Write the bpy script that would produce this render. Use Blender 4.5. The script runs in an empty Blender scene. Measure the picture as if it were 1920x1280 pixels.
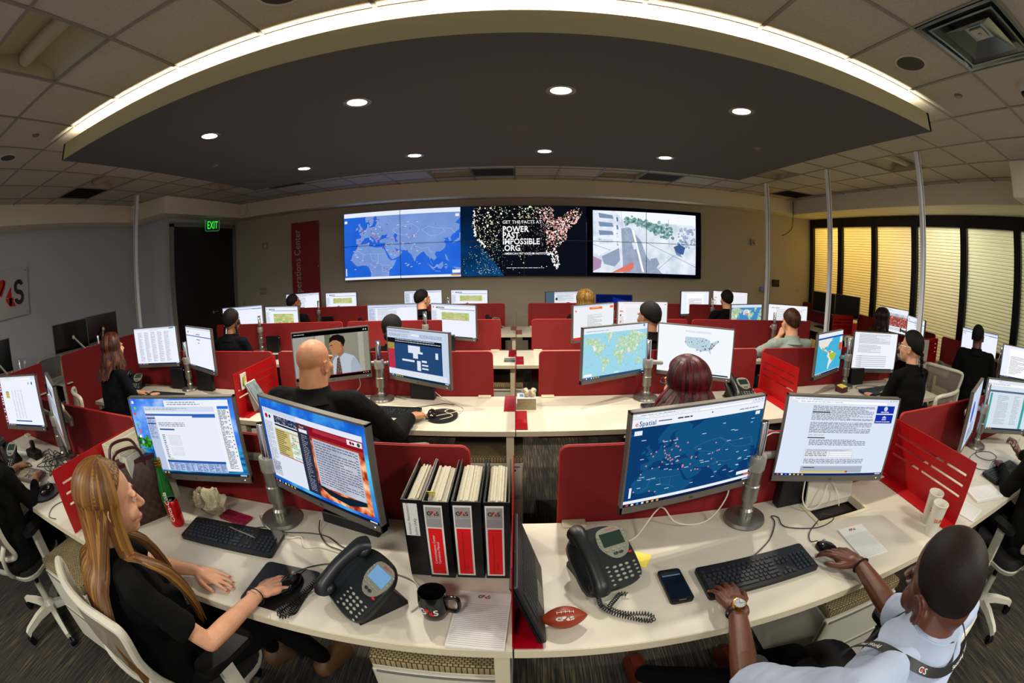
EXPO = 0.0
import bpy, bmesh, math, random
from math import *
from mathutils import Vector, Matrix, Euler, noise as NZ
S = bpy.context.scene
COL = S.collection
R = radians
V = Vector

# ---------------------------------------------------------------- materials
def s2l(c):
    return c / 12.92 if c <= .04045 else ((c + .055) / 1.055) ** 2.4
def lin(h):
    h = h.lstrip('#'); h = h if len(h) == 6 else ''.join(c * 2 for c in h)
    return tuple(s2l(int(h[i:i + 2], 16) / 255) for i in (0, 2, 4)) + (1,)
MC = {}
def newmat(name):
    m = bpy.data.materials.new(name); m.use_nodes = True
    return m, m.node_tree.nodes, m.node_tree.links, m.node_tree.nodes['Principled BSDF']
def mat(name, col, rough=.5, metal=0, bump=0, bscale=200, var=0, vscale=8, trans=0, coat=0, spec=.5, stretch=(1, 1, 1), alpha=1):
    if name in MC: return MC[name]
    m, N, L, b = newmat(name)
    b.inputs['Base Color'].default_value = lin(col)
    b.inputs['Roughness'].default_value = rough
    b.inputs['Metallic'].default_value = metal
    b.inputs['Specular IOR Level'].default_value = spec
    b.inputs['Coat Weight'].default_value = coat
    b.inputs['Transmission Weight'].default_value = trans
    b.inputs['Alpha'].default_value = alpha
    if bump or var:
        tc = N.new('ShaderNodeTexCoord'); mp = N.new('ShaderNodeMapping'); mp.inputs['Scale'].default_value = stretch
        L.new(tc.outputs['Object'], mp.inputs[0])
    if bump:
        n = N.new('ShaderNodeTexNoise'); n.inputs['Scale'].default_value = bscale; n.inputs['Detail'].default_value = 3
        L.new(mp.outputs[0], n.inputs['Vector'])
        bp = N.new('ShaderNodeBump'); bp.inputs['Strength'].default_value = bump; bp.inputs['Distance'].default_value = .002
        L.new(n.outputs[0], bp.inputs['Height']); L.new(bp.outputs[0], b.inputs['Normal'])
    if var:
        n = N.new('ShaderNodeTexNoise'); n.inputs['Scale'].default_value = vscale; n.inputs['Detail'].default_value = 4
        L.new(mp.outputs[0], n.inputs['Vector'])
        h = N.new('ShaderNodeHueSaturation'); h.inputs['Color'].default_value = lin(col)
        mr = N.new('ShaderNodeMapRange'); mr.inputs[3].default_value = 1 - var; mr.inputs[4].default_value = 1 + var
        mr.inputs[1].default_value = .3; mr.inputs[2].default_value = .7
        L.new(n.outputs[0], mr.inputs[0]); L.new(mr.outputs[0], h.inputs['Value']); L.new(h.outputs[0], b.inputs['Base Color'])
    MC[name] = m
    return m
def em(col, k=1.0):
    """light-giving pixels of a screen or a lit sign"""
    name = 'screen_%s_%g' % (col.lstrip('#'), k)
    if name in MC: return MC[name]
    m = bpy.data.materials.new(name); m.use_nodes = True
    N = m.node_tree.nodes; L = m.node_tree.links; N.clear()
    e = N.new('ShaderNodeEmission'); o = N.new('ShaderNodeOutputMaterial')
    e.inputs[0].default_value = lin(col); e.inputs[1].default_value = k
    L.new(e.outputs[0], o.inputs[0])
    m.cycles.emission_sampling = 'NONE'
    MC[name] = m
    return m
def em_noise(name, cols, scale, k=1., stretch=(1, 1, 1), detail=4, pos=None):
    """an image on a screen made of procedural noise colours"""
    if name in MC: return MC[name]
    m = bpy.data.materials.new(name); m.use_nodes = True
    N = m.node_tree.nodes; L = m.node_tree.links; N.clear()
    e = N.new('ShaderNodeEmission'); o = N.new('ShaderNodeOutputMaterial')
    tc = N.new('ShaderNodeTexCoord'); mp = N.new('ShaderNodeMapping'); mp.inputs['Scale'].default_value = stretch
    n = N.new('ShaderNodeTexNoise'); n.inputs['Scale'].default_value = scale; n.inputs['Detail'].default_value = detail
    r = N.new('ShaderNodeValToRGB'); el = r.color_ramp.elements
    pos = pos or [.3 + .4 * i / (len(cols) - 1) for i in range(len(cols))]
    el[0].position = pos[0]; el[0].color = lin(cols[0]); el[1].position = pos[-1]; el[1].color = lin(cols[-1])
    for p, c in list(zip(pos, cols))[1:-1]:
        x = el.new(p); x.color = lin(c)
    L.new(tc.outputs['Object'], mp.inputs[0]); L.new(mp.outputs[0], n.inputs['Vector']); L.new(n.outputs[0], r.inputs[0])
    L.new(r.outputs[0], e.inputs[0]); e.inputs[1].default_value = k; L.new(e.outputs[0], o.inputs[0])
    m.cycles.emission_sampling = 'NONE'
    MC[name] = m
    return m

# ---------------------------------------------------------------- mesh builder
TXT = {}
def text_geo(s, bold=0):
    key = (s, bold)
    if key not in TXT:
        c = bpy.data.curves.new('text', 'FONT'); c.body = s; c.size = 1; c.resolution_u = 2; c.offset = bold
        o = bpy.data.objects.new('text', c); COL.objects.link(o)
        dg = bpy.context.evaluated_depsgraph_get(); dg.update()
        me = o.evaluated_get(dg).to_mesh()
        vs = [v.co.copy() for v in me.vertices]; fs = [tuple(p.vertices) for p in me.polygons]
        o.evaluated_get(dg).to_mesh_clear()
        bpy.data.objects.remove(o); bpy.data.curves.remove(c)
        TXT[key] = (vs, fs)
    return TXT[key]
I4 = Matrix.Identity(4)
def T(x, y, z): return Matrix.Translation((x, y, z))
def RX(d): return Matrix.Rotation(R(d), 4, 'X')
def RY(d): return Matrix.Rotation(R(d), 4, 'Y')
def RZ(d): return Matrix.Rotation(R(d), 4, 'Z')
def SC(x, y, z): return Matrix.Diagonal((x, y, z, 1))
def frame(o, fwd, up=(0, 0, 1)):
    """matrix whose +Y is fwd and +Z close to up"""
    y = V(fwd).normalized(); x = y.cross(V(up)).normalized(); z = x.cross(y)
    return Matrix(((x.x, y.x, z.x, o[0]), (x.y, y.y, z.y, o[1]), (x.z, y.z, z.z, o[2]), (0, 0, 0, 1)))
class MB:
    def __init__(s, M=None):
        s.v = []; s.f = []; s.k = []; s.sm = []; s.mats = []; s.M = M
    def mi(s, m):
        if m not in s.mats: s.mats.append(m)
        return s.mats.index(m)
    def add(s, vs, fs, m, M=None, smooth=False):
        b = len(s.v); k = s.mi(m)
        if M is not None: vs = [M @ V(v) for v in vs]
        if s.M is not None: vs = [s.M @ V(v) for v in vs]
        s.v += [tuple(v) for v in vs]
        for f in fs:
            s.f.append(tuple(i + b for i in f)); s.k.append(k); s.sm.append(smooth)
        return s
    def box(s, a, b, m, M=None, bev=0, seg=1):
        x0, y0, z0 = [min(p, q) for p, q in zip(a, b)]; x1, y1, z1 = [max(p, q) for p, q in zip(a, b)]
        vs = [(x0, y0, z0), (x1, y0, z0), (x1, y1, z0), (x0, y1, z0), (x0, y0, z1), (x1, y0, z1), (x1, y1, z1), (x0, y1, z1)]
        fs = [(0, 3, 2, 1), (4, 5, 6, 7), (0, 1, 5, 4), (1, 2, 6, 5), (2, 3, 7, 6), (3, 0, 4, 7)]
        if not bev: return s.add(vs, fs, m, M)
        bm = bmesh.new()
        bv = [bm.verts.new(v) for v in vs]
        for f in fs: bm.faces.new([bv[i] for i in f])
        bmesh.ops.bevel(bm, geom=bm.edges[:], offset=bev, segments=seg, affect='EDGES', profile=.5)
        bm.verts.index_update()
        s.add([v.co.copy() for v in bm.verts], [tuple(v.index for v in f.verts) for f in bm.faces], m, M, smooth=seg > 1)
        bm.free(); return s
    def cbox(s, c, d, m, M=None, bev=0, seg=1):
        return s.box([c[i] - d[i] / 2 for i in range(3)], [c[i] + d[i] / 2 for i in range(3)], m, M, bev, seg)
    def prism(s, pts, h, m, M=None, smooth=False):
        """outline in XY extruded from z=0 to z=h"""
        n = len(pts)
        vs = [(p[0], p[1], 0) for p in pts] + [(p[0], p[1], h) for p in pts]
        fs = [tuple(range(n - 1, -1, -1)), tuple(range(n, 2 * n))]
        s.add(vs, fs, m, M)
        s.add(vs, [(i, (i + 1) % n, n + (i + 1) % n, n + i) for i in range(n)], m, M, smooth)
        return s
    def flat(s, pts, m, M=None):
        return s.add([tuple(p) if len(p) == 3 else (p[0], p[1], 0) for p in pts], [tuple(range(len(pts)))], m, M)
    def lathe(s, prof, m, M=None, n=24, smooth=True):
        vs = []; fs = []
        for (r, z) in prof:
            for i in range(n):
                a = 2 * pi * i / n; vs.append((r * cos(a), r * sin(a), z))
        for j in range(len(prof) - 1):
            for i in range(n):
                a = j * n + i; b = j * n + (i + 1) % n
                fs.append((a, b, b + n, a + n))
        if prof[0][0] > 1e-6: fs.append(tuple(range(n - 1, -1, -1)))
        if prof[-1][0] > 1e-6: fs.append(tuple(range((len(prof) - 1) * n, len(prof) * n)))
        return s.add(vs, fs, m, M, smooth)
    def cyl(s, p0, p1, r, m, n=12, r1=None, M=None):
        return s.tube([p0, p1], [r, r if r1 is None else r1], m, n, M)
    def tube(s, pts, rad, m, n=8, M=None, closed=False, flatx=1, up=(0, 0, 1), smooth=True):
        pts = [V(p) for p in pts]; k = len(pts)
        if not isinstance(rad, (list, tuple)): rad = [rad] * k
        vs = []; fs = []; prev = None
        for i, p in enumerate(pts):
            if closed: t = pts[(i + 1) % k] - pts[i - 1]
            else: t = pts[min(i + 1, k - 1)] - pts[max(i - 1, 0)]
            if t.length < 1e-9: t = V((0, 0, 1))
            t.normalize()
            if prev is None:
                u = V(up)
                if abs(u.dot(t)) > .95: u = V((1, 0, 0))
                x = t.cross(u).normalized()
            else:
                x = prev - t * prev.dot(t)
                x = x.normalized() if x.length > 1e-6 else t.orthogonal().normalized()
            prev = x; y = x.cross(t)
            for j in range(n):
                a = 2 * pi * j / n
                vs.append(p + x * (cos(a) * rad[i] * flatx) + y * (sin(a) * rad[i]))
        for i in range(k if closed else k - 1):
            for j in range(n):
                a = i * n + j; b = i * n + (j + 1) % n; c = ((i + 1) % k) * n
                fs.append((a, b, c + (j + 1) % n, c + j))
        if not closed: fs += [tuple(range(n - 1, -1, -1)), tuple(range((k - 1) * n, k * n))]
        return s.add(vs, fs, m, M, smooth)
    def ell(s, c, r, m, M=None, nu=16, nv=10, rot=None):
        vs = [(0, 0, -1)]; fs = []
        for j in range(1, nv):
            t = -pi / 2 + pi * j / nv
            for i in range(nu):
                a = 2 * pi * i / nu; vs.append((cos(t) * cos(a), cos(t) * sin(a), sin(t)))
        vs.append((0, 0, 1))
        for i in range(nu): fs.append((0, 1 + (i + 1) % nu, 1 + i))
        for j in range(nv - 2):
            for i in range(nu):
                a = 1 + j * nu + i; b = 1 + j * nu + (i + 1) % nu
                fs.append((a, b, b + nu, a + nu))
        L = len(vs) - 1; o = 1 + (nv - 2) * nu
        for i in range(nu): fs.append((o + i, o + (i + 1) % nu, L))
        A = T(*c) @ (rot if rot is not None else I4) @ SC(*r)
        return s.add(vs, fs, m, A if M is None else M @ A, True)
    def cap(s, p0, p1, r0, r1, m, n=12, M=None):
        """capsule with round ends, tapering from r0 to r1"""
        p0 = V(p0); p1 = V(p1); d = (p1 - p0)
        if d.length < 1e-6: return s.ell(p0, (r0, r0, r0), m, M)
        d.normalize(); pts = []; rr = []
        for a in (85, 60, 30): pts.append(p0 - d * r0 * sin(R(a))); rr.append(r0 * cos(R(a)))
        pts += [p0, p1]; rr += [r0, r1]
        for a in (30, 60, 85): pts.append(p1 + d * r1 * sin(R(a))); rr.append(r1 * cos(R(a)))
        return s.tube(pts, rr, m, n, M)
    def loft(s, rings, m, M=None, caps=True, smooth=True):
        n = len(rings[0]); vs = [v for r_ in rings for v in r_]; fs = []
        for i in range(len(rings) - 1):
            for j in range(n):
                a = i * n + j; b = i * n + (j + 1) % n
                fs.append((a, b, b + n, a + n))
        if caps: fs += [tuple(range(n - 1, -1, -1)), tuple(range((len(rings) - 1) * n, len(rings) * n))]
        return s.add(vs, fs, m, M, smooth)
    def text(s, txt, size, m, M, bold=0, align='l', sx=1):
        vs, fs = text_geo(txt, bold)
        if not vs: return s
        w = max(v.x for v in vs); off = {'l': 0, 'c': -w / 2, 'r': -w}[align]
        return s.add([((v.x + off) * size * sx, v.y * size, 0) for v in vs], fs, m, M)
    def build(s, name, parent=None, sharp=35, **kw):
        me = bpy.data.meshes.new(name)
        me.from_pydata(s.v, [], s.f)
        for m in s.mats: me.materials.append(m)
        me.polygons.foreach_set('material_index', s.k)
        me.polygons.foreach_set('use_smooth', s.sm)
        if any(s.sm): me.set_sharp_from_angle(angle=R(sharp))
        me.update()
        o = bpy.data.objects.new(name, me); COL.objects.link(o)
        if parent is not None: o.parent = parent
        for k, v in kw.items(): o[k] = v
        return o
def root(name, label, cat, loc=(0, 0, 0), rz=0, group=None, rx=0):
    o = bpy.data.objects.new(name, None); COL.objects.link(o)
    o.empty_display_size = .05
    o.location = loc; o.rotation_euler = (R(rx), 0, R(rz)); o['label'] = label; o['category'] = cat
    if group: o['group'] = group
    return o
def tag(o, label, cat, group=None):
    o['label'] = label; o['category'] = cat
    if group: o['group'] = group
    return o
def struct(o): o['kind'] = 'structure'; return o
def clone(o, loc=None, rz=None, label=None, group=None, parent=None, kids=None):
    c = o.copy(); COL.objects.link(c); c.parent = parent
    if loc is not None: c.location = loc
    if rz is not None: c.rotation_euler = (c.rotation_euler[0], 0, R(rz))
    if label: c['label'] = label
    if group: c['group'] = group
    for ch in (kids or KIDS)(o): clone(ch, parent=c)
    return c
def KIDS(o): return [x for x in bpy.data.objects if x.parent == o]
def spline(pts, n=8, closed=False):
    pts = [V(p) for p in pts]; out = []; k = len(pts)
    rng = range(k if closed else k - 1)
    for i in rng:
        if closed: a, b, c, d = pts[i - 1], pts[i], pts[(i + 1) % k], pts[(i + 2) % k]
        else: a, b, c, d = pts[max(i - 1, 0)], pts[i], pts[i + 1], pts[min(i + 2, k - 1)]
        for j in range(n):
            t = j / n
            out.append(.5 * ((2 * b) + (c - a) * t + (2 * a - 5 * b + 4 * c - d) * t * t + (3 * b - a - 3 * c + d) * t ** 3))
    if not closed: out.append(pts[-1])
    return out
def rrect(w, h, r, n=4):
    out = []
    for cx, cy, a0 in ((w / 2 - r, h / 2 - r, 0), (-w / 2 + r, h / 2 - r, 90), (-w / 2 + r, -h / 2 + r, 180), (w / 2 - r, -h / 2 + r, 270)):
        for i in range(n + 1):
            a = R(a0 + 90 * i / n); out.append((cx + r * cos(a), cy + r * sin(a)))
    return out

# ---------------------------------------------------------------- palette
m_white = mat('painted_white', '#c6c3b2', .45)
m_chair = mat('chair_white_plastic', '#c4c1b0', .35)
m_desk = mat('desk_laminate', '#c3bdad', .38, bump=.04, bscale=300, var=.02, vscale=4)
m_edge = mat('desk_edge_band', '#c9bfa4', .5)
m_red = mat('red_fabric_panel', '#7a0207', .75, bump=.15, bscale=900)
m_redtrim = mat('red_panel_piping', '#c01818', .5)
m_redac = mat('red_metal_sheet', '#a0050b', .4)
m_redglass = mat('red_acrylic', '#a5061c', .12, trans=.25, coat=.3)
m_black = mat('black_plastic', '#090a0b', .42, spec=.35)
m_blackg = mat('black_gloss_plastic', '#08090a', .15)
m_dark = mat('charcoal_plastic', '#1a1e20', .45)
m_key = mat('key_cap_black', '#1a1f26', .5)
m_silver = mat('silver_plastic', '#9d9a92', .35, metal=.5)
m_alu = mat('brushed_aluminium', '#8d8b82', .32, metal=.8)
m_chrome = mat('chrome', '#c8c8c8', .12, metal=1)
m_metalgrey = mat('grey_metal', '#55504a', .45, metal=.4)
m_paper = mat('paper', '#cfcfca', .8)
m_cream = mat('cream_plastic', '#c5bda0', .5)
m_cable_w = mat('white_cable', '#cfcab8', .5)
m_cable_b = mat('black_cable', '#0c0c0d', .5)
m_ink = mat('black_ink', '#151515', .7)
m_redink = mat('red_ink', '#c8101c', .7)
m_yel = mat('yellow_note', '#e6d45a', .8)
# ================================================================ ROOM
CE = 2.92; TS = .6096; GX = -.02; GY = 1.772          # ceiling height, tile size, grid origin
XL, XR, YF, YB = -6.4, 5.8, 7.4, -2.6                 # left / right / screen wall / rear wall
def carpet():
    m, N, L, b = newmat('striped_carpet_tiles')
    tc = N.new('ShaderNodeTexCoord')
    def noise_(sx, sy, sc):
        mp = N.new('ShaderNodeMapping'); mp.inputs['Scale'].default_value = (sx, sy, 1)
        n = N.new('ShaderNodeTexNoise'); n.inputs['Scale'].default_value = sc; n.inputs['Detail'].default_value = 2
        L.new(tc.outputs['Object'], mp.inputs[0]); L.new(mp.outputs[0], n.inputs['Vector']); return n
    a = noise_(1, .03, 130); c = noise_(1, .25, 3.2)
    r = N.new('ShaderNodeValToRGB'); e = r.color_ramp.elements
    e[0].position = .36; e[0].color = lin('#0d0b09'); e[1].position = .70; e[1].color = lin('#544a38')
    x = e.new(.48); x.color = lin('#1c1813')
    mx = N.new('ShaderNodeMix'); mx.data_type = 'RGBA'; mx.blend_type = 'MULTIPLY'; mx.inputs[0].default_value = .7
    r2 = N.new('ShaderNodeValToRGB'); r2.color_ramp.elements[0].position = .42; r2.color_ramp.elements[0].color = (.35, .33, .3, 1)
    r2.color_ramp.elements[1].position = .55; r2.color_ramp.elements[1].color = (1, .95, .85, 1)
    L.new(a.outputs[0], r.inputs[0]); L.new(c.outputs[0], r2.inputs[0])
    L.new(r.outputs[0], mx.inputs[6]); L.new(r2.outputs[0], mx.inputs[7]); L.new(mx.outputs[2], b.inputs['Base Color'])
    b.inputs['Roughness'].default_value = .95
    bp = N.new('ShaderNodeBump'); bp.inputs['Strength'].default_value = .5; bp.inputs['Distance'].default_value = .004
    L.new(a.outputs[0], bp.inputs['Height']); L.new(bp.outputs[0], b.inputs['Normal'])
    return m
m_carpet = carpet()
m_tile = mat('ceiling_tile_mineral', '#c4bcab', .9, bump=1.0, bscale=110, var=.07, vscale=60)
m_tbar = mat('ceiling_grid_bar', '#8f8a7d', .5)
m_wallF = mat('wall_paint_taupe', '#c6bba6', .85, bump=.08, bscale=260)
m_wallL = mat('wall_paint_grey', '#c2c3cc', .85, bump=.08, bscale=260)
m_soff = mat('soffit_paint_cream', '#ece3c8', .85)
m_canopy = mat('canopy_paint_grey', '#575655', .9, bump=.05, bscale=300)
m_canedge = mat('canopy_edge_cream', '#9c9370', .85)
m_frame = mat('window_frame_bronze', '#120a0c', .4, metal=.3)
m_door = mat('door_dark_wood', '#1a0809', .45, var=.1, vscale=6, stretch=(6, 6, .5))
m_doorf = mat('door_frame_grey', '#8a8680', .5)

struct(MB().box((XL - .1, YB - .1, -.08), (XR + 2.4, YF + .1, 0), m_carpet).build('floor'))
# ceiling made of tiles, with openings where fixtures sit
def cell(i, j): return GX + i * TS, GY + j * TS      # lower corner of cell (i along x, j along y)
fix = {(-4, -2): 'troffer', (-8, 2): 'troffer', (-9, 2): 'grille', (6, 2): 'troffer', (3, -2): 'diffuser', (7, 7): 'grille2',
       (-2, 7): 'troffer', (2, 7): 'troffer', (-7, 5): 'troffer', (5, 5): 'troffer', (-1, 7): 'slot', (3, 7): 'slot', (-3, 7): 'slat', (-6, 6): 'slot'}
mb = MB()
for i in range(-11, 11):
    for j in range(-8, 10):
        x, y = cell(i, j)
        if (i, j) in fix and fix[(i, j)] != 'slat': continue
        x0, x1, y0, y1 = max(x, XL), min(x + TS, XR), max(y, YB), min(y + TS, YF)
        if x1 <= x0 or y1 <= y0: continue
        mb.add([(x0, y0, CE), (x1, y0, CE), (x1, y1, CE), (x0, y1, CE)], [(0, 3, 2, 1)], m_tile)
mb.box((XL - .1, YB - .1, CE + .35), (XR + .1, YF + .1, CE + .42), m_black)
struct(mb.build('ceiling'))
mb = MB()
for i in range(-11, 11):
    x = GX + i * TS
    if XL < x < XR: mb.box((x - .011, YB, CE - .006), (x + .011, YF, CE + .004), m_tbar)
for j in range(-8, 10):
    y = GY + j * TS
    if YB < y < YF: mb.box((XL, y - .011, CE - .0065), (XR, y + .011, CE + .0035), m_tbar)
struct(mb.build('trim_1'))
# walls
struct(MB().box((XL - .1, YF, 0), (XR + .1, YF + .12, CE + .3), m_wallF).build('wall_front'))
struct(MB().box((XL - .12, YB, 0), (XL, YF, CE + .3), m_wallL).box((XL - .001, 5.36, 0), (-5.45, YF - .001, CE - .001), m_wallL).build('wall_left'))
struct(MB().box((XL, YB - .12, 0), (XR, YB, CE + .3), m_wallL).build('wall_rear'))
# left recess block carrying the door: its face x=-5.45, near end y=5.36
# soffits
ZS = 2.665
struct(MB().box((-4.98, 6.98, ZS), (5.02, YF - .001, CE + .02), m_soff).build('trim_2'))
mb = MB(); mb.box((XL + .002, 4.82, ZS), (-4.98, YF - .002, CE + .02), m_soff); mb.box((XL + .003, YB + .001, ZS), (-5.86, 4.82, CE + .02), m_soff)
struct(mb.build('trim_3'))
mb = MB(); mb.box((5.02, 1.78, ZS - .002), (XR - .001, YF - .003, CE + .02), m_soff); mb.box((4.25, YB + .001, ZS - .08), (XR - .002, 1.78, CE + .02), m_soff)
struct(mb.build('trim_4'))
# thin reveal under the soffit on the screen wall
# right wall: bronze frames with frosted striped panes, a corridor behind
def pane_mat():
    m = bpy.data.materials.new('frosted_striped_glass'); m.use_nodes = True
    N = m.node_tree.nodes; L = m.node_tree.links; N.clear()
    o = N.new('ShaderNodeOutputMaterial'); tc = N.new('ShaderNodeTexCoord')
    tr = N.new('ShaderNodeBsdfTranslucent'); tr.inputs[0].default_value = lin('#f0efe0')
    gl = N.new('ShaderNodeBsdfGlossy'); gl.inputs['Roughness'].default_value = .12; gl.inputs[0].default_value = (1, 1, 1, 1)
    tp = N.new('ShaderNodeBsdfTransparent'); tp.inputs[0].default_value = (.6, .6, .5, 1)
    df = N.new('ShaderNodeBsdfDiffuse'); df.inputs[0].default_value = lin('#b8b193')
    a = N.new('ShaderNodeMixShader'); a.inputs[0].default_value = .12; L.new(tr.outputs[0], a.inputs[1]); L.new(df.outputs[0], a.inputs[2])
    w = N.new('ShaderNodeTexWave'); w.wave_type = 'BANDS'; w.bands_direction = 'Z'; w.inputs['Scale'].default_value = 7.2
    st = N.new('ShaderNodeMath'); st.operation = 'GREATER_THAN'; st.inputs[1].default_value = .965
    L.new(tc.outputs['Object'], w.inputs[0]); L.new(w.outputs[1], st.inputs[0])
    b = N.new('ShaderNodeMixShader'); L.new(st.outputs[0], b.inputs[0]); L.new(a.outputs[0], b.inputs[1]); L.new(tp.outputs[0], b.inputs[2])
    c = N.new('ShaderNodeMixShader'); c.inputs[0].default_value = .05; L.new(b.outputs[0], c.inputs[1]); L.new(gl.outputs[0], c.inputs[2])
    L.new(c.outputs[0], o.inputs[0]); return m
m_pane = pane_mat()
edges = [7.36, 6.42, 5.46, 4.47, 3.42, 2.4, 1.4, .4, -.6, -1.6, -2.6]
for n in range(len(edges) - 1):
    a, b = edges[n + 1], edges[n]
    mb = MB(); mb.box((XR - .03, a + .04, .08), (XR + .03, b - .04, 2.5), m_pane)
    mb.v = [(x if x > XR else XR + .02, y, z) for x, y, z in mb.v]
    p = mb.build('pane')
    fr = MB()
    fr.box((XR - .04, b - .06, .0), (XR + .06, b + .06 if n else b + .04, ZS), m_frame)
    fr.box((XR - .035, a + .06, 2.5), (XR + .055, b - .06, ZS), m_frame)
    fr.box((XR - .035, a + .06, 0), (XR + .055, b - .06, .1), m_frame)
    f = struct(fr.build('window_%d' % (n + 1))); p.parent = f
# corridor behind the panes
m_cor = mat('corridor_ochre_paint', '#c08a2c', .85); m_cor2 = mat('corridor_pale_paint', '#b9b38e', .85)
struct(MB().box((XR + 1.7, YB, 0), (XR + 1.8, YF, CE), m_cor).box((XR + .1, YF - .02, 0), (XR + 1.7, YF + .08, CE), m_cor).box((XR + 1.66, 4.5, 0), (XR + 1.7, -2.5, CE), m_cor2)
       .box((XR + .1, YB, CE - .02), (XR + 1.8, YF, CE + .05), m_cor2).box((XR + 1.2, 1.6, 0), (XR + 1.66, 2.0, 2.4), m_cor2).build('wall_right'))
def area(name, loc, sx, sy, power, col, rot=(0, 0, 0), shape='RECTANGLE', spread=180):
    l = bpy.data.lights.new(name, 'AREA'); l.shape = shape; l.size = sx
    if shape in ('RECTANGLE', 'ELLIPSE'): l.size_y = sy
    l.energy = power; l.color = col; l.spread = R(spread)
    o = bpy.data.objects.new(name, l); COL.objects.link(o); o.location = loc; o.rotation_euler = rot
    return o
K_COR = 1.0
for k, (y, p, c) in enumerate([(6.7, 34, (1, .76, .2)), (5.3, 34, (1, .72, .26)), (3.7, 36, (1, .98, .82)), (1.9, 17, (.97, 1, .86)), (0, 15, (1, 1, .86))]):
    l = area('corridor_light', (XR + .85, y, CE - .04), .5, .9, p * K_COR, c)
# left wall door and recess door
D = MB(); D.box((-5.45, 5.42, 0), (-5.39, 5.48, 2.58), m_doorf).box((-5.45, 7.28, 0), (-5.39, 7.34, 2.58), m_doorf).box((-5.45, 5.42, 2.53), (-5.39, 7.34, 2.6), m_doorf)
dr = struct(D.build('door_1'))
MB().box((-5.448, 5.48, .02), (-5.41, 6.378, 2.53), m_door).build('door_leaf', dr)
MB().box((-5.448, 6.382, .02), (-5.41, 7.28, 2.53), m_door).build('door_leaf', dr)
h = MB(); h.cyl((-5.41, 6.47, 1.02), (-5.35, 6.47, 1.02), .026, m_chrome, 14).tube([(-5.36, 6.47, 1.02), (-5.35, 6.53, 1.02), (-5.35, 6.62, 1.02)], .009, m_chrome); h.build('door_handle', dr)
# baseboards
m_base = mat('rubber_baseboard', '#2a2725', .6)
struct(MB().box((-5.44, YF - .015, 0), (XR - .05, YF, .1), m_base).build('baseboard_front'))
struct(MB().box((XL, YB + .01, 0), (XL + .015, 5.35, .1), m_base).build('baseboard_left'))

# hanging canopy: dark underside, cream edge
CX0, CX1, CY0, CY1, CZ0, CZ1 = -3.22, 2.64, 1.77, 4.83, 2.7, 2.83
mb = MB(); mb.box((CX0, CY0, CZ0), (CX1, CY1, CZ0 + .02), m_canopy)
for a, b in (((CX0, CY0, CZ0 + .001), (CX1, CY0 + .02, CZ1)), ((CX0, CY1 - .02, CZ0 + .001), (CX1, CY1, CZ1)), ((CX0, CY0, CZ0 + .001), (CX0 + .02, CY1, CZ1)), ((CX1 - .02, CY0, CZ0 + .001), (CX1, CY1, CZ1))):
    mb.box((a[0] - .002, a[1] - .002, a[2]), (b[0] + .002, b[1] + .002, b[2]), m_canedge)
can = struct(mb.build('trim_5'))
# LED strip lying in the cove on top of the canopy's near edge
mb = MB(); mb.box((CX0 + .1, CY0 + .045, CZ0 + .06), (CX1 - .1, CY0 + .065, CZ0 + .075), mat('led_channel', '#e8e2d0', .5))
tag(mb.build('cove_light_strip'), 'warm light strip hidden in the cove along the near edge of the canopy', 'light strip')
area('cove_light', ((CX0 + CX1) / 2, CY0 + .055, CZ0 + .085), CX1 - CX0 - .2, .02, 46, (1, .88, .68), (pi, 0, 0))
# downlights
m_lens = em('#fff6dc', 9)
LX = [-2.135, -.955, .264, 1.436]
names = [['far left', 'centre left', 'centre right', 'far right'], ['near row', 'far row']]
for j, y in enumerate((2.51, 4.13)):
    for i, x in enumerate(LX):
        r = root('ceiling_downlight', 'round recessed downlight in the grey canopy, %s of the four in the %s' % (names[0][i], names[1][j]), 'downlight', (x, y, CZ0), group='canopy downlights')
        MB().lathe([(.062, -.001), (.078, -.006), (.088, -.003), (.09, 0), (.062, .0)], m_alu, n=32).build('trim_ring', r)
        MB().lathe([(0, -.0012), (.062, -.0012)], m_lens, n=32).build('lens', r)
        l = area('downlight_lamp', (x, y, CZ0 - .008), .1, .1, 23, (1, .91, .76), shape='DISK', spread=150)

# ceiling fixtures
m_refl = mat('troffer_reflector', '#b9b090', .4)
def troffer(i, j, label):
    x, y = cell(i, j); r = root('recessed_light_fixture', label, 'ceiling light', (x, y, CE))
    mb = MB(Matrix(((0, 1, 0, 0), (1, 0, 0, 0), (0, 0, 1, 0), (0, 0, 0, 1)))); n = 10
    # two curved reflector bays beside a central half-round lamp cover
    pr = [(.0 + TS * t, .11 * sin(pi * min(1, t * 1.0)) ** .45 if 0 < t < 1 else 0) for t in [k / 20 for k in range(21)]]
    vs = [(u, 0.012, z + .0) for u, z in pr] + [(u, TS - .012, z) for u, z in pr]
    k = len(pr)
    mb.add(vs, [(a, a + 1, k + a + 1, k + a) for a in range(k - 1)], m_refl, smooth=True)
    for yy in (.012, TS - .012): mb.add([(u, yy, z) for u, z in pr], [tuple(range(k))], m_refl)
    mb.build('reflector', r)
    mb = MB(); mb.tube([(.03, TS / 2, .09), (TS - .03, TS / 2, .09)], .06, m_refl, 20)
    mb.build('lamp_cover', r)
    mb = MB()
    for a, b in (((0, 0), (TS, .014)), ((0, TS - .014), (TS, TS)), ((0, 0), (.014, TS)), ((TS - .014, 0), (TS, TS))): mb.box((a[0], a[1], -.004), (b[0], b[1], .004), m_tbar)
    mb.build('frame', r)
troffer(-4, -2, 'unlit square recessed ceiling light in the near left corner of the ceiling')
troffer(-8, 2, 'unlit square recessed light beside the dark air grille, left of the canopy')
troffer(6, 2, 'unlit square recessed light right of the canopy, by the nearest white power pole')
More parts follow.
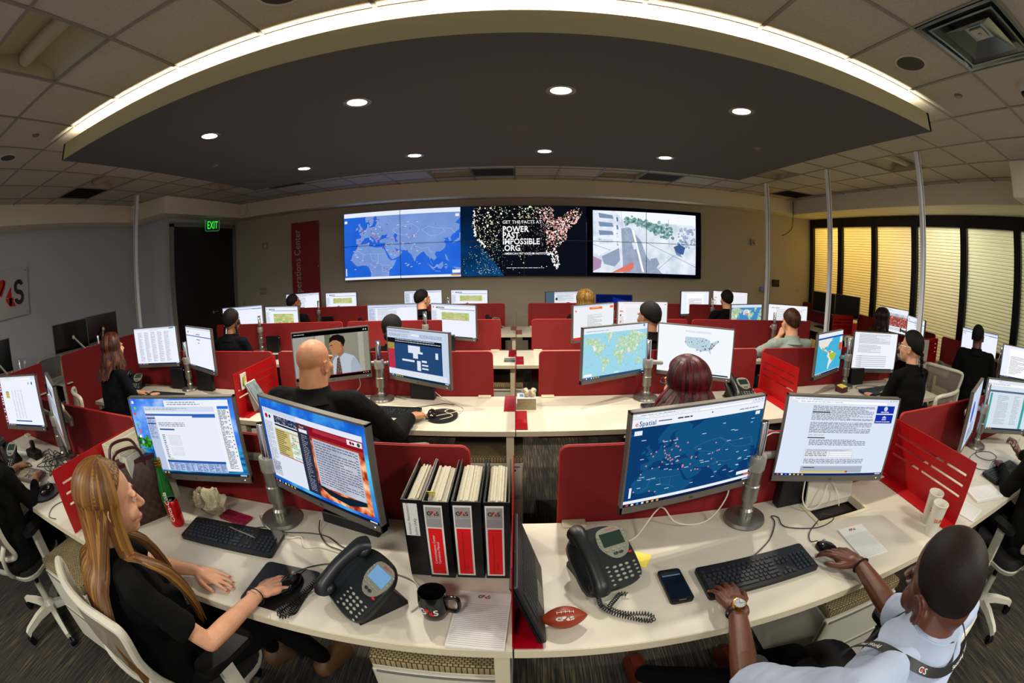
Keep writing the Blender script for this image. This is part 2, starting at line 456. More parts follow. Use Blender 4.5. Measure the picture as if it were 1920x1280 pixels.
troffer(-2, 7, 'unlit recessed light behind the canopy above the left half of the video wall')
troffer(2, 7, 'unlit recessed light behind the canopy above the right half of the video wall')
troffer(-7, 5, 'unlit recessed light partly hidden by the far left corner of the canopy')
troffer(5, 5, 'unlit recessed light just past the far right corner of the canopy')
def grille(i, j, label, bars=0, col=m_black):
    x, y = cell(i, j); r = root('air_grille', label, 'air grille', (x, y, CE))
    mb = MB()
    mb.box((0, 0, .05), (TS, TS, .06), col)
    for a, b in (((0, 0), (TS, .02)), ((0, TS - .02), (TS, TS)), ((0, 0), (.02, TS)), ((TS - .02, 0), (TS, TS))): mb.box((a[0], a[1], -.006), (b[0], b[1], .05), m_tbar)
    mb.build('frame', r)
    mb = MB()
    for k in range(24):
        t = .03 + (TS - .06) * k / 23; mb.box((.02, t - .002, .0), (TS - .02, t + .002, .03), col if not bars else m_metalgrey)
    mb.build('slats', r)
grille(-9, 2, 'dark square return air grille in the ceiling left of the canopy')
grille(7, 7, 'dark square air grille in the ceiling at the far right corner')
grille(-1, 7, 'slatted air vent behind the canopy above the middle of the video wall', 1)
grille(3, 7, 'slatted air vent behind the canopy above the right end of the video wall', 1)
grille(-6, 6, 'slatted air vent behind the far left corner of the canopy', 1)
# square supply diffuser
x, y = cell(3, -2); r = root('air_diffuser', 'glossy grey square supply air diffuser with nested cones, near right ceiling corner', 'air diffuser', (x + TS / 2, y + TS / 2, CE))
m_dif = mat('diffuser_satin_grey', '#7d8682', .2, metal=.6)
mb = MB(); mb.box((-TS / 2, -TS / 2, .13), (TS / 2, TS / 2, .14), m_black)
def ring(mb, h0, z0, h1, z1, m):
    a = [(-h0, -h0, z0), (h0, -h0, z0), (h0, h0, z0), (-h0, h0, z0), (-h1, -h1, z1), (h1, -h1, z1), (h1, h1, z1), (-h1, h1, z1)]
    mb.add(a, [(k, (k + 1) % 4, 4 + (k + 1) % 4, 4 + k) for k in range(4)], m)
ring(mb, .303, -.006, .27, -.006, m_dif); ring(mb, .27, -.006, .20, .12, m_dif); ring(mb, .305, -.006, .305, .13, m_dif)
mb.build('frame', r)
mb = MB(); ring(mb, .235, -.008, .15, .06, m_dif); ring(mb, .24, -.009, .225, -.009, m_dif); mb.build('outer_cone', r)
mb = MB(); ring(mb, .17, -.012, .07, .03, m_dif); mb.add([(-.07, -.07, .03), (.07, -.07, .03), (.07, .07, .03), (-.07, .07, .03)], [(0, 3, 2, 1)], m_dif); mb.build('inner_cone', r)
mb = MB(); mb.box((-.05, -.045, .022), (.05, .045, .029), m_white); mb.lathe([(0, .018), (.014, .018), (.014, .03)], m_dif, n=12); mb.build('mounting_plate', r)
# speakers, sprinklers, detectors
def speaker(x, y, label, rr=.115):
    r = root('ceiling_speaker', label, 'speaker', (x, y, CE), group='round ceiling speakers')
    MB().lathe([(rr * .82, -.006), (rr * .95, -.008), (rr, -.003), (rr, .0)], m_white if y < 1.5 else m_tbar, n=36).build('rim', r)
    MB().lathe([(0, -.007), (rr * .82, -.006)], mat('speaker_mesh', '#4a4038', .8, bump=.4, bscale=900), n=36).build('grille', r)
speaker(-.98, 1.44, 'round ceiling speaker cut by the top edge of the photo')
speaker(2.11, 1.46, 'round brown ceiling speaker near the square air diffuser')
speaker(-3.956, 1.468, 'round ceiling speaker at the left edge of the photo', .1)
def sprink(x, y, z, label):
    tag(MB(T(x, y, z)).lathe([(0, -.012), (.026, -.012), (.03, -.006), (.036, -.004), (.036, 0)], mat('sprinkler_cover', '#7b7568', .4, metal=.3), n=20).build('sprinkler_cover'), label, 'sprinkler', 'round sprinkler covers')
sprink(2.687, 1.465, CE, 'round sprinkler cover in a ceiling tile right of the canopy')
sprink(-3.359, 1.505, CE, 'round sprinkler cover in a ceiling tile left of the canopy')
sprink(-2.7, 3.292, CZ0, 'sprinkler cover on the left part of the canopy underside')
sprink(2.013, 3.297, CZ0, 'sprinkler cover on the right part of the canopy underside')
r = root('security_camera', 'white dome camera on the ceiling at the right edge of the photo', 'camera', (2.74, .88, CE))
MB().lathe([(.05, 0), (.05, -.02), (.035, -.045)], m_white, n=20).build('housing', r)
MB().ell((.0, 0, -.05), (.032, .032, .03), m_blackg).build('lens_dome', r)
# exit sign
r = root('exit_sign', 'green glowing EXIT sign hung before the dark double door', 'exit sign', (-5.16, 6.3, 2.44), rz=72)
MB().box((-.16, -.012, .2), (.16, .012, .225), m_alu).build('mount', r)
mb = MB(); mb.prism(rrect(.31, .2, .02), .006, mat('clear_acrylic', '#dff0e6', .05, trans=.9, alpha=.35), T(0, .003, .1) @ RX(90)); mb.build('panel', r)
mb = MB(); mb.text('EXIT', .19, em('#22f040', 1.3), T(0, -.006, .035) @ RX(90), bold=.0, align='c', sx=.62); mb.build('lettering', r)
mb = MB(); mb.tube([(x, 0, z + .1) for x, z in rrect(.315, .205, .022)], .0025, em('#49c96a', .8), 6, closed=True); mb.build('edge_glow', r)
# power poles
for (x, y, l) in ((3.65, 2.70, 'white aluminium power pole nearest on the right side, second desk row'), (3.65, 4.26, 'white power pole on the right side, at the end of the third desk row'),
                  (3.65, 5.78, 'white power pole farthest on the right side, beside the thermostat'), (-5.08, 4.29, 'white power pole on the left side, before the dark door')):
    r = root('power_pole', l, 'power pole', (x, y, 0), group='floor to ceiling power poles')
    mb = MB(); mb.prism([(p[0], p[1]) for p in rrect(.055, .05, .006, 2)], CE - .008, mat('pole_white', '#f0f2f6', .35)); mb.build('pole', r)
    MB().box((-.008, -.027, .8), (.008, -.024, CE - .01), m_silver).build('cover_strip', r)
    MB().box((-.04, -.04, 0), (.04, .04, .02), m_silver).build('foot', r)
# wall devices
m_dev = mat('device_beige', '#a8a090', .5)
def dev(name, x, z, w, hgt, d, m, label, cat, extra=None):
    r = root(name, label, cat, (x, YF, z)); MB().box((-w / 2, -d, -hgt / 2), (w / 2, 0, hgt / 2), m, bev=.006).build('body', r)
    if extra: extra(r)
dev('strobe_alarm', -4.663, 2.12, .1, .12, .05, m_dev, 'small strobe alarm on the wall left of the red banner', 'alarm', lambda r: MB().ell((0.01, -.05, 0), (.035, .03, .045), m_white).build('lens', r))
dev('strobe_alarm', 4.31, 2.096, .1, .12, .05, m_dev, 'small strobe alarm on the wall right of the video wall', 'alarm', lambda r: MB().ell((0.01, -.05, 0), (.035, .03, .03), m_chrome).build('lens', r))
dev('control_panel', 4.87, 1.366, .17, .13, .03, m_black, 'small black wall control panel right of the farthest pole', 'control panel', lambda r: MB().box((-.06, -.032, -.04), (.06, -.03, .04), m_dark).build('display', r))
dev('thermostat', 4.54, 1.235, .1, .1, .03, m_dev, 'small thermostat with blue display behind the farthest pole', 'thermostat', lambda r: MB().box((-.01, -.032, -.0), (.04, -.03, .03), em('#2038b0', 1)).build('display', r))
dev('light_switch', -4.767, 1.274, .17, .12, .012, m_dev, 'triple light switch plate between the door and the banner', 'light switch', lambda r: [MB().box((x - .012, -.016, -.025), (x + .012, -.012, .025), m_white).build('switch', r) for x in (-.045, 0, .045)])
dev('wall_outlet', 5.45, 1.25, .075, .12, .01, m_white, 'small white outlet beside the dark window frame', 'outlet', lambda r: MB().box((-.018, -.012, -.04), (.018, -.01, .04), m_dev).build('socket', r))
dev('wall_outlet', -5.25, 1.07, .07, .11, .01, m_white, 'small outlet on the screen wall beside the dark door', 'outlet', lambda r: MB().box((-.018, -.012, -.04), (.018, -.01, .04), m_dev).build('socket', r))
tag(MB().tube(spline([(5.0, 6.95, 2.9), (4.97, 6.93, 2.6), (4.93, 6.93, 2.4), (4.82, 6.93, 2.3), (4.7, 6.93, 2.24)]), .007, m_black, 6).build('hanging_cable'), 'loose dark cable hanging from the ceiling in the far right corner', 'cable')
tag(MB().tube(spline([(-4.84, 6.97, 2.9), (-4.8, 6.96, 2.78), (-4.88, 6.96, 2.7), (-4.93, 6.96, 2.67)]), .004, m_cream, 6).build('hanging_cable'), 'thin pale cable drooping on the soffit above the light switch', 'cable')
# red banner
def bannermat():
    return mat('banner_crimson', '#9a0a20', .3, coat=.2)
r = root('wall_banner', 'tall crimson wall banner reading Operations Center in white vertical letters', 'banner', (-3.77, YF - .03, 1.62))
MB().cbox((0, 0, 0), (.58, .012, 1.72), bannermat()).build('panel', r)
mb = MB(); tw = max(v.x for v in text_geo('Operations Center', 0)[0]); mb.text('Operations Center', .19, m_white, T(-.10, -.008, -.55) @ RX(90) @ RZ(90), sx=1.28 / (tw * .19)); mb.build('lettering', r)
for (x, z) in ((-.27, .82), (.27, .82), (-.27, .05), (.27, .05), (-.27, -.82), (.27, -.82)):
    MB().cyl((x, -.014, z), (x, .03, z), .011, m_chrome, 10).build('standoff_bolt', r)
# company logo drawing, shared by many things: black G, red 4-like ribbon, black S
def logo(mb, M, mk, mr, s=1.0):
    M = M @ SC(s, s, 1)
    def arc(cx, cy, r0, r1, a0, a1, m, n=18, sx=1.0):
        p = [(cx + r1 * sx * cos(R(a0 + (a1 - a0) * i / n)), cy + r1 * sin(R(a0 + (a1 - a0) * i / n))) for i in range(n + 1)]
        p += [(cx + r0 * sx * cos(R(a0 + (a1 - a0) * i / n)), cy + r0 * sin(R(a0 + (a1 - a0) * i / n))) for i in range(n, -1, -1)]
        for i in range(n):
            mb.flat([p[i], p[i + 1], p[2 * n - i], p[2 * n + 1 - i]], m, M)
    arc(-.62, 0, .22, .40, 60, 345, mk)                                  # G
    mb.flat([(-.62, -.02), (-.22, -.02), (-.22, .12), (-.62, .12)], mk, M)
    mb.flat([(-.42, .40), (-.05, .46), (.02, .30), (-.20, .0), (-.34, .06), (-.36, .26)], mr, M)   # ribbon head
    mb.flat([(-.05, .46), (.06, .38), (.02, .20), (-.16, -.08), (-.25, .02), (-.05, .30)], mr, M)
    mb.flat([(.26, .18), (.30, .18), (.32, -.12), (.02, -.12)], mr, M)                                          # 4
    mb.flat([(.0, -.14), (.40, -.14), (.40, -.24), (.06, -.24)], mr, M)
    mb.flat([(.06, -.24), (.36, -.24), (.52, -.42), (.20, -.40)], mr, M)
    mb.flat([(.18, -.12), (.31, -.12), (.31, -.36), (.18, -.36)], mr, M)
    arc(.66, .16, .09, .23, 20, 270, mk, 14); arc(.66, -.16, .09, .23, -170, 90, mk, 14)                  # S
m_glassy = mat('frosted_acrylic_sign', '#c7c9cc', .25, alpha=.75, coat=.5)
r = root('logo_sign', 'frosted wall sign with black and red logo at the left edge of the photo', 'sign', (XL + .045, 2.43, 1.875), rz=90)
MB().cbox((0, 0, 0), (.92, .012, .62), m_glassy).build('panel', r)
mb = MB(); logo(mb, T(0, -.008, 0.0) @ RX(90), mat('logo_black', '#0b0d0e', .3), mat('logo_red', '#c20f10', .3), .42); mb.build('logo', r)
for x in (-.42, .42):
    for z in (-.27, .27): MB().cyl((x, -.012, z), (x, .04, z), .014, m_chrome, 12).build('standoff_bolt', r)

# lit square ceiling lights in the part of the room behind the camera
for (x, y) in ((-3.2, -.9), (-.6, -1.5), (2.1, -.9), (4.2, .2)):
    r = root('recessed_ceiling_light', 'lit square ceiling light in the part of the room behind the camera', 'ceiling light', (x, y, CE), group='lit ceiling lights behind the camera')
    MB().box((-.29, -.29, -.004), (.29, .29, -.001), em('#fff2d8', 1.5)).build('diffuser', r)
    area('ceiling_light_lamp', (x, y, CE - .012), .56, .56, 68, (1, .95, .87))
# ================================================================ FURNITURE
YR = [.78, 2.35, 3.895, 5.45]; DD = .64; DZ = .74      # row fronts, desk depth, desk height
ROWN = ['front row', 'second row', 'third row', 'back row']
SX = {'far left': -2.8, 'centre left': -.935, 'centre right': .935, 'far right': 2.8}
def desk(x0, x1, y0, y1, label, cut=None, legs=(True, True), rz=0, loc=None):
    r = root('desk', label, 'desk', loc or ((x0 + x1) / 2, (y0 + y1) / 2, 0), rz)
    w, d = (x1 - x0) / 2 - .0015, (y1 - y0) / 2
    mb = MB()
    if cut:
        cx, cy, cw, cd = cut; cx -= (x0 + x1) / 2; cy -= (y0 + y1) / 2
        for a, b in (((-w, -d), (w, cy - cd)), ((-w, cy + cd), (w, d)), ((-w, cy - cd), (cx - cw, cy + cd)), ((cx + cw, cy - cd), (w, cy + cd))):
            mb.box((a[0], a[1], DZ - .03), (b[0], b[1], DZ), m_desk)
    else: mb.box((-w, -d, DZ - .03), (w, d, DZ), m_desk)
    mb.build('worktop', r)
    MB().box((-w, -d - .003, DZ - .031), (w, -d + .0005, DZ - .001), m_edge).build('edge_band', r)
    for s, on in zip((-1, 1), legs):
        if on: MB().box((s * (w - .03) - .022, -d + .03, .02), (s * (w - .03) + .022, -d + .09, DZ - .03), m_cream).box((s * (w - .03) - .022, -d + .02, 0), (s * (w - .03) + .022, d - .05, .03), m_metalgrey).box((s * (w - .03) - .02, d - .1, .02), (s * (w - .03) + .02, d - .06, DZ - .03), m_metalgrey).build('leg', r)
    MB().box((-w + .08, d - .16, DZ - .16), (w - .08, d - .03, DZ - .04), mat('cable_tray_dark', '#1c0d0c', .6)).build('cable_tray', r)
    if cut:
        mb = MB()
        for a, b in (((-cw - .02, -cd - .02), (cw + .02, -cd)), ((-cw - .02, cd), (cw + .02, cd + .02)), ((-cw - .02, -cd), (-cw, cd)), ((cw, -cd), (cw + .02, cd))):
            mb.box((a[0] + cx, a[1] + cy, DZ), (b[0] + cx, b[1] + cy, DZ + .004), m_cream)
        mb.box((cx - cw, cy - cd, DZ - .1), (cx + cw, cy + cd, DZ - .09), m_black)
        mb.build('cable_port_frame', r)
        MB().add([(cx - cw, cy + cd - .005, DZ), (cx + cw, cy + cd - .005, DZ), (cx + cw, cy + cd + .02, DZ + .125), (cx - cw, cy + cd + .02, DZ + .125)], [(0, 1, 2, 3)], m_white).add([(cx - cw, cy + cd + .003, DZ), (cx + cw, cy + cd + .003, DZ), (cx + cw, cy + cd + .028, DZ + .125), (cx - cw, cy + cd + .028, DZ + .125)], [(3, 2, 1, 0)], m_white).build('port_lid', r)
    return r
def panel(x0, x1, y, label, top=1.06, z0=.42, rz=0, loc=None, r_=.03):
    w = (x1 - x0) / 2; h = top - z0
    r = root('privacy_panel', label, 'privacy panel', loc or ((x0 + x1) / 2, y, z0), rz)
    pts = [(-w, 0), (w, 0)] + [(w - r_ + r_ * cos(R(a)), h - r_ + r_ * sin(R(a))) for a in (0, 30, 60, 90)] + [(-w + r_ + r_ * cos(R(a)), h - r_ + r_ * sin(R(a))) for a in (90, 120, 150, 180)]
    MB().prism(pts, .022, m_red, T(0, .011, 0) @ RX(90)).build('fabric_board', r)
    MB().tube([(p[0], 0, p[1]) for p in pts[1:]] + [(-w, 0, 0)], .0035, m_redtrim, 6).build('piping', r)
    for s in (-1, 1): MB().cbox((s * (w - .06), -.03, DZ - z0 + .004), (.09, .05, .012), m_cream, bev=.003).build('clamp', r)
    return r
def slotted(x, y0, y1, label, side=-1, name='desk_divider', top=1.035, foot=.09, slots=1, m=None, notch=0):
    """upright metal sheet standing on the desk edge, its foot folded to one side"""
    r = root(name, label, 'desk divider', (x, y0, DZ)); h = top - DZ; L_ = y1 - y0; m = m or m_redac; mb = MB(); t = .003
    if slots:
        zs = [h - .07, h - .12, h - .17]
        bands = [0]
        for z in zs[::-1]: bands += [z - .006, z + .006]
        bands.append(h)
        for k in range(0, len(bands) - 1, 2): mb.box((-t, 0, bands[k]), (t, L_, bands[k + 1]), m)
        for q, z in enumerate(zs):
            c = [.04, L_ * (.30, .46, .55)[q], L_ * (.30, .46, .55)[q] + .02, L_ - .04]
            mb.box((-t, 0, z - .006), (t, c[0], z + .006), m); mb.box((-t, c[1], z - .006), (t, c[2], z + .006), m); mb.box((-t, c[3], z - .006), (t, L_, z + .006), m)
    else: mb.box((-t, 0, 0), (t, L_, h), m)
    mb.build('upright_sheet', r)
    fy = (0, L_) if not notch else (notch, L_)
    if side: MB().box((0, fy[0], .001), (side * foot, fy[1], .005), m).build('foot_plate', r)
    return r
def acrylic(y0, y1, zt, label):
    r = root('centre_divider', label, 'desk divider', (-.015, y0, DZ)); m = mat('clear_red_acrylic', '#d44a60', .05, trans=.85, alpha=.5)
    MB().box((-.003, 0, .002), (.003, y1 - y0, zt - DZ), m).build('clear_sheet', r)
    MB().box((-.075, (y1 - y0) * .5, .001), (0, y1 - y0, .006), m_redglass).build('foot_plate', r)
    MB().box((0, 0, .001), (.07, (y1 - y0) * .5, .006), m_redglass).build('foot_plate', r)
    return r
# four rows of desks, four in each
for i, y in enumerate(YR):
    for nm, xc in SX.items():
        x0, x1 = xc - .935, xc + .935
        if nm == 'centre left': x1 = -.0145
        if nm == 'centre right': x0 = -.0125
        if nm == 'far left': x1 = -1.8705
        desk(x0, x1, y, y + DD, 'long pale laminate desk, %s, %s section' % (ROWN[i], nm), cut=(1.35, 1.255, .145, .065) if (i == 0 and nm == 'centre right') else None,
             legs=(nm != 'centre right', nm != 'far left'))
        px0, px1 = {'far left': (-3.73, -1.9), 'centre left': (-1.84, -.172), 'centre right': (.148, 1.84), 'far right': (1.9, 3.60)}[nm]
        panel(px0, px1, y + DD + .018, 'red fabric privacy panel behind the %s desk of the %s' % (nm, ROWN[i]))
    if i: acrylic(y + .02, y + DD, .74 + (.30 if i < 3 else .22), 'clear red acrylic sheet standing at the middle of the %s' % ROWN[i])
slotted(1.865, .83, 1.44, 'slotted red metal divider on the front row, right of the text screen', -1)
slotted(-1.87, .79, 1.42, 'slotted red metal divider behind the long-haired woman, front row', 0)
slotted(-1.87, 2.39, 3.0, 'slotted red divider with brochures, left of the bald man', 1)
slotted(1.90, 2.47, 3.0, 'slotted red metal divider right of the red-haired woman', -1)
slotted(-1.87, 3.95, 4.5, 'low slotted red divider in the third row, left of the dark-haired bun', 1, top=1.0)
slotted(-1.87, 5.5, 6.05, 'low slotted red divider in the back row on the left', 1, top=1.0)
slotted(1.90, 3.95, 4.5, 'slotted red divider in the third row beside the fair shirt man', -1, top=1.0)
# opaque L divider in the middle of the front row
r = root('centre_divider', 'dark red L-shaped divider at the middle of the front row, laptop leaning on it', 'desk divider', (-.014, .785, DZ))
MB().box((-.003, .01, .002), (.0, .62, .30), m_redglass).build('upright_sheet', r)
MB().box((0, 0, .001), (.078, .4, .006), m_redglass).build('foot_plate', r)
# white storage pedestals with woven cushions
def weave():
    m, N, L, b = newmat('woven_cushion_fabric')
    tc = N.new('ShaderNodeTexCoord'); mp = N.new('ShaderNodeMapping'); mp.inputs['Scale'].default_value = (58, 110, 58)
    br = N.new('ShaderNodeTexBrick'); br.inputs['Color1'].default_value = lin('#97855c'); br.inputs['Color2'].default_value = lin('#84744f'); br.inputs['Mortar'].default_value = lin('#2a2216')
    br.inputs['Scale'].default_value = 1; br.inputs['Mortar Size'].default_value = .12; br.inputs['Brick Width'].default_value = 1; br.inputs['Row Height'].default_value = 1
    L.new(tc.outputs['Object'], mp.inputs[0]); L.new(mp.outputs[0], br.inputs['Vector']); L.new(br.outputs[0], b.inputs['Base Color']); b.inputs['Roughness'].default_value = .9
    return m
m_weave = weave()
def pedestal(x, y, label, w=.44, d=.55, h=.5, rz=0):
    r = root('storage_pedestal', label, 'storage pedestal', (x, y, 0), rz, group='pedestals with woven cushions')
    MB().box((-w / 2, -d / 2, .04), (w / 2, d / 2, h), m_white, bev=.004).box((-w / 2 + .03, -d / 2 + .03, 0), (w / 2 - .03, d / 2 - .03, .04), m_black).build('body', r)
    for k, (a, b) in enumerate(((.05, .27), (.28, .49))):
        dw = MB().box((-w / 2 + .004, -d / 2 - .016, a), (w / 2 - .004, -d / 2 - .001, b), m_white, bev=.003).build('drawer', r)
        MB().box((-w / 2 + .02, -d / 2 - .02, b - .012), (w / 2 - .02, -d / 2 - .014, b - .002), m_silver).build('handle', dw)
    MB().cyl((w / 2 - .05, -d / 2 - .02, .46), (w / 2 - .05, -d / 2 - .014, .46), .007, m_chrome, 10).build('lock', r)
    MB().box((-w / 2, -d / 2 - .01, h + .001), (w / 2, d / 2, h + .05), m_weave, bev=.014, seg=3).build('cushion', r)
    return r
pedestal(-2.04, .92, 'white two-drawer pedestal with woven tan cushion behind the long-haired woman')
pedestal(-.25, 1.14, 'white pedestal with woven cushion under the front desk, below the binders')
pedestal(-.19, 2.7, 'white pedestal with woven cushion under the second row, left of its middle')
pedestal(-.17, 4.25, 'pedestal with cushion under the third row, by the middle aisle')
pedestal(1.35, 1.13, 'white pedestal under the front desk, beside the man in the pale shirt')
pedestal(3.42, 2.66, 'white pedestal beside the braided woman at the end of the second row')
# ---- left side stations seen from behind
for k, (a, b, q) in enumerate(((2.68, 4.2, 'behind the auburn-haired woman'), (.5, 2.34, 'at the left edge of the photo'))):
    r = panel(0, b - a, 0, 'red fabric privacy panel along the left aisle, ' + q, rz=90, loc=(-4.97, (a + b) / 2, 0), z0=0)
    d = desk(0, b - a, 0, DD, 'pale desk by the left wall, ' + q, rz=90 + 180 * 0, loc=(-5.32, (a + b) / 2, 0))
# ---- right side stations along the window wall
for k, (a, b, q) in enumerate(((5.56, 7.2, 'with two dark monitors'), (3.62, 5.52, 'where the brown-haired woman sits'), (1.7, 3.58, 'where the man in black sits'))):
    desk(0, b - a, 0, DD, 'pale desk along the window wall ' + q, rz=-90, loc=(5.08, (a + b) / 2, 0))
    panel(0, b - a - .1, 0, 'dark red privacy panel at the window wall ' + q, rz=-90, loc=(5.43, (a + b) / 2, .42), top=1.06)
def wdiv(y, label, x0=4.84, w=.5):
    r = root('desk_divider', label, 'desk divider', (x0, y, DZ)); mb = MB(); h = .29
    bands = [0, h - .176, h - .164, h - .126, h - .114, h - .076, h - .064, h]
    for k in range(0, 8, 2): mb.box((0, -.003, bands[k]), (w, .003, bands[k + 1]), m_redac)
    for k in (1, 3, 5):
        for a, b in ((0, .04), (w * .45, w * .5), (w - .04, w)): mb.box((a, -.003, bands[k]), (b, .003, bands[k + 1]), m_redac)
    mb.build('upright_sheet', r); MB().box((0, -.1, .001), (w, 0, .005), m_redac).build('foot_plate', r)
    return r
wdiv(5.5, 'bright red slotted divider on the window desk beside the brown-haired woman')
wdiv(3.55, 'bright red slotted divider on the window desk with a paper sheet on it')

# ---------------------------------------------------------------- chairs
def chair_mesh_mat():
    m = bpy.data.materials.new('chair_back_netting'); m.use_nodes = True
    N = m.node_tree.nodes; L = m.node_tree.links; b = N['Principled BSDF']; b.inputs['Base Color'].default_value = lin('#7b7263'); b.inputs['Roughness'].default_value = .7
    tp = N.new('ShaderNodeBsdfTransparent'); mx = N.new('ShaderNodeMixShader'); mx.inputs[0].default_value = .72
    L.new(tp.outputs[0], mx.inputs[1]); L.new(b.outputs[0], mx.inputs[2]); L.new(mx.outputs[0], N['Material Output'].inputs[0]); return m
m_net = chair_mesh_mat()
m_seat = mat('chair_seat_fabric_black', '#090909', .9, bump=.2, bscale=500)
m_seatg = mat('chair_seat_shell', '#a8a492', .45)
def backpt(u, v):
    """point of the chair back: u -1..1 across, v 0..1 up"""
    w = .17 + .075 * v; z = .56 + .38 * v
    y = -.22 - .07 * v + .035 * sin(v * pi) * -1 + .05 * u * u
    return V((u * w, y, z + .012 * (1 - u * u) * (v > .9)))
def make_chair(label, loc, rz, group='white framed mesh task chairs'):
    r = root('office_chair', label, 'office chair', loc, rz, group)
    lo = [backpt(u, 0) for u in (-.6, -.2, .2, .6)]; ri = [backpt(1, v) for v in (.06, .3, .6, .94)]; to = [backpt(u, 1) for u in (.8, .4, 0, -.4, -.8)]; le = [backpt(-1, v) for v in (.94, .6, .3, .06)]
    mb = MB(); mb.tube(spline(lo + ri + to + le, 5, True), .017, m_chair, 10, closed=True); mb.build('backrest_frame', r)
    vs = []; n = 10
    for j in range(n + 1):
        for i in range(n + 1): vs.append(backpt(-.97 + 1.94 * i / n, .01 + .98 * j / n))
    MB().add(vs, [(j * (n + 1) + i, j * (n + 1) + i + 1, (j + 1) * (n + 1) + i + 1, (j + 1) * (n + 1) + i) for j in range(n) for i in range(n)], m_net, smooth=True).build('backrest_mesh', r)
    mb = MB()
    for s in (-1, 1): mb.tube(spline([(s * .165, -.235, .66), (s * .13, -.27, .60), (s * .07, -.24, .48), (s * .03, -.14, .42), (s * .02, 0, .41)], 5), .016, m_chair, 8)
    mb.build('backrest_support', r)
    mb = MB(); pts = rrect(.47, .45, .12, 5)
    rings = [[(x * k, y * k + .02, z) for x, y in pts] for k, z in ((.9, .44), (.98, .452), (1, .475), (.97, .495), (.88, .502), (.4, .5))]
    mb.loft(rings, m_seat); mb.build('seat', r)
    MB().loft([[(x * k, y * k + .02, z) for x, y in pts] for k, z in ((.6, .405), (.98, .425), (1.02, .448), (.9, .45))], m_chair).build('seat_shell', r)
    for s in (-1, 1):
        MB().tube([(s * .16, .0, .42), (s * .27, .0, .42), (s * .275, .0, .50)], [.02, .02, .02], m_chair, 8).prism([(-.02, -.03), (.02, -.03), (.02, .03), (-.02, .03)], .19, m_chair, T(s * .275, 0, .46) @ SC(.8, 1, 1)).build('arm_post', r)
        MB().loft([[(x + s * .275, y + .03, z) for x, y in rrect(.085, .26, .04, 4)] for z in (.652, .665, .675)], m_black).build('armrest', r)
    MB().cyl((0, 0, .1), (0, 0, .27), .028, m_chair).cyl((0, 0, .25), (0, 0, .42), .017, m_black).box((-.1, -.1, .395), (.1, .1, .415), m_black).build('gas_lift', r)
    b = MB().lathe([(.05, .09), (.055, .12), (.03, .15)], m_chair, n=16).build('star_base', r)
    for k in range(5):
        a = 72 * k + 18; M = RZ(a)
        MB().loft([[(y_, x, z) for y_, z in ((-w, z0), (w, z0), (w * .7, z1), (-w * .7, z1))] for x, w, z0, z1 in ((.03, .028, .08, .125), (.15, .026, .085, .12), (.28, .02, .07, .1), (.315, .016, .05, .085))], m_chair, M, smooth=False).build('base_leg', b)
        MB().cyl((-.022, .31, .028), (-.004, .31, .028), .028, m_black, 14, M=M).cyl((.004, .31, .028), (.022, .31, .028), .028, m_black, 14, M=M).cyl((0, .31, .03), (0, .31, .06), .008, m_black, 8, M=M).build('caster', b)
    return r
CHAIR0 = None
def chair(label, x, y, rz=0):
    global CHAIR0
    if CHAIR0 is None: CHAIR0 = make_chair(label, (x, y, 0), rz); return CHAIR0
    return clone(CHAIR0, (x, y, 0), rz, label)

# ---------------------------------------------------------------- desk equipment
def dual_stand(label, x, y, heads, rz=0):
    """post on a round base carrying two arms; heads = world (x,y,z) of the two monitor backs"""
    r = root('monitor_stand', label, 'monitor stand', (x, y, DZ), 0, 'dual monitor stands')
    MB().lathe([(.088, 0), (.09, .006), (.085, .018), (.05, .024), (0, .025)], m_alu, n=40).build('base', r)
    MB().lathe([(.03, .02), (.032, .05), (.024, .06), (.024, .09), (.034, .095), (.034, .16), (.03, .165), (.03, .26)], m_alu, n=24).build('lower_column', r)
    MB().lathe([(.019, .25), (.019, .415), (.016, .42), (0, .42)], m_chrome, n=20).build('upper_pole', r)
    MB().lathe([(.034, .225), (.036, .23), (.036, .28), (.034, .285)], m_silver, n=24).build('collar', r)
    for h in heads:
        hx, hy, hz = h[0] - x, h[1] - y, h[2] - DZ
        el = V((hx * .5, max(hy + .06, .078) if abs(hy) < .2 and abs(hx) > .15 else hy * .5, .235)) if y > .5 and abs(x) < 4.9 else V((hx * .5, hy * .5, .255))
        bk = V((hx * .12, min(el.y, .07), .245)) if el.y > 0 else V((hx * .2, hy * .2, .255)); mb = MB(); mb.tube([(0, 0, .25), bk, el], [.019, .018, .016], m_silver, 10, flatx=.7); mb.cyl(el - V((0, 0, .025)), el + V((0, 0, .03)), .02, m_silver, 14)
        mb.tube([el + V((0, 0, .01)), (hx, hy, hz)], [.016, .014], m_silver, 10); mb.ell((hx, hy, hz), (.022, .022, .026), m_cream)
        mb.build('arm', r)
    return r
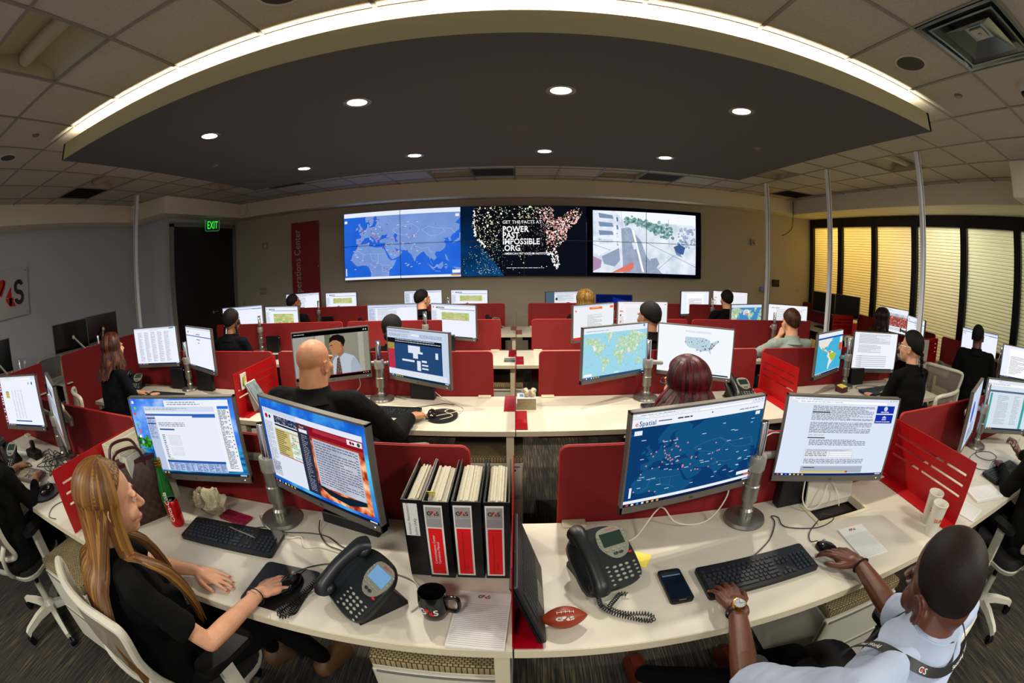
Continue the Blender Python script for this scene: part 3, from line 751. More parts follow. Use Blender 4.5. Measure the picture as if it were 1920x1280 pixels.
def make_keyboard(label, x, y, rz=0, L_=.445, W=.15, z=DZ, mk=None, mb_=None, group='keyboards'):
    r = root('keyboard', label, 'keyboard', (x, y, z), rz, group); mk = mk or m_key; mb_ = mb_ or m_black
    MB().prism(rrect(L_, W, .012), .014, mb_, RX(3) @ T(0, 0, .006)).build('case', r)
    mb = MB(); u = .0185; M = RX(3) @ T(0, 0, .0195)
    def key(cx, cy, w=1, h=1): mb.add(*keygeo(w * u - .003, h * u - .003), mk, M @ T(cx, cy, 0))
    x0 = -L_ / 2 + .018; yt = W / 2 - .03
    for k in range(16):
        if k not in (1,): key(x0 + u * k * 1.02 + (k > 4) * .004 + (k > 8) * .004, yt, .95, .75)
    rows = [[1] * 13 + [2], [1.5] + [1] * 12 + [1.5], [1.75] + [1] * 11 + [2.25], [2.25] + [1] * 10 + [2.75], [1.25, 1.25, 1.25, 6.25, 1.25, 1.25, 1.25, 1.25]]
    for j, row in enumerate(rows):
        xx = x0 - u / 2
        for w in row: key(xx + w * u / 2, yt - .022 - j * u, w); xx += w * u
    bx = x0 + 15.4 * u
    for j in range(2):
        for k in range(3): key(bx + k * u, yt - .022 - j * u)
    key(bx + u, yt - .022 - 3 * u)
    for k in range(3): key(bx + k * u, yt - .022 - 4 * u)
    bx += 3.5 * u
    for j in range(5):
        for k in range(4):
            if j < 4 or k in (1, 2, 3): key(bx + k * u, yt - .022 - j * u)
    key(bx, yt - .022 - 4 * u)
    mb.build('keys', r)
    MB().text('hp', .009, m_white, M @ T(-.03, W / 2 - .017, -.0025)).build('maker_mark', r); MB().cyl((L_ / 2 - .05, W / 2 - .015, -.004), (L_ / 2 - .05, W / 2 - .015, -.003), .0012, em('#ffffff', 2), 8, M=M).build('indicator_light', r)
    return r
def keygeo(w, h):
    a, b, z0, z1 = w / 2, h / 2, -.004, .004; c = .0022
    v = [(-a, -b, z0), (a, -b, z0), (a, b, z0), (-a, b, z0), (-a + c, -b + c, z1), (a - c, -b + c, z1), (a - c, b - c * .6, z1), (-a + c, b - c * .6, z1)]
    return v, [(4, 5, 6, 7), (0, 1, 5, 4), (1, 2, 6, 5), (2, 3, 7, 6), (3, 0, 4, 7)]
KB0 = None
def keyboard(label, x, y, rz=0):
    global KB0
    if KB0 is None: KB0 = make_keyboard(label, x, y, rz); return KB0
    return clone(KB0, (x, y, DZ), rz, label)
MS0 = None
def mouse(label, x, y, rz=0, z=DZ):
    global MS0
    if MS0: return clone(MS0, (x, y, z), rz, label)
    r = root('computer_mouse', label, 'mouse', (x, y, z), rz, 'black mice')
    def sec(t):
        yy = -.055 + .11 * t; w = .031 * (sin(pi * min(.97, max(.03, t))) ** .38); h = .036 * (sin(pi * (t * .8 + .08)) ** .7)
        return [(w * cos(a), yy, max(0.002, h * sin(a) + .002)) for a in [pi * k / 10 for k in range(11)]] + [(w * .9, yy, .001)][:0]
    MB().loft([sec(t) for t in (0, .06, .15, .3, .5, .7, .85, .94, 1)], m_blackg).build('body', r)
    MB().cyl((-.004, .03, .034), (.004, .03, .034), .008, m_silver, 12).build('wheel', r)
    MS0 = r; return r
def coil(mb, path, m, r_=.006, wire=.0017, turns_per_m=120, n=6, k=8):
    pts = spline(path, 12); out = []; L_ = 0
    cum = [0]
    for a, b in zip(pts, pts[1:]): cum.append(cum[-1] + (b - a).length)
    tot = cum[-1]; N_ = int(tot * turns_per_m * k); i = 0
    up0 = V((0, 0, 1))
    for s_ in range(N_):
        d = tot * s_ / N_
        while cum[i + 1] < d: i += 1
        a, b = pts[i], pts[i + 1]; f = (d - cum[i]) / max(1e-9, cum[i + 1] - cum[i]); p = a.lerp(b, f); t = (b - a).normalized()
        x = t.cross(up0).normalized() if abs(t.z) < .98 else V((1, 0, 0)); y = x.cross(t); an = 2 * pi * s_ / k
        out.append(p + x * (cos(an) * r_) + y * (sin(an) * r_))
    mb.tube(out, wire, m, n)
m_phone = mat('phone_slate_plastic', '#12181a', .4); m_phone_l = mat('phone_grey_face', '#7f8074', .42); m_btn = mat('phone_button', '#8c9286', .4)
m_lcd = em('#3f5242', .5)
def make_phone(label, x, y, rz, lcd=None, tilt=31, big=True, group='office desk phones'):
    r = root('desk_phone', label, 'desk phone', (x, y, DZ), rz, group)
    lcd = lcd or m_lcd
    # foot wedge
    MB().prism([(-.085, -.0), (.085, .0), (.085, .015), (.05, .07), (.02, .085)], .17, m_black, T(-.085, 0, 0) @ Matrix(((0, 0, 1, 0), (1, 0, 0, 0), (0, 1, 0, 0), (0, 0, 0, 1)))).build('stand', r)
    F = T(0, -.095, .018) @ RX(tilt) @ SC(1, .88, 1)            # face plane: x right, y up the slope
    out = [(-.10, 0), (-.04, -.012), (.05, -.012), (.092, .01), (.102, .06), (.10, .15), (.085, .205), (.05, .235), (-.0, .243), (-.06, .235), (-.105, .20), (-.112, .1)]
    o2 = spline([(p[0], p[1], 0) for p in out], 3, True)
    mb = MB(); mb.loft([[(p.x * k, (p.y - .11) * k + .11, z) for p in o2] for k, z in ((.93, -.018), (1, -.008), (1, .008), (.96, .014))], m_phone, F); mb.build('body', r)
    f2 = [(p.x * .5 + .045, (p.y - .11) * .42 + .175, 0) for p in spline([(-.1, .03, 0), (-.03, -.07, 0), (.06, -.05, 0), (.1, .06, 0), (.09, .18, 0), (.03, .235, 0), (-.08, .22, 0), (-.11, .13, 0)], 3, True)]
    MB().loft([[(p[0], p[1], z) for p in f2] for z in (.012, .0165)], m_phone_l, F, smooth=False).build('display_surround', r)
    MB().box((.005, .15, .0165), (.082, .205, .0178), lcd, F).build('display', r)
    mb = MB()
    for j in range(4):
        for k in range(3): mb.ell((.012 + k * .022, .062 - j * .0175 + .006, .015), (.0075, .0055, .004), m_btn, F, 10, 6)
    for j in range(5): mb.ell((-.012, .075 - j * .018, .015), (.006, .004, .003), m_btn, F, 10, 6); mb.ell((.083, .068 - j * .016, .015), (.006, .004, .003), m_btn, F, 10, 6)
    for k in range(4): mb.ell((.01 + k * .021, .136, .018), (.006, .0035, .003), m_btn, F, 10, 6)
    for k in range(3): mb.ell((-.003, .195 - k * .016, .018), (.004, .004, .003), m_btn, F, 10, 6); mb.ell((.09, .205 - k * .016, .017), (.004, .004, .003), m_btn, F, 10, 6)
    mb.ell((.035, .118, .018), (.009, .006, .003), m_dark, F, 10, 6); mb.ell((.054, .118, .018), (.009, .006, .003), m_dark, F, 10, 6)
    mb.ell((.083, .108, .017), (.008, .005, .004), m_redtrim, F, 12, 6)
    mb.build('keypad', r)
    MB().text('AVAYA', .012, m_redink, F @ T(.03, .212, .0172)).build('maker_mark', r)
    # handset in its cradle on the left
    hp = [(-.072, -.012, .03), (-.073, .005, .048), (-.074, .05, .056), (-.075, .11, .06), (-.074, .17, .056), (-.073, .215, .048), (-.072, .232, .03)]
    mb = MB(); q = spline(hp, 4)
    rad = [.02 + .012 * abs(2 * (i / (len(q) - 1)) - 1) ** 2 for i in range(len(q))]; rad[0] = .012; rad[-1] = .012
    mb.tube(q, rad, m_phone, 14, F, flatx=1.05, up=(0, 0, 1))
    mb.ell((-.072, .012, .034), (.031, .034, .02), m_phone, F); mb.ell((-.072, .208, .034), (.031, .034, .02), m_phone, F)
    mb.build('handset', r)
    return r
PH0 = None
def phone(label, x, y, rz):
    global PH0
    if PH0: return clone(PH0, (x, y, DZ), rz, label)
    PH0 = make_phone(label, x, y, rz); return PH0
def cable(label, pts, m=None, r_=.0022, name='cable'):
    return tag(MB().tube(spline(pts, 8), r_, m or m_cable_b, 6).build(name), label, 'cable')
# ================================================================ SCREEN IMAGES
class Draw:
    """flat picture layers on a lit screen; u to the right 0..1, v down 0..1"""
    def __init__(s, W, H, x0, z0, y0, step=.0003, k=1.0):
        s.mb = MB(); s.W, s.H, s.x0, s.z0, s.y0, s.n, s.step, s.k = W, H, x0, z0, y0, 0, step, k
    def P(s, u, v): return (s.x0 + s.W * u, s.y0 - s.step * s.n, s.z0 + s.H * (1 - v))
    def m(s, c): return em(c, s.k) if isinstance(c, str) else c
    def up(s): s.n += 1; return s
    def r(s, u0, v0, u1, v1, c):
        s.mb.add([s.P(u0, v1), s.P(u1, v1), s.P(u1, v0), s.P(u0, v0)], [(0, 1, 2, 3)], s.m(c)); return s
    def poly(s, pts, c):
        if len(pts) > 2: s.mb.add([s.P(*p) for p in pts], [tuple(range(len(pts)))], s.m(c))
        return s
    def line(s, pts, w, c):
        a = s.H / s.W
        for p, q in zip(pts, pts[1:]):
            dx, dy = q[0] - p[0], (q[1] - p[1]) * a; l = hypot(dx, dy) or 1; nx, ny = -dy / l * w, dx / l * w / a
            s.poly([(p[0] + nx, p[1] + ny), (p[0] - nx, p[1] - ny), (q[0] - nx, q[1] - ny), (q[0] + nx, q[1] + ny)], c)
        return s
    def dot(s, u, v, r, c, n=6):
        a = s.W / s.H
        return s.poly([(u + r * cos(2 * pi * i / n), v + r * a * sin(2 * pi * i / n)) for i in range(n)], c)
    def t(s, txt, u, v, h, c, bold=0, sx=1, align='l'):
        p = s.P(u, v); s.mb.text(txt, h * s.H, s.m(c), T(*p) @ RX(90), bold, align, sx); return s
    def lines(s, u0, v0, u1, v1, n, c, fill=.9, hh=.42, seed=0, gaps=True):
        """rows of word-like dashes"""
        rn = random.Random(seed or n); dv = (v1 - v0) / n
        for i in range(n):
            v = v0 + i * dv; end = u0 + (u1 - u0) * (fill if rn.random() < .7 else fill * rn.uniform(.35, .9)); u = u0
            while u < end - .004:
                w = min(rn.uniform(.008, .045) * (1 if gaps else 3), end - u); s.r(u, v, u + w, v + dv * hh, c); u += w + .006
        return s
    def grid(s, u0, v0, u1, v1, nu, nv, c, w=.0009):
        for i in range(nu + 1): u = u0 + (u1 - u0) * i / nu; s.r(u - w, v0, u + w, v1, c)
        for i in range(nv + 1): v = v0 + (v1 - v0) * i / nv; s.r(u0, v - w * 1.5, u1, v + w * 1.5, c)
        return s
    def build(s, name, parent): return s.mb.build(name, parent)
def clip(pts, x0, y0, x1, y1):
    def cut(ps, f, inter):
        out = []
        for i, p in enumerate(ps):
            q = ps[i - 1]
            if f(p):
                if not f(q): out.append(inter(q, p))
                out.append(p)
            elif f(q): out.append(inter(q, p))
        return out
    def ix(x): return lambda a, b: (x, a[1] + (b[1] - a[1]) * (x - a[0]) / (b[0] - a[0]))
    def iy(y): return lambda a, b: (a[0] + (b[0] - a[0]) * (y - a[1]) / (b[1] - a[1]), y)
    for f, g in ((lambda p: p[0] >= x0, ix(x0)), (lambda p: p[0] <= x1, ix(x1)), (lambda p: p[1] >= y0, iy(y0)), (lambda p: p[1] <= y1, iy(y1))):
        if not pts: return []
        pts = cut(pts, f, g)
    return pts
def P2(s): a = [float(x) for x in s.replace(',', ' ').split()]; return list(zip(a[::2], a[1::2]))
LAND = [P2(t) for t in (
 '-168 66 -156 71 -128 70 -115 68 -95 68 -86 67 -94 59 -82 55 -79 52 -77 60 -70 61 -65 59 -56 52 -66 49 -60 46 -70 43 -76 36 -81 31 -80 25.5 -83 29.5 -90 29.5 -97 27 -97 21 -90 18.5 -90 21 -87 21 -88 16 -83 14.5 -82 9 -78 8.5 -85 9.5 -92 14.5 -105 20 -112 29 -110 23.5 -115 29 -117 32.5 -124 40 -124 48 -132 55 -145 60 -152 58 -162 55 -158 59 -165 61',
 '-78 8 -72 12 -62 10.5 -51 4 -50 0 -35 -6 -39 -14 -41 -22 -48 -27 -57 -36 -62 -39 -65 -45 -69 -53 -74 -50 -73 -40 -70 -20 -76 -14 -81 -5 -79 1',
 '-6 35.5 10 37 11 33.5 20 31 31 31 34 27 39 15 43 11.5 51 12 47 3 40 -4 40 -15 35 -20 35 -24 32 -29 26 -34 18 -34 12 -17 13 -6 9 3 4 6.3 -8 4.5 -13 8.5 -17 14.5 -16 21 -10 29',
 '-9 37 -9 43 -2 43.5 -1 46 -4.5 48.5 2 51 8 54 8 57 10.5 57.5 11 54 20 54.5 22 57.5 24 59.5 30 60 23 60 22 63 25 65.5 20 64 17 61 18.5 60 16 56 13 55.5 11 59 6 58.5 5 62 14 68 25 71 41 67 40 64.5 54 68.5 68 69 73 72 80 73 104 77.5 113 74 140 73 160 70 180 69 178 63 163 60 157 51 156 58 142 59 135 54.5 141 53 140 48 131 43 128 39.5 129.5 36 126.5 34.5 125 39.5 118 39 122 37 119 35 122 31 120 26 114 22 108 21.5 106 18.5 109 13 105 9 100 13.5 99.5 9 103.5 1.5 100.5 5.5 98 14 94 17 91 22.5 87 21 80 15 77.5 8 73 19 70 21 67 25 57 26 51 28 48 30 52 24.5 56.5 26 60 22.5 55 17 45 13 43 15 35 28 34 31.5 36 36.5 27 36.5 26.5 40 29 41 35 42 41 41.5 37 45 39 47 34 45 30.5 46 28 42.5 26 40.8 23 40 24 38 22 36.5 19.5 41.5 13 45.5 12.5 44 18.5 40 16 38 10 44 3 43 3 41.8 -.5 39 -2 36.7 -5.5 36',
 '-5 50 1 51 1.5 53 -2 56 -3 58.5 -6 57 -3 54 -5 52', '-10 52 -6 52.5 -6 55 -9 54', '-73 78 -55 82 -20 82 -20 74 -40 65 -44 60 -52 65 -56 75', '-24 65 -14 65 -15 66.5 -22 66',
 '114 -22 122 -18 130 -12 136 -12 140 -17 142.5 -11 146 -19 153 -26 150 -37 140 -38 131 -31.5 124 -33.5 115 -34', '109 1 117 7 118 1 115 -4 110 -3', '95 5.5 104 -2 106 -6 102 -4', '105 -6.5 114 -7.5 114 -8.5 106 -7.5',
 '131 -1 141 -2.5 150 -10 138 -8', '130 32 136 34 141 36 142 40 145 43.5 141 45 140 39 133 35', '120 18 122 17 126 7 122 10', '44 -24 44 -17 50 -13 47 -25', '172 -35 178 -38 172 -44 167 -46', '119 -1 124 1 122 -5', '80 9 82 7 80 6')]
SEAS = [P2(t) for t in ('47 45 51 47 53 45 51 41 54 37 50 37 49 41', '104 52 108 54 110 56 106 53', '33 44.5 37 45.5 35 46')]
USA = P2('-124.7 48.4 -95 49 -89 48 -84.5 46.5 -82.5 45.2 -82.5 42 -79 43 -75 45 -70 47 -67 45 -70 42 -74 40.5 -76 37 -76 35 -81 31.5 -80 27 -81 25.2 -82.7 28 -84 30 -90 29.2 -94 29.5 -97.3 27.5 -97 26 -101 29.5 -104.5 29.5 -106.5 31.8 -114.7 32.5 -117 32.5 -121 35 -124.2 40')
def merc(lat): return degrees(log(tan(pi / 4 + R(max(-80, min(80, lat))) / 2)))
def wmap(d, u0, v0, u1, v1, lon0, lon1, la0, la1, land, sea, water=None, shift=0):
    m0, m1 = merc(la0), merc(la1)
    d.r(u0, v0, u1, v1, sea).up()
    def f(lo, la): return u0 + (u1 - u0) * (lo - lon0) / (lon1 - lon0), v1 - (v1 - v0) * (merc(la) - m0) / (m1 - m0)
    for off in ((0,) if lon1 - lon0 <= 200 else (0, 360, -360)):
        for L_ in LAND: d.poly(clip([f(a + off, b) for a, b in L_], u0, v0, u1, v1), land)
    d.up()
    for L_ in SEAS: d.poly(clip([f(a, b) for a, b in L_], u0, v0, u1, v1), water or sea)
    return f
def inside(p, poly):
    x, y = p; c = False
    for i in range(len(poly)):
        a, b = poly[i], poly[i - 1]
        if (a[1] > y) != (b[1] > y) and x < (b[0] - a[0]) * (y - a[1]) / (b[1] - a[1]) + a[0]: c = not c
    return c
CITY = P2('-3.7 40.4 2.3 48.8 -0.1 51.5 4.9 52.4 13.4 52.5 16.4 48.2 19 47.5 12.5 41.9 26.1 44.4 23.7 38 28.9 41 21 52.2 14.4 50 18.1 59.3 10.7 59.9 12.6 55.7 24.9 60.2 24.1 56.9 25.3 54.7 27.5 53.9 30.5 50.4 37.6 55.7 20.5 44.8 18.4 43.8 15.9 45.8 21.4 42 23.3 42.7 -8 31.6 3 36.7 10.2 36.8 31.2 30 35.5 33.9 36.3 33.5 35.9 31.9 44.4 33.3 51.4 25.3 46.7 24.7 54.4 24.5 69.2 41.3 74.6 42.9 77 43.2 71.4 51.1 69.2 34.5 67 24.9 77.2 28.6 -17.4 14.7 -13 9 3.4 6.5 9.7 4 32.6 .3 36.8 -1.3 39 -7 15.3 -4.3 44.8 41.7 44.5 40.2 49.9 40.4')
W_ = '#eef3ff'
def taskbar(d, c='#1b2a4a', h=.035, seed=1):
    d.r(0, 1 - h, 1, 1, c).up(); rn = random.Random(seed)
    for k in range(7): d.r(.02 + k * .035, 1 - h * .8, .036 + k * .035, 1 - h * .2, rn.choice(['#e8e8f0', '#d04a3a', '#3c8be0', '#e0b040']))
    d.r(.93, 1 - h * .75, .985, 1 - h * .3, '#cdd6e6'); return d
def browser(d, u0=0, v0=0, u1=1, bar='#dfe6f2', v1=None):
    v1 = v1 or v0 + .07
    d.r(u0, v0, u1, v1, bar).up(); d.r(u0 + .03, v0 + .012, u0 + .2 * (u1 - u0), v0 + (v1 - v0) * .45, '#f8faff').r(u0 + .08, v0 + (v1 - v0) * .55, u1 - .12, v1 - .008, '#ffffff').up()
    d.lines(u0 + .05, v0 + .018, u0 + .3, v0 + .03, 1, '#7f8aa0'); d.lines(u0 + .1, v0 + (v1 - v0) * .65, u0 + (u1 - u0) * .5, v1 - .012, 1, '#8892a6')
    for k in range(3): d.r(u1 - .03 - k * .03, v0 + .015, u1 - .02 - k * .03, v0 + .026, '#8892a6')
    return d
def sheet_page(d, u, v, w, h, seed=3):
    """web page with header strip, side list and a green-yellow table"""
    d.r(0, 0, 1, 1, W_).up(); d.r(0, 0, 1, .045, '#cfdaf0').up()
    d.dot(.05, .09, .014, '#b02030'); d.t('MISSIONS', .11, .125, .075, '#1a1416', bold=.03).r(.2, .145, .98, .158, '#33202c').r(.7, .145, .8, .158, '#d02030')
    d.lines(.02, .2, .14, .9, 34, '#8c96ae', .9, seed=seed); d.r(.15, .17, .152, .93, '#b6c2d8')
    d.r(u, v, u + w, v + h, '#cdd088').up(); rn = random.Random(seed)
    for j in range(5):
        for k in range(7):
            c = rn.choice(['#c9c97a', '#9ccf6a', '#e0dca0', '#b9d8a0', '#dcd08a', '#e8e4b8'])
            d.r(u + w * (k + .08) / 7, v + h * (j + .12) / 5, u + w * (k + .92) / 7, v + h * (j + .85) / 5, c)
    d.up(); d.lines(u + .01, v + h * .05, u + w - .01, v + h, 10, '#6e7448', .95, .25, seed=seed); d.r(u, v + h, u + w, v + h + .01, '#c02830')
    taskbar(d, '#26354f', .03)
def form_page(d, seed=5, head='#3a5fa0'):
    d.r(0, 0, 1, 1, W_).up(); d.r(0, 0, 1, .05, '#c6d3ea').r(0, .07, 1, .085, head).r(.01, .1, .16, .95, '#d2dcee').up()
    d.r(.8, .072, .97, .083, '#8aa6dc').lines(.02, .12, .14, .5, 16, '#7486ac', seed=seed).lines(.2, .14, .85, .36, 8, '#9aa6bf', seed=seed + 1, fill=.6)
    d.r(.19, .12, .62, .128, head).r(.19, .38, .6, .39, head).r(.19, .62, .55, .65, head).lines(.2, .42, .6, .6, 7, '#9aa6bf', seed=seed + 2).lines(.2, .68, .58, .9, 8, '#8fa0c4', seed=seed + 3)
    taskbar(d)
def doc_page(d, seed=2, u0=.3, u1=.72, n=30, top=.1, bg='#ffffff', side=None):
    d.r(0, 0, 1, 1, W_).up(); browser(d)
    d.r(u0 - .05, .09, u1 + .05, .96, bg).up(); d.lines(u0, top + .02, u1, .9, n, '#7c8496', .98, .36, seed=seed)
    if side: d.r(0, .07, side, .965, '#31506a')
    taskbar(d)
def c_mail_oracle(d):
    sea = em_noise('wallpaper_sea', ['#0a3f86', '#1c74b4', '#41b4d2'], 14, stretch=(1, 1, 5)); sky = em_noise('wallpaper_sky', ['#2a62d8', '#4c8df0', '#bcd8ff'], 9)
    d.r(0, 0, 1, .62, sky).r(0, .62, 1, 1, sea).up()
    gr = em_noise('wallpaper_trees', ['#063a0c', '#1f7a1a', '#7cc23c'], 60); rn = random.Random(4)
    for k in range(46): d.dot(rn.uniform(0, .2), .56 + rn.gauss(0, .035), rn.uniform(.012, .028), gr, 7)
    d.up()
    for k in range(8): d.r(.02 + .014 * (k % 2), .03 + k * .075, .045 + .014 * (k % 2), .065 + k * .075, ['#e8f0ff', '#6bd05a', '#e6503c', '#3fa0ff', '#35c060', '#ff5a6a', '#ffffff', '#a0b8e8'][k])
    d.up(); d.r(.37, .02, .96, .93, '#eef2fa').up(); d.lines(.4, .04, .75, .09, 2, '#7d8799').lines(.86, .14, .93, .9, 44, '#5f6472', 1, .5, seed=9)
    for k in range(13): d.dot(.945, .12 + k * .05, .006, ['#3466c0', '#a02870', '#c0402a', '#2f9a50'][k % 4])
    d.r(.86, .095, .955, .13, '#1f6fe0')
    d.up(); d.r(.15, .1, .83, .95, '#e9eefb').up().r(.15, .1, .83, .16, '#d3dcf0').r(.15, .19, .83, .215, '#2d62b4').r(.15, .215, .25, .95, '#b9c6e2').r(.62, .215, .83, .235, '#3d6fc0').up()
    d.t('ORACLE', .155, .21, .026, '#c02020').lines(.16, .115, .7, .15, 2, '#8a94aa').lines(.16, .25, .24, .52, 15, '#5a6ea0').r(.155, .24, .245, .255, '#23407c').r(.155, .31, .245, .325, '#2f58a0')
    d.lines(.27, .3, .6, .36, 3, '#6a7388', .8).r(.27, .38, .42, .4, '#3a5a90').lines(.28, .46, .31, .78, 13, '#4a5268')
    for k in range(11): d.r(.34, .462 + k * .024 + (k > 5) * .02, .46, .478 + k * .024 + (k > 5) * .02, '#c2c8d6').r(.343, .465 + k * .024 + (k > 5) * .02, .457, .475 + k * .024 + (k > 5) * .02, '#ffffff')
    d.r(.28, .775, .34, .79, '#c8cc70')
    d.r(.265, .80, .83, .835, '#2b58a8').up().r(.265, .835, .83, .945, '#b6c9ec').up()
    for k in range(10):
        uu = .27 + k * .056; d.lines(uu, .84, uu + .048, .945, 9, '#38579a', 1, .55, seed=k + 20)
    taskbar(d, '#15243c', .035)
def c_mail_red(d):
    d.r(0, 0, 1, 1, em_noise('wallpaper_blue', ['#0b2f90', '#1f6ad8', '#5ac8f0'], 6)).up()
    d.r(.02, .1, .5, .93, '#dfe7f4').up().r(.02, .1, .5, .15, '#c9d4ea').up(); d.dot(.06, .19, .018, '#b02030').dot(.1, .19, .013, '#202020').r(.15, .16, .42, .24, em_noise('news_strip', ['#0a0c12', '#2b3f66', '#c9b9a6'], 90)).r(.15, .25, .42, .27, '#181818')
    d.lines(.03, .25, .12, .85, 52, '#8c8f9c', 1, .45, seed=8).lines(.03, .72, .12, .9, 16, '#7a6f8c', 1, .45).r(.14, .3, .42, .6, '#c7bb78').up().r(.3, .32, .42, .6, '#e2e8e0').up(); rn = random.Random(5)
    for j in range(12):
        d.r(.15, .315 + j * .024, rn.uniform(.2, .28), .325 + j * .024, '#6b5a2c')
        for k in range(5): d.r(.305 + k * .022, .325 + j * .022, .322 + k * .022, .34 + j * .022, rn.choice(['#e8e8e0', '#86c870', '#7cc8e0', '#e04838', '#f4f4f0', '#d8e4d0']))
    d.r(.14, .6, .42, .61, '#c03040').up()
    d.r(.40, .1, .97, .93, em_noise('desert_rocks', ['#30141a', '#a8321e', '#f09058', '#ffd8b0'], 26, detail=8)).up()
    d.r(.40, .1, .97, .155, '#e2e8f6').r(.40, .155, .97, .25, '#8c1026').r(.40, .155, .52, .93, '#2b3042').r(.56, .165, .85, .205, '#b83848').r(.52, .25, .97, .3, '#a83424').up()
    d.poly([(.52, .77), (.60, .80), (.72, .82), (.84, .80), (.93, .78), (.93, .83), (.78, .9), (.62, .87), (.52, .8)], '#0c2233')
    d.r(.54, .27, .93, .79, em_noise('glass_mail_pane', ['#8f98ae', '#b3b9ca', '#d5d9e4'], 5)).up()
    d.r(.42, .21, .50, .245, '#e6e6ee').r(.85, .165, .965, .215, '#f2e6ea').up().dot(.88, .19, .011, '#8c1026').dot(.9, .192, .009, '#202020').dot(.94, .19, .013, '#0c5a3c')
    d.t('Gmail', .43, .195, .03, '#f4dfe4').lines(.435, .27, .5, .9, 30, '#aab2c6', .9, .3, seed=3).lines(.555, .29, .9, .77, 17, '#44485a', 1, .3, seed=4)
    for k in range(16): d.r(.9, .3 + k * .028, .92, .308 + k * .028, '#44485a')
    taskbar(d, '#0b1c34', .035)
def c_espatial(d):
    d.r(0, 0, 1, 1, '#0d4374').up(); browser(d, v1=.055); d.r(0, .055, 1, .14, '#edf2fb').up(); d.t('e', .02, .125, .07, '#e0502c', .01).t('Spatial', .045, .125, .07, '#1b4f8c', .01)
    d.r(.17, .09, .26, .1, '#33405a').lines(.3, .085, .42, .12, 1, '#33405a').r(.55, .075, .56, .09, '#33405a'); d.lines(.78, .1, .95, .12, 1, '#55607a', .95)
    f = wmap(d, 0, .14, 1, .93, -22, 128, -3, 69, '#13527f', '#0c3a6d')
    rn = random.Random(2); d.up()
    for (a, b) in CITY:
        u, v = f(a, b)
        if .02 < u < .97 and .17 < v < .9:
            d.dot(u, v, .0055, '#f6b0bc'); d.n += 1; d.dot(u, v, .0032, '#e01838'); d.n -= 1
    for k in range(46):
        la = rn.uniform(5, 65); lo = rn.uniform(-15, 120); u, v = f(lo, la); d.r(u, v, u + rn.uniform(.02, .035), v + .007, '#c6d6ea')
    for pts in ('-8 28 2 22 12 23 24 22 34 22', '12 23 15 13 24 10', '2 22 0 12 -5 10', '24 22 24 10 30 5', '46 50 52 52 60 54 75 55 85 50 80 45 70 42 60 45 52 46 46 50', '75 55 90 50 105 50 118 50 120 42 105 42 95 44 85 50', '70 36 75 33 72 26 80 30 88 27 97 28'):
        d.line([f(a, b) for a, b in P2(pts)], .0009, '#3f7aa6')
    d.r(.0, .93, 1, .965, '#e9eef7').r(.86, .86, .97, .9, '#f2f4f8').r(.93, .9, .99, .925, '#d86a4a').r(.02, .17, .07, .215, '#e9eef7').r(.93, .15, .97, .19, '#e9eef7').r(.03, .78, .045, .9, '#e9eef7')
    taskbar(d, '#0f1d3c', .035)
def c_article(d):
    d.r(0, 0, 1, 1, '#dde6f6').up(); browser(d, v1=.075)
    d.lines(.21, .1, .78, .28, 12, '#343b50', .98, .4, seed=3).lines(.21, .3, .78, .44, 9, '#343b50', .98, .4, seed=4).lines(.21, .46, .36, .47, 1, '#111').lines(.23, .52, .76, .6, 5, '#343b50', .98, .4, seed=6)
    d.r(.21, .17, .36, .183, '#11151f').r(.21, .49, .36, .503, '#11151f')
    d.r(.21, .645, .65, .75, '#f2f5fa').r(.21, .645, .65, .67, '#9aa3b4').up().grid(.21, .67, .65, .75, 2, 3, '#8a93a6').lines(.22, .68, .6, .75, 3, '#333a4c', .5, .35).lines(.22, .775, .78, .84, 4, '#343b50', .98, .4, seed=9)
    d.r(.21, .87, .78, .965, '#a9b2c0').up().r(.22, .935, .63, .955, '#d8c050').r(.62, .935, .645, .957, '#c02020').r(.23, .885, .33, .895, '#222')
    d.r(.79, .08, .965, .175, '#1430a4').r(.79, .19, .965, .30, '#1430a4').up()
    d.r(.79, .08, .965, .175, '#1430a4').r(.79, .19, .965, .30, '#1430a4').up()
    d.dot(.878, .115, .018, '#dfe8ff', 14); d.t('PASS OR FAIL', .835, .165, .022, '#ffffff', .03).t('EDUCATION USA LEARN MORE', .8, .285, .0165, '#ffffff', .03)
    d.poly([(.855, .225), (.878, .205), (.9, .225)], '#dfe8ff').r(.857, .25, .9, .257, '#dfe8ff')
    for k in range(4): d.r(.861 + k * .0105, .228, .865 + k * .0105, .248, '#dfe8ff')
    d.up(); d.t('?', .871, .13, .045, '#1430a4', .02)
    taskbar(d, '#17285a', .032)
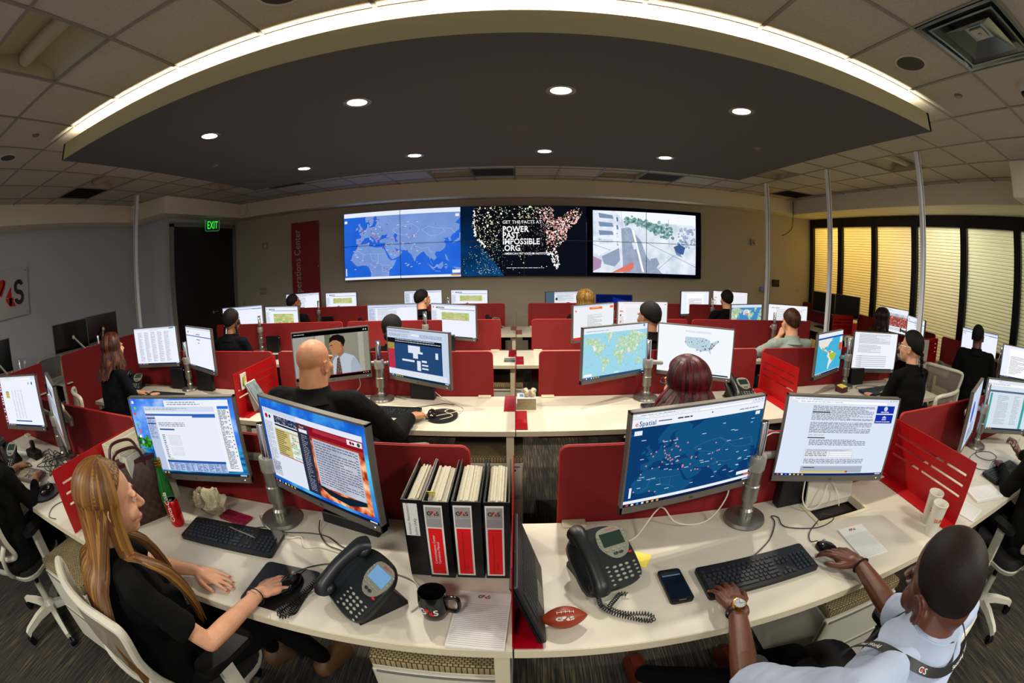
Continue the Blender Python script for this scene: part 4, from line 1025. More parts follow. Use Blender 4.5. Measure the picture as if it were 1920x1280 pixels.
def c_movie(d):
    d.r(0, 0, 1, 1, '#050506').up(); d.r(0, .09, 1, .93, '#8c8878').up()
    d.r(.3, .09, .42, .93, '#b5b1a0').r(.42, .09, .5, .93, '#6f6a5a').r(.86, .09, .93, .93, '#a7a394').r(0, .09, .28, .93, '#9b9a92').up()
    d.poly([(.50, .93), (.505, .66), (.54, .57), (.60, .52), (.655, .49), (.72, .53), (.79, .58), (.84, .70), (.89, .93)], '#b4bfcb')
    d.poly([(.74, .93), (.745, .74), (.78, .6), (.84, .7), (.89, .93)], '#9aa5b4').up()
    d.poly([(.56, .50), (.56, .40), (.66, .36), (.665, .5), (.60, .585)], '#9c6a48').up()
    d.poly([(.475, .30), (.49, .22), (.55, .18), (.63, .22), (.65, .36), (.62, .46), (.57, .505), (.515, .50), (.505, .46), (.485, .43), (.49, .40), (.465, .375), (.482, .34)], '#b07a54').up()
    d.poly([(.475, .27), (.485, .17), (.53, .11), (.60, .10), (.67, .15), (.69, .24), (.665, .36), (.64, .36), (.63, .27), (.58, .22), (.53, .215), (.49, .25)], '#15100e').poly([(.625, .32), (.65, .30), (.655, .36), (.635, .40)], '#a06a46').r(.486, .31, .52, .325, '#1c1410')
    d.poly([(.565, .6), (.60, .57), (.62, .93), (.535, .93)], em_noise('patterned_tie', ['#1a1420', '#5c3a3c', '#b09a80'], 160))
    d.lines(.02, .03, .16, .05, 1, '#c9c9c9', 1, .6).dot(.94, .045, .01, '#c9c9c9').dot(.97, .045, .01, '#c9c9c9')
    d.r(0, .935, .98, .942, '#c81c20').r(.9, .955, .91, .97, '#dddddd').r(.93, .955, .94, .97, '#dddddd').r(.96, .955, .97, .97, '#dddddd')
def c_excel(d):
    d.r(0, 0, 1, 1, '#c9d6ea').up(); d.lines(.02, .03, .5, .07, 2, '#6b7890').r(.42, .08, .55, .12, '#e8eef8').lines(.56, .08, .95, .15, 3, '#7784a0').lines(.03, .1, .4, .16, 3, '#7784a0')
    d.r(.0, .19, .9, .29, '#10141c').r(.0, .29, .9, .83, '#21436e').r(0, .29, .12, .42, '#d8b93a').r(0, .42, .12, .83, '#e02418').up()
    d.grid(.12, .29, .9, .83, 22, 16, '#31578a', .0011); d.lines(.14, .2, .88, .28, 2, '#b8c2d0', 1, .4).lines(.01, .3, .11, .42, 5, '#8c7420').up()
    for a in ((.36, .31, .56, .42), (.36, .42, .6, .46), (.44, .46, .52, .56), (.5, .6, .56, .8), (.25, .6, .46, .64), (.58, .58, .66, .62), (.58, .66, .68, .69), (.58, .73, .68, .76), (.8, .4, .84, .52)): d.r(a[0], a[1], a[2], a[3], '#dfe6f2')
    d.r(.46, .6, .5, .64, '#2a2f48')
    d.r(0, .84, .97, .95, '#e2e9f5').up(); d.grid(0, .84, .97, .94, 16, 4, '#bcc8da'); taskbar(d, '#0d2f3c', .045)
def c_world(d, land='#c4dfc0', sea='#9fd8ea'):
    d.r(0, 0, 1, 1, '#eaf0fa').up(); d.lines(.04, .06, .4, .09, 1, '#9aa6ba').r(.93, .01, .955, .055, '#1c74c8')
    f = wmap(d, 0, .11, 1, .955, -178, 182, -58, 76, em_noise('world_land', ['#dfeee0', '#a5d0a0', '#f2f2ea'], 30), sea)
    rn = random.Random(3)
    for k in range(70): u, v = rn.uniform(.03, .95), rn.uniform(.15, .85); d.r(u, v, u + .018, v + .006, '#7fa9b8')
    d.r(.02, .89, .14, .94, '#f6f8fb').r(.48, .92, .55, .945, '#e8eef2'); taskbar(d, '#26507a', .045)
def c_usmap(d):
    d.r(0, 0, 1, 1, '#f4f8ff').up(); d.lines(.36, .09, .75, .13, 3, '#b4bccb').up()
    f = lambda a, b: (.36 + .46 * (a + 125) / 58, .56 - .36 * (b - 24) / 26)
    d.poly([f(a, b) for a, b in USA], '#bcd5e2'); d.up(); rn = random.Random(6); n = 0
    while n < 70:
        p = (rn.uniform(-124, -68) if n % 3 else rn.gauss(-82, 8), rn.uniform(26, 48))
        if inside(p, USA): u, v = f(*p); d.dot(u, v, rn.choice([.003, .003, .005, .008]), rn.choice(['#7c2440', '#3c4c66', '#8c3048'])); n += 1
    d.poly([(.4, .6), (.43, .58), (.44, .62), (.41, .64)], '#bcd5e2'); d.r(.6, .955, .97, .985, '#232c40')
def c_list(d):
    d.r(0, 0, 1, 1, W_).up(); d.r(0, 0, 1, .04, '#cfd8ea').lines(.4, .06, .6, .075, 1, '#b08a40', 1).up()
    for k in range(5): d.lines(.09 + k * .16, .11, .2 + k * .16, .93, 44, '#8a8f9c', .95, .4, seed=k + 3)
    d.r(.85, .02, .95, .05, '#5a80b4'); taskbar(d)
def c_login(d):
    d.r(0, 0, 1, 1, W_).up(); d.r(0, 0, 1, .05, '#d8dfec').dot(.1, .12, .02, '#b02030').r(0, .2, 1, .22, '#234f94'); d.r(.42, .15, .58, .165, '#333').r(.44, .28, .58, .295, '#333').r(.48, .36, .54, .375, '#333'); taskbar(d)
def c_plain(d):
    d.r(0, 0, 1, 1, W_).up(); d.r(0, 0, 1, .04, '#b8c6de').r(0, .085, 1, .1, '#2f5d9c').r(.75, .09, .98, .11, '#3b68ac'); d.lines(.02, .12, .1, .2, 3, '#8a94a8'); taskbar(d)
def c_sam(d):
    d.r(0, 0, 1, 1, '#e6eefa').up(); d.r(0, .1, 1, .14, '#1c50a8').up()
    f = wmap(d, 0, .14, 1, .95, -128, -8, -56, 52, '#e8e6dc', '#46b4d8'); m0 = None
    for pts, c in (('-70 5 -60 0 -52 3 -36 -6 -40 -20 -50 -28 -57 -30 -62 -20 -70 -10', '#a9c23c'), ('-76 10 -66 11 -62 4 -72 3', '#e0563a'), ('-110 30 -104 20 -96 16 -100 26', '#c9a050'), ('-92 15 -84 14 -86 11', '#d8b860')):
        d.poly(clip([f(a, b) for a, b in P2(pts)], 0, .14, 1, .95), c)
    d.r(.86, .3, .99, .5, '#d8542c').up().r(.88, .15, .99, .3, '#e8f2f8'); taskbar(d, '#1a2c4c', .04)
def c_textpage(d, seed=5):
    d.r(0, 0, 1, 1, '#f1f4fb').up(); d.lines(.1, .04, .85, .3, 15, '#7a8192', .98, .4, seed=seed).lines(.1, .33, .75, .55, 10, '#8a90a0', .8, .4, seed=seed + 1).up()
    for k in range(6): d.r(.08, .62 + k * .055, .78, .645 + k * .055, '#c4c9d4').r(.1, .626 + k * .055, .2, .638 + k * .055, '#4a5060')
    taskbar(d, '#28324c', .03)
def c_pacific(d):
    d.r(0, 0, 1, 1, '#d6e2f2').up(); wmap(d, 0, .1, 1, .93, -300, 30, -56, 74, em_noise('land_small', ['#dfe6d6', '#8fb98a', '#efeee4'], 30), '#3f8cc6'); d.up().r(.38, .2, .58, .36, '#eef0f4').up().r(.42, .31, .56, .345, '#d83838').lines(.4, .22, .54, .3, 3, '#556'); taskbar(d, '#20304c', .03)
def c_text2(d):
    d.r(0, 0, 1, 1, '#f4f4f8').up(); d.t('DAILY REVIEW', .08, .13, .05, '#2a2a30', .02); d.lines(.2, .17, .95, .93, 15, '#5c6070', .9, .22, seed=12)
    for k in range(3): d.dot(.86 + k * .045, .12, .008, '#444')
    taskbar(d, '#202020', .02)
def c_orange(d, red=True):
    d.r(0, 0, 1, 1, '#eff1f7').up(); d.r(0, 0, 1, .05, '#d4dbe8').r(.38, .07, .7, .14, '#f07828').r(.9, .06, .99, .13, '#f07828').dot(.06, .16, .02, '#f07828').up().lines(.44, .09, .64, .12, 1, '#fbe0c8').lines(.33, .3, .7, .85, 20, '#8e93a2', .98, .35, seed=8)
    d.r(0, .93, 1, 1, '#e03028') if red else taskbar(d)
def c_feed(d):
    d.r(0, 0, 1, 1, '#f7f3f8').up(); d.r(.15, .15, 1, .95, '#eceff4').up().lines(.1, .04, .9, .07, 1, '#b0b4c0').r(.03, .26, .1, .3, '#f08848').dot(.05, .4, .02, '#80765a').dot(.05, .6, .02, '#f08848').dot(.05, .75, .02, '#f0a060').lines(.03, .45, .12, .9, 8, '#b6bac6').r(.95, .06, .975, .09, '#d82848')
def c_redpage(d):
    d.r(0, 0, 1, 1, '#e9edf4').up(); d.r(0, 0, .24, 1, '#4a6476').r(.24, .0, 1, .08, '#c6cfdc').up().lines(.3, .12, .85, .4, 9, '#7a8292', .9, .36).r(.42, .45, .72, .75, '#cdd3dc').up(); d.dot(.64, .58, .085, '#d81c34', 20).up().dot(.64, .58, .055, '#f2f2f4', 20).up().dot(.64, .58, .035, '#d81c34', 16).r(.27, .24, .33, .34, '#263040').lines(.3, .8, .9, .92, 4, '#7a8292'); taskbar(d, '#1a2434', .04)
def c_night(d): d.r(0, 0, 1, 1, '#05134a').up(); d.poly([(.45, .1), (1, .3), (1, .6), (.5, .5)], '#0a2a86').poly([(.6, .45), (.8, .4), (.8, .6), (.6, .58)], '#2a6ae0'); taskbar(d, '#040c20', .05)
def c_off(d): d.r(0, 0, 1, 1, m_blackg)
def c_photo(d): d.r(0, 0, 1, 1, '#eef2f8').up(); d.lines(.06, .05, .5, .12, 2, '#8a90a0').r(.0, .2, 1, .32, em_noise('photo_sky', ['#dfe4ea', '#b8c0cc', '#8a8f9c'], 12)).r(0, .32, 1, .75, em_noise('photo_crowd', ['#1c2030', '#7c5450', '#c84838', '#e8d8c8'], 60)).lines(.05, .8, .9, .92, 3, '#8a90a0')
def c_teal(d):
    d.r(0, 0, 1, 1, '#d6e2ee').up(); browser(d, v1=.12); d.r(0, .2, 1, .24, '#566a80').r(.09, .26, .13, .97, '#3fa09a').r(.82, .26, .88, .97, '#3fa09a').lines(.25, .3, .55, .9, 26, '#8a96a6', .8, .3, seed=2).lines(.6, .3, .8, .9, 20, '#8a96a6', .7, .3, seed=8); taskbar(d, '#20304c')
def c_chart(d):
    d.r(0, 0, 1, 1, em_noise('chart_page', ['#b4c0dc', '#d2dcf0', '#8fa0c8'], 7)).up(); d.dot(.35, .42, .12, '#3a62c8', 16); d.lines(.2, .7, .9, .95, 6, '#405080', .8, .4)
def c_greysheet(d):
    d.r(0, 0, 1, 1, '#c3cad6').up(); d.r(0, .03, 1, .08, '#e2e6ee').r(.1, .2, .6, .3, '#5a6478').r(.1, .34, .12, .8, '#5a6478').lines(.15, .36, .9, .6, 8, '#5a6478').poly([(.1, .98), (.3, .66), (1, .82), (1, .98)], '#8d7a72')
def c_sheet5(d):
    d.r(0, 0, 1, 1, W_).up(); browser(d, u0=.05); d.r(0, 0, .06, 1, '#8a2030').up(); rn = random.Random(8)
    for k in range(17): d.r(.012, .06 + k * .053, .045, .09 + k * .053, rn.choice(['#e8f0ff', '#f0e0e4', '#1c1c24']))
    for k, c in enumerate(['#4aa838', '#d8b030', '#e08828', '#d8c030', '#6ab838', '#e0d040']): d.r(.17, .29 + k * .024, .26, .312 + k * .024, c)
    for u in (.34, .42, .5, .58): d.lines(u, .27, u + .05, .85, 26, '#8f95a4', .7, .3, seed=int(u * 100))
    d.r(.3, .88, .72, .905, '#3a5aa8').dot(.82, .14, .014, '#3a9a50').dot(.9, .14, .02, '#2c70c8'); taskbar(d)
def c_doc_white(d): doc_page(d, 7, .25, .75, 14, .3)

# ================================================================ MONITORS
MW, MH = .555, .365
m_bez = mat('monitor_bezel_silver', '#6f6c66', .4, metal=.5)
SHELL = {}
def monitor(content, x, y, z, yaw, tilt, label, back=False):
    r = root('monitor', label, 'monitor', (x, y, z), 0, None); r.rotation_mode = 'XYZ'
    r.matrix_world = T(x, y, z) @ RZ(yaw) @ RX(tilt)
    if not SHELL:
        mb = MB(); w, h = MW / 2, MH / 2
        for a, b in (((-w, -.012, h - .007), (w, .012, h)), ((-w, -.012, -h), (w, .012, -h + .026)), ((-w, -.012, -h), (-w + .007, .012, h)), ((w - .007, -.012, -h), (w, .012, h))): mb.box(a, b, m_bez)
        SHELL['bezel'] = mb.build('bezel', r)
        mb = MB(); mb.box((-w + .002, .0, -h + .002), (w - .002, .018, h - .002), m_black, bev=.004); mb.loft([[(p[0], .018 + d, p[1] - .01) for p in rrect(.34 * k, .24 * k, .03)] for k, d in ((1, 0), (.92, .012), (.6, .022))], m_black); mb.box((-.055, .03, -.055), (.055, .046, .055), m_dark)
        for s in (-1, 1):
            for t in (-1, 1): mb.cyl((s * .04, .044, t * .04), (s * .04, .05, t * .04), .005, m_chrome, 8)
        SHELL['housing'] = mb.build('housing', r)
        mb = MB(); MB().text('hp', .03, m_silver, T(.0, .0415, .10) @ RZ(180) @ RX(90), 0, 'c').build('rear_mark', r) and None; mb.text('hp', .016, m_black, T(0, -.0125, -MH / 2 + .008) @ RX(90), 0, 'c')
        SHELL['maker_mark'] = mb.build('maker_mark', r)
        mb = MB(); mb.cyl((w - .03, -.0118, -h + .013), (w - .03, -.013, -h + .013), .0025, em('#ffffff', 1.5), 8); SHELL['power_light'] = mb.build('power_light', r)
    else:
        for k, o in SHELL.items(): c = o.copy(); COL.objects.link(c); c.parent = r
    d = Draw(MW - .014, MH - .034, -MW / 2 + .007, -MH / 2 + .027, -.0095, step=.00035, k=SK)
    content(d); d.build('screen', r)
    return r
SK = 1.0
# ================================================================ VIDEO WALL
def tv(x0, label, content):
    w, h = 1.0212, .577; r = root('video_wall_display', label, 'video wall display', (x0 + w, YF - .1, 1.957), group='ceiling-high video wall displays' if 0 else None)
    for i in range(2):
        for j in range(2):
            MB().box(((i - 1) * w + .001, -.01, (j - 1) * h + .001), (i * w - .001, .09, (j + 0) * h - .001), m_blackg).box(((i - 1) * w + .001, -.012, (j - 1) * h + .001), (i * w - .001, -.0095, (j - 1) * h + .004), m_blackg).build('display_panel', r)
    mb = MB()
    mb.box((-.004, -.0165, -h), (.004, -.0125, h), m_blackg).box((-w, -.0165, -.004), (w, -.0125, .004), m_blackg); mb.build('panel_seams', r)
    d = Draw(2 * w - .012, 2 * h - .012, -w + .006, -h + .006, -.0125 + .0015, step=.0004, k=1.0)
    content(d); d.build('screen', r); return r
def t_map(d):
    d.r(0, 0, 1, 1, '#e6eeff').up(); f = wmap(d, 0, .065, 1, .965, -28, 142, -12.5, 63, em_noise('map_land', ['#6f8fcf', '#7f9edb'], 3), em_noise('map_sea', ['#1c5bd0', '#2a6ce0'], 2)); d.up()
    for pts in ('-8 28 2 22 12 23 24 22 34 22', '12 23 15 13 24 10', '2 22 0 12 -5 10', '24 22 24 10 30 5 42 4', '46 50 52 52 60 54 75 55 85 50 80 45 70 42 60 45 52 46 46 50', '87 49 98 52 110 50 118 50 120 47 112 43 100 42 88 49', '70 36 75 33 72 26 80 30 88 27 97 28', '97 28 100 21 105 22', '120 50 130 49 135 44', '61 36 61 30 66 25', '44 38 48 30', '9 4 12 8 15 4 22 4', '30 5 30 -5 35 -5'): d.line([f(a, b) for a, b in P2(pts)], .0009, '#b9cdf2')
    rn = random.Random(9)
    for k in range(40): u, v = f(rn.uniform(-15, 120), rn.uniform(-5, 60)); d.r(u, v, u + .018, v + .008, '#c8d6f4')
    for (a, b) in CITY:
        u, v = f(a, b)
        if .01 < u < .98 and .1 < v < .95: d.dot(u, v, .0052, rn.choice(['#c01830', '#e8a0b0', '#c01830', '#f4d8e0', '#b01040']), 8)
    d.r(.005, .11, .03, .15, '#e8eef8').r(.96, .09, .99, .13, '#e8eef8').r(.93, .9, .995, .945, '#eef0f6').r(.01, .83, .02, .94, '#dfe6f4').r(.92, .965, 1, .985, '#e08a3a')
def t_power(d):
    d.r(0, 0, 1, 1, em_noise('night_ocean', ['#030a18', '#06284e', '#0a4a82'], 1.1, detail=2)).up()
    rn = random.Random(21)
    def f(lo, la):
        u = .06 + (lo + 125) / 58 * .92; v = .70 - (la - 29.5) / 19.5 * .80; return u + .05 * max(0, (.5 - v)) * (1 - u) * 1.4, v + .10 * (u - .5) ** 2
    d.poly([(.22, 0), (1, 0), (1, 1), (.34, 1), (.26, .8), (.16, .6), (.14, .3)], '#0a0f1a').up(); d.poly([(max(0, min(1, f(a, b)[0])), max(0, min(1, f(a, b)[1]))) for a, b in USA], '#0a0c12').up()
    def spark(u, v, s, c):
        if .31 < u < .68 and .18 < v < .72:
            if rn.random() < .55: return
            s = min(s, .0022)
        if 0.003 < u < .997 and .005 < v < .99: d.dot(u, v, s, c, 5)
    for k in range(3600):
        lo = rn.uniform(-124.5, -67); la = rn.uniform(25, 52)
        if k % 3 == 0: lo = rn.gauss(-80, 6); la = rn.gauss(39, 4.5)
        if not (inside((lo, la), USA) or la > 48): continue
        if -110 < lo < -101 and rn.random() < .4: continue
        u, v = f(lo, la); s = rn.choice([.0015, .002, .0026, .0036, .0052]) * (1 if rn.random() < .9 else 1.8)
        c = rn.choice(['#ffffff', '#fff2d0', '#e8d8a0', '#c8d8b0']) if lo < -92 else rn.choice(['#ffffff', '#ffd8c8', '#f0a090', '#c87868', '#ffe8e0'])
        spark(u, v, s, c)
    for k in range(260): spark(rn.gauss(.22, .09), rn.uniform(.55, .98), rn.choice([.0012, .002, .003]), rn.choice(['#c8e0c0', '#ffffff', '#90c8b0']))
    for poly_, c in (('-81 31 -80 27 -80.3 25.2 -81.5 26 -82.7 28 -83 29.8', '#ffffff'), ('-83 30 -85 29.8 -88 30.3 -90 29.8 -94 29.6', '#d8f0ff'), ('-76 35 -76 38 -74 40.5 -71 41.5 -70 43.5', '#ffc8bc'), ('-124 46 -123.5 42 -122.5 38 -120.5 35 -118 33.8 -117 32.6', '#ffffff'), ('-88 42 -87.5 41.6 -86 42.5', '#ffd8c8')):
        p = P2(poly_)
        for a, b in zip(p, p[1:]):
            for k in range(16):
                t = rn.random(); u, v = f(a[0] + (b[0] - a[0]) * t + rn.gauss(0, .3), a[1] + (b[1] - a[1]) * t + rn.gauss(0, .3)); spark(u, v, rn.uniform(.003, .007), c)
    d.up().up()
    x = .33; w = '#ffffff'
    d.t('GET THE FACTS AT', x, .255, .064, w, .0, sx=1.0)
    d.t('POWER', x, .375, .118, w, .02, sx=.9); d.t('PAST', x, .462, .118, w, .02, sx=.9); d.t('IMPOSSIBLE', x, .552, .118, w, .02, sx=.88); d.t('.ORG', x, .645, .118, w, .02, sx=.9)
    d.t('- AMERICAN PETROLEUM INSTITUTE -', x, .70, .042, w, .01, sx=.95); d.lines(x + .03, .885, x + .33, .9, 1, '#dfe6ee', 1, .5)
    d.r(.63, .85, .69, .89, '#000000').up().dot(.64, .87, .004, w).dot(.68, .87, .004, w)
def t_street(d):
    d.r(0, 0, 1, 1, '#03040a').up()
    A = lambda p: [(.05 + .90 * a, .05 + .90 * b) for a, b in P2(p)]
    road = em_noise('street_pavement', ['#c6d2e6', '#dfe8f4', '#f4f8ff'], 5)
    d.poly(A('0 0 1 0 1 1 0 1'), road).up()
    d.poly(A('.2 0 1 0 1 .18 .3 .16 .26 .1'), '#f6fbff')
    d.poly(A('.26 .28 .34 .26 .45 .48 .50 .72 .66 1 .28 1'), em_noise('street_asphalt', ['#8e9cb6', '#a6b3ca'], 8))
    d.poly(A('0 0 .2 0 .26 .3 .27 .62 .02 .7 0 .6'), em_noise('street_building', ['#c2d0e4', '#e6eefa', '#f6faff'], 5)).up()
    for k in range(4): d.poly(A('.05 %g .18 %g .19 %g .06 %g' % (.04 + k * .14, .07 + k * .13, .13 + k * .13, .12 + k * .14)), '#7d93b4'); d.poly(A('.215 %g .23 %g .235 %g .22 %g' % (.1 + k * .13, .1 + k * .13, .17 + k * .13, .17 + k * .13)), '#5f789c')
    d.poly(A('.02 .5 .24 .36 .27 .5 .05 .74'), '#eef4fc').up(); d.poly(A('.08 .74 .24 .6 .25 .8 .2 .9 .1 .86'), '#92a3bd').poly(A('0 .74 .08 .8 .07 .92 0 .98'), '#b08cb0')
    tr = em_noise('street_trees', ['#2f5f66', '#6b9a96', '#b8d2d4'], 24); rn = random.Random(11)
    for k in range(150):
        t = rn.random(); u = .30 + .46 * t + rn.gauss(0, .02); v = .13 + .26 * abs(t - .1) * rn.uniform(.5, 1.35) + rn.gauss(0, .02)
        p = A('%g %g' % (u, v))[0]; d.dot(p[0], p[1], rn.uniform(.008, .02), tr, 7)
    for k in range(60):
        p = A('%g %g' % (rn.uniform(.82, .99), rn.uniform(.22, .55)))[0]; d.dot(p[0], p[1], rn.uniform(.006, .016), em_noise('street_trees2', ['#6b86a8', '#b8c8dc'], 24), 7)
    d.up(); d.poly(A('.36 .3 .38 .3 .48 .98 .46 .98'), '#ffffff')
    for k in range(9): p = A('%g %g' % (.30 + .01 * (k % 3) * k * .3, .2 + k * .035))[0]; d.dot(p[0], p[1], .008, '#aebbd0')
    d.poly(A('.17 1 .37 .82 .38 .92 .33 .98'), '#e07868').poly(A('.77 .55 .83 .5 .89 .55 .87 .67 .8 .66'), '#3f5f92').poly(A('.78 .6 .84 .66 .86 .72 .8 .68'), '#7f98bc').poly(A('.54 .76 .6 .74 .63 .84 .6 .9 .55 .86'), '#90a2bc').poly(A('.36 .5 .4 .5 .42 .6 .38 .62'), '#e4ecf6')
    d.line(A('.5 .5 1 .87'), .0015, '#5f7596').line(A('.62 .92 .78 .68'), .0015, '#5f7596').line(A('.72 .1 .725 .55'), .0018, '#8ea4bc').line(A('0 .55 .16 .64'), .0015, '#5f7596').line(A('.26 0 .31 .9'), .0012, '#8ea4bc')
tv(.113 - 3 * 1.0212, 'left third of the video wall, showing a blue world map with red pins', t_map)
tv(.113 - 1.0212, 'middle of the video wall, showing city lights and POWER PAST IMPOSSIBLE text', t_power)
tv(.113 + 1.0212, 'right third of the video wall, showing a pale street camera view', t_street)

# ================================================================ MONITORS IN PLACE
def sheetA(d): sheet_page(d, .25, .26, .62, .42, 3)
def sheetB(d): sheet_page(d, .24, .24, .62, .22, 4)
def formA(d): form_page(d, 5)
MON = [
 (c_mail_oracle, -1.31, 1.26, 1.08, 13, 2, 'monitor with beach wallpaper and form window in front of the long-haired woman'),
 (c_mail_red, -.66, 1.21, 1.09, -24, 1, 'angled monitor showing a red mail window over desert rocks'),
 (c_espatial, .60, 1.28, 1.08, 11.5, 2, 'monitor showing a dark blue map of Europe with red dots, front row'),
 (c_article, 1.27, 1.28, 1.06, -19, 1, 'monitor showing a long text page with two blue buttons'),
 (c_sheet5, -3.19, 1.23, 1.09, 17, 0, 'monitor with small green and orange table at the left edge of the photo'),
 (c_greysheet, -2.53, 1.24, 1.10, -22, 0, 'monitor seen almost edge-on, second from the left edge'),
 (c_chart, 2.66, 1.34, 1.00, 21, 0, 'monitor seen almost edge-on right of the slotted front row divider'),
 (c_teal, 3.24, 1.29, 1.00, -30, 0, 'monitor with two teal columns at the right edge of the photo'),
 (c_movie, -1.27, 2.80, 1.08, 30, 0, 'monitor showing a film scene of a man in shirt and tie'),
 (c_excel, -.65, 2.80, 1.07, -30, 0, 'monitor with blue, yellow and red spreadsheet, second row'),
 (c_world, .64, 2.82, 1.09, 27, 1, 'monitor with a pale world map, second row right of the middle'),
 (c_usmap, 1.22, 2.84, 1.08, -33, 0, 'white monitor with a small pale map of the United States'),
 (c_list, -3.21, 2.90, 1.12, 11, 1, 'monitor with columns of small text beside the auburn-haired woman'),
 (c_login, -2.56, 2.85, 1.11, -24, 0, 'angled monitor with one blue stripe, second row far left'),
 (c_sam, 2.52, 2.87, 1.04, 25, 0, 'monitor with a bright map of South America'),
 (c_textpage, 3.18, 2.90, 1.03, -13, 0, 'monitor with text and grey bars in front of the braided woman'),
 (formA, -1.33, 4.61, 1.05, 4, 0, 'monitor with a blue-headed form page in front of the dark-haired bun'),
 (sheetB, -.65, 4.49, 1.05, -26, 0, 'monitor with a wide green table, third row nearest left of the middle aisle'),
 (c_plain, -3.31, 4.60, 1.09, 18, 0, 'nearly blank white monitor in front of the person with headset'),
 (sheetA, -2.83, 4.80, 1.05, -10, 0, 'monitor with a large green and yellow table, third row left'),
 (formA, -3.27, 6.24, 1.09, 14, 0, 'leftmost monitor of the back row, below the red banner'),
 (sheetB, -2.64, 6.33, 1.07, -7, 0, 'back row monitor with a small green table, right of the red banner'),
 (formA, -1.36, 6.36, 1.06, 8, 0, 'back row monitor behind the head of the short-haired man in black'),
 (sheetB, -.69, 6.42, 1.05, -10, 0, 'back row monitor with yellow table, nearest left of the middle'),
 (c_redpage, .64, 6.24, 1.03, 22, 0, 'back row monitor with a red ring on a grey page'),
 (c_night, 1.43, 6.5, .97, -5, 0, 'dark blue monitor behind the blonde head in the back row'),
 (c_orange, .75, 4.34, 1.06, 33, 0, 'monitor with orange banner and a red bottom bar, third row'),
 (c_feed, 1.28, 4.42, 1.08, 4, 0, 'white and pink monitor behind the young man with black hair'),
 (c_doc_white, 2.59, 6.14, 1.07, 17, 0, 'pale document monitor in the back row, left of the man by the pole'),
 (c_feed, 3.19, 6.13, 1.08, -21, 0, 'white monitor behind the dark-haired man, back row right'),
 (c_pacific, 2.71, 4.75, 1.04, 16, 0, 'monitor with blue world map and white pop-up, third row right'),
 (c_text2, 3.27, 4.63, 1.06, -16, 0, 'monitor with black text lines behind the fair-haired man'),
 (c_off, 5.32, 6.34, 1.13, -79, 0, 'switched-off black monitor left of the second one, window side'),
 (c_off, 5.32, 5.66, 1.15, -79, 0, 'switched-off black monitor nearer of the two by the window'),
 (c_photo, 5.32, 4.5, 1.10, -75, 0, 'monitor with a street photograph beside the brown-haired woman'),
 (c_login, 5.22, 3.93, 1.05, -112, 0, 'narrow angled monitor behind the nearest power pole'),
 (c_plain, 5.22, 2.72, 1.09, -62, 0, 'white monitor in front of the man in black by the window'),
 (c_doc_white, 5.25, 2.05, 1.04, -42, 0, 'monitor cut by the right edge, beside the man in black'),
]
for k, (c, x, y, z, yaw, t, lab) in enumerate(MON): monitor(c, x, y, z, yaw, t, lab)
for x, y, z, yaw, lab in ((-5.25, 3.05, 1.21, 74, 'back of a black monitor on the left side, farther from the pole'), (-5.28, 3.66, 1.21, 80, 'back of a bluish monitor behind the auburn hair'), (-5.25, 1.72, 1.22, 66, 'back of a dark monitor at the left edge of the photo')):
    monitor(c_off, x, y, z, yaw + 0 + 0, 0, lab)
    bpy.data.objects[-1] if 0 else None
# dual stands: base position, the two monitor numbers, words
def back(k, off=.045):
    c, x, y, z, yaw, t, l = MON[k]; return (x - sin(R(yaw)) * off, y + cos(R(yaw)) * off, z)
for bx, by, a, b, lab in ((-.935, 1.32, 0, 1, 'silver dual monitor post behind the long-haired woman\'s keyboard'), (.885, 1.32, 2, 3, 'silver dual monitor post between the map and text monitors'), (-2.75, 1.32, 4, 5, 'silver monitor post in the front row at the left edge'),
                          (2.95, 1.38, 6, 7, 'silver monitor post in the front row at the right edge'), (-.955, 2.9, 8, 9, 'silver dual monitor post in front of the bald man'), (.89, 2.89, 10, 11, 'silver dual monitor post left of the red-haired woman'),
                          (-2.83, 2.93, 12, 13, 'monitor post beside the auburn-haired woman'), (2.80, 2.9, 14, 15, 'monitor post between the South America map and text page'), (-.95, 4.50, 16, 17, 'monitor post in the third row left of the middle'), (-3.0, 4.52, 18, 19, 'monitor post in the third row far left'),
                          (-2.93, 6.1, 20, 21, 'monitor post in the back row far left'), (-.95, 6.1, 22, 23, 'monitor post in the back row left of the middle'), (.98, 6.1, 24, 25, 'monitor post in the back row right of the middle'), (.98, 4.5, 26, 27, 'monitor post in the third row right of the middle'),
                          (2.87, 6.1, 28, 29, 'monitor post in the back row far right'), (2.98, 4.5, 30, 31, 'monitor post in the third row far right'), (5.38, 6.0, 32, 33, 'monitor post between the two switched-off monitors'), (5.36, 4.2, 34, 35, 'monitor post by the window near the brown-haired woman'), (5.36, 2.4, 36, 37, 'monitor post by the window at the right edge')):
    dual_stand(lab, bx, by, [back(a), back(b)])
dual_stand('monitor post on the left side behind two monitor backs', -5.06, 3.42, [(-5.2, 3.07, 1.2), (-5.22, 3.65, 1.2)])
dual_stand('monitor post on the left side at the photo edge', -5.06, 2.05, [(-5.2, 1.74, 1.21), (-5.1, 2.15, 1.1)])

